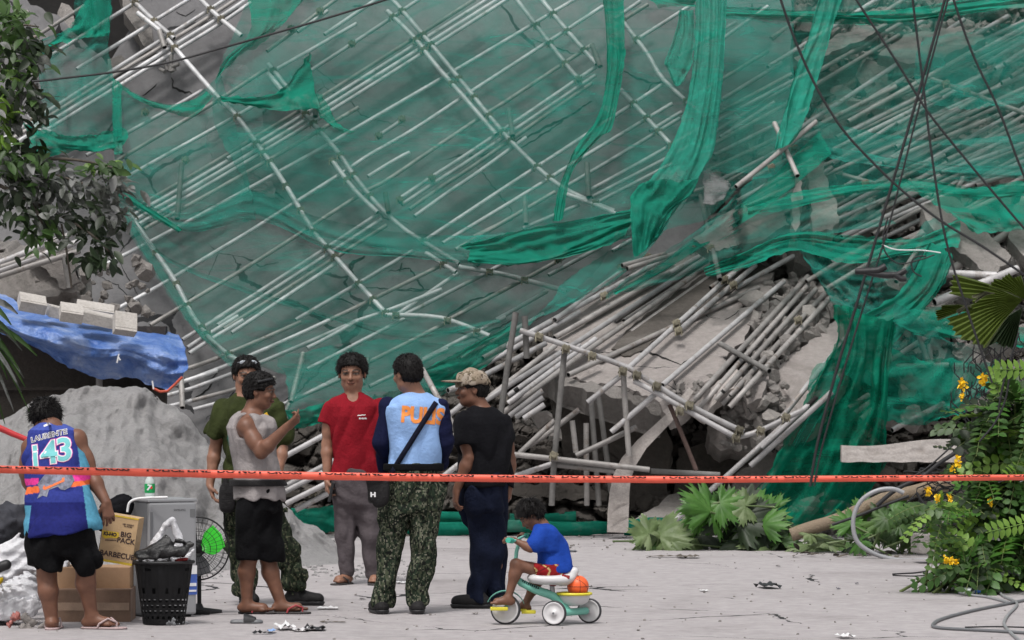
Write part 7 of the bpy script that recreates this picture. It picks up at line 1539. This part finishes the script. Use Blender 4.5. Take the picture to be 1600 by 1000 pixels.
# flowering bushes at the right
def bush(label, x, y0, pts, d, n, L, seed, flowers=(), mats=('leaf', 'leaf_mid', 'leaf_dark', 'leaf_ash', 'leaf_lime'), wts=(4, 4.5, 2, .8, 1.2), cat='bush'):
    random.seed(seed); o = empty('flowering_bush', Vector(((x-800)/F*d, d, 0)), label, cat, 'bushes at the right'); root = Vector(((x-800)/F*d, d, 0)); mbs = [MB() for _ in mats]; st_ = MB()
    for _ in range(n):
        b = random.choices(pts, [p_[4] for p_ in pts])[0]; px = b[0]+random.gauss(0, .45)*b[2]; py = b[1]+random.gauss(0, .45)*b[3]; tip = P(px, py, d+random.uniform(-.35, .35)); mi = random.choices(range(len(mats)), wts)[0]
        out = Vector((random.gauss(-.3, .8), random.gauss(-.3, .5), random.gauss(-.1, .55))).normalized(); LL = L*random.uniform(.7, 1.3); nn = (Vector((0, -.5, 1))+rv(.4)).normalized(); s_ = out.cross(nn).normalized(); nn = s_.cross(out).normalized(); k = random.randint(5, 8); ls = LL/k*1.35
        sp_ = [tip+out*LL*t-Vector((0, 0, .22*LL*t*t)) for t in lin(0, 1, 5)]; st_.tube(sp_, .003, 4)
        for i in range(k):
            t = (i+.6)/k; q = tip+out*LL*t-Vector((0, 0, .22*LL*t*t))
            for sg in (-1, 1): leaf(mbs[mi], q, s_*sg+out*.35+rv(.08), nn+rv(.1), ls*(1.15-.3*t)*1.0, ls*.8, 0, .15, .15, 3)
    for _ in range(max(4, n//9)):
        b = random.choice(pts); e = P(b[0]+random.gauss(0, .4)*b[2], b[1], d+random.uniform(-.3, .3)); m_ = root+(e-root)*.5+Vector((random.gauss(0, .06), 0, 0)); st_.tube([root+Vector((random.gauss(0, .1), random.gauss(0, .1), 0)), m_, e], [.012, .009, .004], 6)
    st_.build('stem', M['stem'], o)
    for mb_, nm in zip(mbs, mats):
        if mb_.v: mb_.build('foliage', M[nm], o)
    for fx, fy, fs in flowers:
        fb_ = MB(); c = P(fx, fy, d-.45)
        for i in range(26): q = c+Vector((random.gauss(0, .008), random.gauss(0, .008), random.uniform(-.028, .028)))*fs; leaf(fb_, q, Vector((random.gauss(0, 1), -.4, random.gauss(.3, 1))), rv(1), .022*fs, .022*fs, 0, .2, .3, 3)
        fb_.build('flower', M['flower'], o)
bush('tall leafy bush with yellow flower spikes at the right edge', 1570, 920, [(1590, 700, 55, 110, 4), (1570, 820, 60, 90, 3), (1600, 860, 60, 80, 3), (1555, 650, 35, 35, 1), (1600, 625, 50, 25, 1), (1535, 740, 25, 40, .8)], 27.8, 340, .36, 21,
     [(1503, 600, 1.3), (1537, 594, 1.4), (1504, 620, .8), (1496, 722, 1.3), (1487, 733, .7), (1547, 785, .9)])
bush('low sprig of the flowering bush with yellow spikes lying over the fallen trunk', 1470, 905, [(1470, 800, 30, 25, 2), (1520, 850, 30, 50, 2), (1535, 890, 40, 25, 3), (1505, 905, 30, 10, 1)], 27.4, 90, .28, 22,
     [(1450, 769, 1.0), (1464, 779, .9), (1484, 778, .8), (1478, 875, .9), (1486, 877, .9), (1494, 878, .8)], wts=(3, 5, 1, .8, 1.5))
# two broad single leaves standing out at the right edge
for px, py, a_, lab in [(1585, 832, 168, 'single bright lime compound leaf low at the right edge'), (1600, 597, 190, 'single bright green fern like leaf high at the right edge')]:
    mb = MB(); c = P(px+40, py-20, 27.0); out = Vector((math.cos(R(a_)), -.1, -math.sin(R(a_))*-.6-.35 if a_ < 180 else .0)).normalized()
    for i in range(9):
        q = c+out*.045*i
        for sg in (-1, 1): leaf(mb, q, Vector((out.z*sg, 0, -out.x*sg))+out*.4, Vector((0, -1, .5)), .075, .045, 0, .1, .1, 3)
    mb.tube([c, c+out*.4], .004, 5); tag(mb.build('fern_leaf', M['leaf_lime']), lab, 'leaf', 'bushes at the right')
random.seed(31)
def palmate(mb, c, u, v, R0, mi, lobes=7, droop=.25):
    """lobed papaya leaf: u,v span the blade, c is where the stalk joins"""
    n_ = u.cross(v).normalized(); K = lobes*10; pts_ = [c]; rr = []
    for i in range(K+1):
        t = i/K; a = R(-150+300*t); ph_ = (t*lobes) % 1; l_ = (.66+.34*math.sin(math.pi*ph_)**1.1)*(1+.16*math.sin(ph_*math.pi*8))*(.65+.35*math.cos((t-.5)*2.4)); rr.append((a, l_, ph_))
    for ring in (.35, .7, 1.0):
        for a, l_, ph_ in rr:
            l2 = l_*ring if ring > .5 else .34; q = c+(u*math.cos(a)+v*math.sin(a))*R0*l2; q += n_*(-.08*R0*abs(ph_-.5)*2*ring-droop*R0*(l2**2)+.10*R0*nz(q.x*11, q.z*11, 1)); pts_.append(q)
    W_ = K+1; fs = [(0, 1+i, 2+i) for i in range(K)]+[(1+r_*W_+i, 1+(r_+1)*W_+i, 2+(r_+1)*W_+i, 2+r_*W_+i) for r_ in range(2) for i in range(K)]; mb.add(pts_, fs, mi, True)
def leafpile(label, items, d, mt=('leaf_mid', 'leaf', 'leaf_pale', 'leaf_dark')):
    o = empty('fallen_branch', P(items[0][0], 860, d), label, 'fallen leaves', 'fallen papaya leaves'); ms_ = {}; st_ = MB()
    for px, py, r_, k, tilt in items+[(a+random.uniform(-16, 16), b+random.uniform(-6, 6), c*random.uniform(.55, .85), random.choice((k, k, 0, 3)), t) for a, b, c, k, t in items]:
        mb = MB(); c = P(px, py, d+random.uniform(-.3, .3)); az_ = random.uniform(0, 6.28); n_ = Vector((random.gauss(0, .5), -1+tilt, .55+tilt)).normalized(); u = Vector((math.cos(az_), math.sin(az_)*.3, math.sin(az_))); u = (u-n_*u.dot(n_)).normalized(); v = n_.cross(u)
        palmate(mb, c, u, v, 1.4*r_*d/F, 0, random.choice((7, 7, 9)), random.uniform(.1, .4)); mb.build('leaf', M[mt[k]], o); st_.tube([c, c+Vector((random.uniform(-.3, .4), .05, random.uniform(-.25, .0)))], .010, 6)
    st_.build('leaf_stalk', M['leaf_pale'], o)
leafpile('pile of pale wilted papaya leaves lying at the left of the fallen greenery', [(1030, 838, 40, 2, .1), (1010, 850, 30, 2, .3), (1060, 842, 34, 2, .0), (1042, 852, 28, 1, .3), (1080, 850, 26, 2, .2), (1022, 842, 26, 0, .2)], 33.9)
leafpile('pile of dark green papaya leaves lying in the middle of the fallen greenery', [(1110, 800, 42, 0, 0), (1150, 812, 48, 3, 0), (1180, 800, 40, 0, .1), (1200, 825, 44, 3, .1), (1140, 840, 40, 1, .2), (1095, 835, 34, 3, .1), (1215, 845, 30, 1, .3), (1170, 845, 40, 3, .2), (1165, 790, 26, 2, 0), (1125, 785, 30, 0, 0), (1205, 800, 30, 0, 0), (1180, 858, 26, 2, .4), (1238, 838, 20, 0, .2), (1092, 795, 26, 0, 0)], 33.8)
leafpile('leafy top of the fallen papaya stem inside the white hoop', [(1350, 805, 30, 0, 0), (1375, 815, 32, 1, .1), (1395, 800, 28, 0, 0), (1330, 820, 26, 0, .1), (1365, 838, 28, 3, .3), (1405, 825, 30, 1, .2), (1430, 838, 26, 2, .3), (1345, 845, 20, 0, .4)], 33.0)
leafpile('wilted leaf litter lying flat between the two green leaf piles', [(1262, 852, 24, 2, .6), (1290, 845, 26, 2, .5), (1310, 856, 22, 1, .6), (1275, 835, 18, 2, .4)], 33.4)
mb = MB(); q = smooth_px([(1236, 836), (1270, 824), (1310, 812), (1345, 797), (1380, 781), (1430, 768), (1490, 755)], 4); mb.tube([P(x, y, 33.2) for i, (x, y) in enumerate(q)], [.058+.01*nz(i*.6, 2, 2) for i in range(len(q))], 12)
tag(mb.build('felled_tree', mat_concrete('scarred_papaya_bark', (.33, .26, .19), (.45, .39, .31), (.20, .14, .09), 0, 9, .8)), 'tan scarred tree stem lying across the wires at the right', 'tree trunk')
mb = MB(); random.seed(41)
for _ in range(70):
    c = G(random.uniform(1240, 1500), random.uniform(848, 872)); leaf(mb, c+Vector((0, 0, .02)), rv(1)*Vector((1, 1, .2)), Vector((0, 0, 1))+rv(.3), random.uniform(.06, .16), random.uniform(.03, .06), 0, .1, .3)
tag(mb.build('leaf_litter', M['bark']), 'dry brown leaf litter on the road edge', kind='stuff')
# fan palm leaf at the right edge
fp = empty('fan_palm', Vector(((1660-800)/F*29, 29, 0)), 'dark fan palm leaf with torn pale tips reaching in at the right edge', 'palm')
mb = MB(); mb.tube([Vector(((1660-800)/F*29, 29, 0)), P(1655, 560, 29), P(1600, 470, 29)], [.07, .05, .012], 10); mb.build('trunk', M['bark'], fp)
def fan(hub, a0, a1, n_, rads, mt, d):
    mb = MB(); h_ = P(*hub, d); vs = [h_]
    for i in range(2*n_+1):
        a = R(a0+(a1-a0)*i/(2*n_)); rd = rads[min(len(rads)-1, int(i/(2*n_)*len(rads)))]*(1 if i % 2 else .95)*d/F; u = Vector((math.cos(a), 0, -math.sin(a)))
        vs += [h_+u*rd*.5+Vector((0, -.010 if i % 2 else .010, 0)), h_+u*rd+Vector((0, -.014 if i % 2 else .014, -.04))]
    mb.add(vs, [(0, 1+2*i, 3+2*i) for i in range(2*n_)]+[(1+2*i, 2+2*i, 4+2*i, 3+2*i) for i in range(2*n_)], 0, False); mb.build('frond', M[mt], fp)
M['fan'] = mat_leaf('fan_palm_leaf', (.075, .11, .015), (.12, .17, .03), .3, 3); M['fan_tip'] = mat_leaf('pale_torn_leaf', (.35, .36, .25), (.5, .5, .4), .6, 9)
fan((1598, 468), 130, 205, 16, [92, 100, 112, 118, 122, 84, 80, 118, 120], 'fan', 29.0); fan((1598, 480), 100, 150, 10, [60, 64, 78], 'leaf_dark', 29.3); fan((1605, 470), 205, 260, 10, [68, 60, 50], 'fan', 28.9)
fan((1556, 458), 168, 188, 8, [34, 30, 38], 'fan_tip', 28.7); fan((1520, 478), 165, 185, 7, [24, 26], 'fan_tip', 28.7); fan((1528, 484), 172, 196, 8, [66, 68, 60], 'fan', 28.8)
# ---------------------------------------------------------------- wires and cables
def wire(label, pts, d, r, mat='wire', cat='wire', name='cable', group='overhead wires', ground=False):
    q = smooth_px(pts, 6); mb = MB(); mb.tube([(G(x, y, r) if ground else P(x, y, d)) for x, y in q], r, 6); return tag(mb.build(name, M[mat]), label, cat, group)
wire('long slanting black wire curving from the top edge to the fan leaf', [(1214, -20), (1220, 0), (1242, 62), (1275, 135), (1315, 200), (1360, 250), (1410, 298), (1470, 345), (1535, 385), (1610, 436)], 17, .0062)
wire('second slanting black wire, right of the long curving one', [(1325, -20), (1338, 0), (1400, 95), (1450, 175), (1510, 250), (1560, 310), (1610, 368)], 17.3, .0058)
wire('black wire falling steeply to the yellow flowers', [(1423, -20), (1426, 0), (1442, 130), (1457, 250), (1478, 375), (1510, 480), (1550, 598)], 17.6, .0058)
wire('left one of two close black wires running down to the dark net', [(1481, -20), (1476, 0), (1441, 125), (1405, 250), (1377, 345), (1340, 470), (1308, 575), (1278, 690), (1266, 760)], 18, .0075)
wire('right one of two close black wires running down to the dark net', [(1485, -20), (1481, 0), (1447, 125), (1415, 250), (1388, 355), (1352, 470), (1318, 580), (1284, 700), (1272, 760)], 18, .005)
wire('black wire at the upper right corner', [(1484, -20), (1490, 0), (1520, 85), (1560, 170), (1592, 255), (1620, 320)], 17.2, .0058)
wire('sagging black wire crossing the upper left of the picture', [(50, 127), (68, 126), (100, 122), (175, 113), (262, 98), (350, 74), (400, 60), (505, 30), (640, -12)], 19, .0062)
wire('thin curled wire hanging below the right close wire', [(1387, 340), (1380, 372), (1384, 395), (1405, 412), (1440, 405), (1460, 398)], 18, .004)
wire('thin curled wire looping beside the cable clamp', [(1447, 400), (1430, 402), (1424, 412), (1428, 425), (1440, 432)], 18, .004)
wire('thin pale loose wire above the cable clamp', [(1378, 382), (1400, 390), (1440, 391), (1470, 395)], 18, .003, 'white')
cb = MB(); cb.tube([P(x, y, 17.9) for x, y in [(1336, 424), (1350, 424), (1372, 423), (1384, 416)]], [.014, .016, .018, .017], 8); cb.tube([P(x, y, 17.9) for x, y in [(1366, 428), (1385, 430), (1402, 430), (1416, 422)]], [.014, .017, .016, .013], 8); cb.tube([P(x, y, 17.88) for x, y in [(1398, 430), (1408, 436), (1416, 436)]], [.012, .014, .012], 8); cb.tube([P(x, y, 17.9) for x, y in [(1352, 425), (1366, 428), (1380, 429)]], .014, 8)
tag(cb.build('cable_clamp', M['black']), 'black rubber cable clamp hanging on the two close wires', 'cable clamp')
cm = dict(cat='cable', group='cables on the ground', ground=True)
wire('thick grey cable looped on the road at the lower right corner', [(1620, 934), (1580, 942), (1520, 954), (1475, 966), (1459, 974), (1462, 980), (1500, 983), (1560, 986), (1620, 990)], 0, .011, 'fridge_side', **cm)
wire('pale cable running down from the bush to the lower right corner', [(1552, 912), (1566, 930), (1589, 943), (1574, 962), (1570, 978), (1594, 1002)], 0, .010, 'fridge', **cm)
wire('pale cable lying between the bottle and the bush', [(1496, 926), (1520, 930), (1544, 933), (1575, 941)], 0, .010, 'fridge', **cm)
wire('thin green wire on the road before the bottles', [(1438, 918), (1446, 923), (1475, 926), (1510, 922), (1545, 921), (1556, 925)], 0, .005, 'stem', **cm)
wire('thin black wire on the road left of the bush', [(1395, 897), (1410, 896), (1430, 895), (1450, 892)], 0, .006, 'wire', **cm)
wire('second thin black wire on the road left of the bush', [(1395, 899), (1430, 900), (1462, 897)], 0, .005, 'wire', **cm)
wire('thin dark cable lying across the lower right corner', [(1508, 980), (1560, 979), (1620, 981)], 0, .005, 'wire', **cm)
mb = MB(); hp_ = smooth_px([(1412, 770), (1395, 764), (1372, 766), (1350, 778), (1337, 797), (1333, 822), (1341, 848), (1368, 866), (1403, 875), (1450, 875), (1480, 868)], 5); mb.tube([P(x, y, 32.2) for x, y in hp_], .019, 8); tag(mb.build('hoop', M['fridge']), 'springy white hoop of flexible pipe standing over the papaya leaves', 'flexible pipe')
for i, (pts_, lab) in enumerate([([(1448, 890), (1470, 862), (1490, 832), (1480, 815), (1450, 795), (1432, 770)], 'stiff black cable arching behind the hoop to the road'), ([(1450, 893), (1480, 870), (1500, 850)], 'short black cable end beside the arching one'), ([(1505, 700), (1470, 722), (1440, 745), (1400, 765), (1370, 790)], 'bundle of dark wires under the right end of the corrugated sheet'), ([(1495, 690), (1450, 730), (1420, 748)], 'dark wire just left of the wire bundle'),
        ([(1580, 560), (1572, 620), (1555, 660), (1530, 690)], 'dark wire tangle hanging beside the tall bush, front strand'), ([(1592, 520), (1570, 590), (1560, 640)], 'dark wire tangle hanging beside the tall bush, rear strand'), ([(1300, 820), (1340, 806), (1380, 790), (1420, 775)], 'dark cable lying along the papaya stem')]):
    wire(lab, pts_, 32.5 if i < 4 or i == 6 else 27.2, .014 if i in (0, 1, 6) else .02 if i == 2 else .008, 'wire', 'cable', 'cable', 'cables on the ground')
mb = MB(); random.seed(43)
for _ in range(60):
    c = (random.uniform(1430, 1505), random.uniform(735, 830)); a = random.uniform(0, 6.28); l_ = random.uniform(10, 40); mb.tube([P(c[0]+l_*t*math.cos(a)+6*math.sin(t*5+a), c[1]+l_*t*math.sin(a)*.7+5*t*t, 32.6+.1*t) for t in lin(-1, 1, 6)], .006, 4)
for _ in range(60):
    c = (random.uniform(1500, 1600), random.uniform(540, 700)); a = random.uniform(1.0, 2.2); l_ = random.uniform(15, 45); mb.tube([P(c[0]+l_*t*math.cos(a)+8*math.sin(t*4+a), c[1]+l_*t*math.sin(a), 29.5) for t in lin(-1, 1, 6)], .005, 4)
tag(mb.build('wire_tangle', M['wire']), 'tangle of thin dark wires and twigs behind the bushes', kind='stuff')
# corrugated sheet, kerb blocks, bottles
mb = MB(); vs = []; n_ = 40
for i in range(n_+1):
    x = 1315+(1500-1315)*i/n_
    top = 696+3*math.sin(i/n_*6)-8*(i/n_); bot = 722+.6*math.sin(i*.7)
    for j in range(13): t = j/12; vs.append(P(x, top+(bot-top)*t, 35.75-.004*math.sin(t*6.283*3)-.12*t+.03*nz(x*.1, t*3, 2)))
mb.add(vs, [(i*13+j, i*13+j+1, (i+1)*13+j+1, (i+1)*13+j) for i in range(n_) for j in range(12)]); mb.add([v+Vector((0, .14, 0)) for v in vs], [(i*13+j, i*13+j+1, (i+1)*13+j+1, (i+1)*13+j) for i in range(n_) for j in range(12)])
for e in (0, n_): mb.add([vs[e*13+j]+Vector((0, k_, 0)) for k_ in (0, .14) for j in range(13)], [(j, j+1, 14+j, 13+j) for j in range(12)])
mb.add([vs[i*13]+Vector((0, k_, 0)) for k_ in (0, .14) for i in range(n_+1)], [(i, i+1, n_+2+i, n_+1+i) for i in range(n_)])
tag(mb.build('corrugated_sheet', mat_concrete('weathered_sheet', (.36, .33, .315), (.43, .40, .385), (.26, .23, .21), 0, 5, .5)), 'pale weathered corrugated sheet lying level below the dark net', 'corrugated sheet')
mb = MB(); mb.box(P(1463, 845, 31.5)+Vector((0, 0, -.02)), (.36, .3, .16), Matrix.Rotation(R(8), 3, 'Z'), bev=.01); tag(mb.build('kerb_block', M['rubble']), 'grey kerb block lying at the road edge left of the bush', 'block')
def bottle(label, px, py, L_, r_, rz, mt, cap):
    c = G(px, py, r_); o = empty('bottle', c, label, 'bottle', 'bottles lying on the road'); ax_ = Matrix.Rotation(R(rz), 3, 'Z') @ Matrix.Rotation(R(90), 3, 'Y'); mb = MB(); lathe(mb, c, [(0, 0), (r_*.9, 0), (r_, .01), (r_, L_*.35), (r_*.92, L_*.4), (r_, L_*.45), (r_, L_*.7), (r_*.45, L_*.9), (r_*.42, L_)], 16, 0, ax_); mb.build('bottle_body', mt, o)
    mb = MB(); lathe(mb, c+ax_ @ Vector((0, 0, L_*.97)), [(0, .04), (r_*.6, .038), (r_*.6, 0), (0, 0)], 14, 0, ax_); mb.build('bottle_cap', cap, o)
bottle('green tinted bottle lying leftmost of the litter before the bush', 1450, 916, .10, .028, 5, M['leaf_pale'], M['leaf_pale']); bottle('white bottle lying upright between green bottle and blue capped one', 1489, 917, .07, .036, 20, M['white'], M['offw']); bottle('clear bottle with a wide blue cap lying before the bush', 1504, 924, .09, .027, -4, M['clearp'], mat_simple('blue_cap', (.03, .13, .45), .5))
# litter and grit on the road
mb = MB(); random.seed(51)
for _ in range(330):
    px = random.uniform(0, 1600); py = 838+(1000-838)*random.random()**1.3; s_ = random.uniform(.004, .012); mb.bm(rock_bm(s_*1.6, random, .5, 1, 2), Matrix.Translation(G(px, py)+Vector((0, 0, s_*.3))), 0, False)
tag(mb.build('grit', M['rubble']), 'scattered grit and crumbs on the road', kind='stuff')
def scrap(label, px, py, w, h, mt, rz=0, hh=.012, name='litter'):
    c = G(px, py); mb = MB(); n_ = 8; vs = []
    for i in range(n_+1):
        for j in range(5):
            u, v = i/n_-.5, j/4-.5; vs.append(c+Matrix.Rotation(R(rz), 3, 'Z') @ Vector((u*w*(1+.3*nz(j*.9, px, 1)), v*h*(1+.5*nz(i*.7, px, 2)), .003+hh*(.5+nz(u*4+px, v*4, 3)))))
    mb.add(vs, [(i*5+j, i*5+j+1, i*5+j+6, i*5+j+5) for i in range(n_) for j in range(4)]); return tag(mb.build(name, M[mt]), label, 'litter', 'litter on the road')
for a in [('flattened dark rag on the road right of the tricycle', 1200, 919, .13, .3, 'black', 12, .05), ('white paper scrap on the road below the right group', 1100, 924, .06, .1, 'white', 5), ('white curled scrap at the bottom right of the road', 1320, 997, .09, .12, 'white', 15, .03), ('blue chip on the road near the middle right', 1339, 913, .03, .06, 'navy_sleeve', 0), ('second blue chip left of the other', 1310, 921, .03, .06, 'navy_sleeve', 0),
          ('dark chip on the road below the fallen leaves', 1216, 886, .03, .06, 'black', 0), ('white paper ball in the litter before the slipper', 446, 984, .11, .22, 'white', 10, .05), ('long dark twig of litter before the slipper', 410, 991, .12, .05, 'black', 0, .02), ('pale blue wrapper in the litter before the slipper', 424, 989, .05, .12, 'light_blue_vest', 0, .03), ('dark shredded litter right of the paper ball', 492, 985, .13, .2, 'black', 3, .03), ('pale torn paper right of the white ball', 470, 987, .10, .10, 'offw', 0, .03),
          ('white paper strip between the boot and the policeman', 512, 952, .14, .12, 'white', 0, .02), ('thin dark strip of litter below the red shirted man', 520, 973, .16, .05, 'bark', 0, .01), ('white line of paper behind the legs of the policeman', 632, 912, .12, .1, 'white', 8, .02), ('black chip between the policeman and the capped man', 566, 937, .04, .06, 'black', 0), ('brown leaf on the road below the tricycle', 742, 960, .04, .05, 'bark', 0), ('grey strip on the road right of the leaf piles', 1075, 872, .18, .2, 'bark', 0, .03), ('long grey twig before the pale leaves', 1040, 871, .30, .08, 'bark', 2, .02), ('dark chip behind the right boot of the capped man', 890, 862, .12, .2, 'fridge_side', 0, .01)]: scrap(*a)
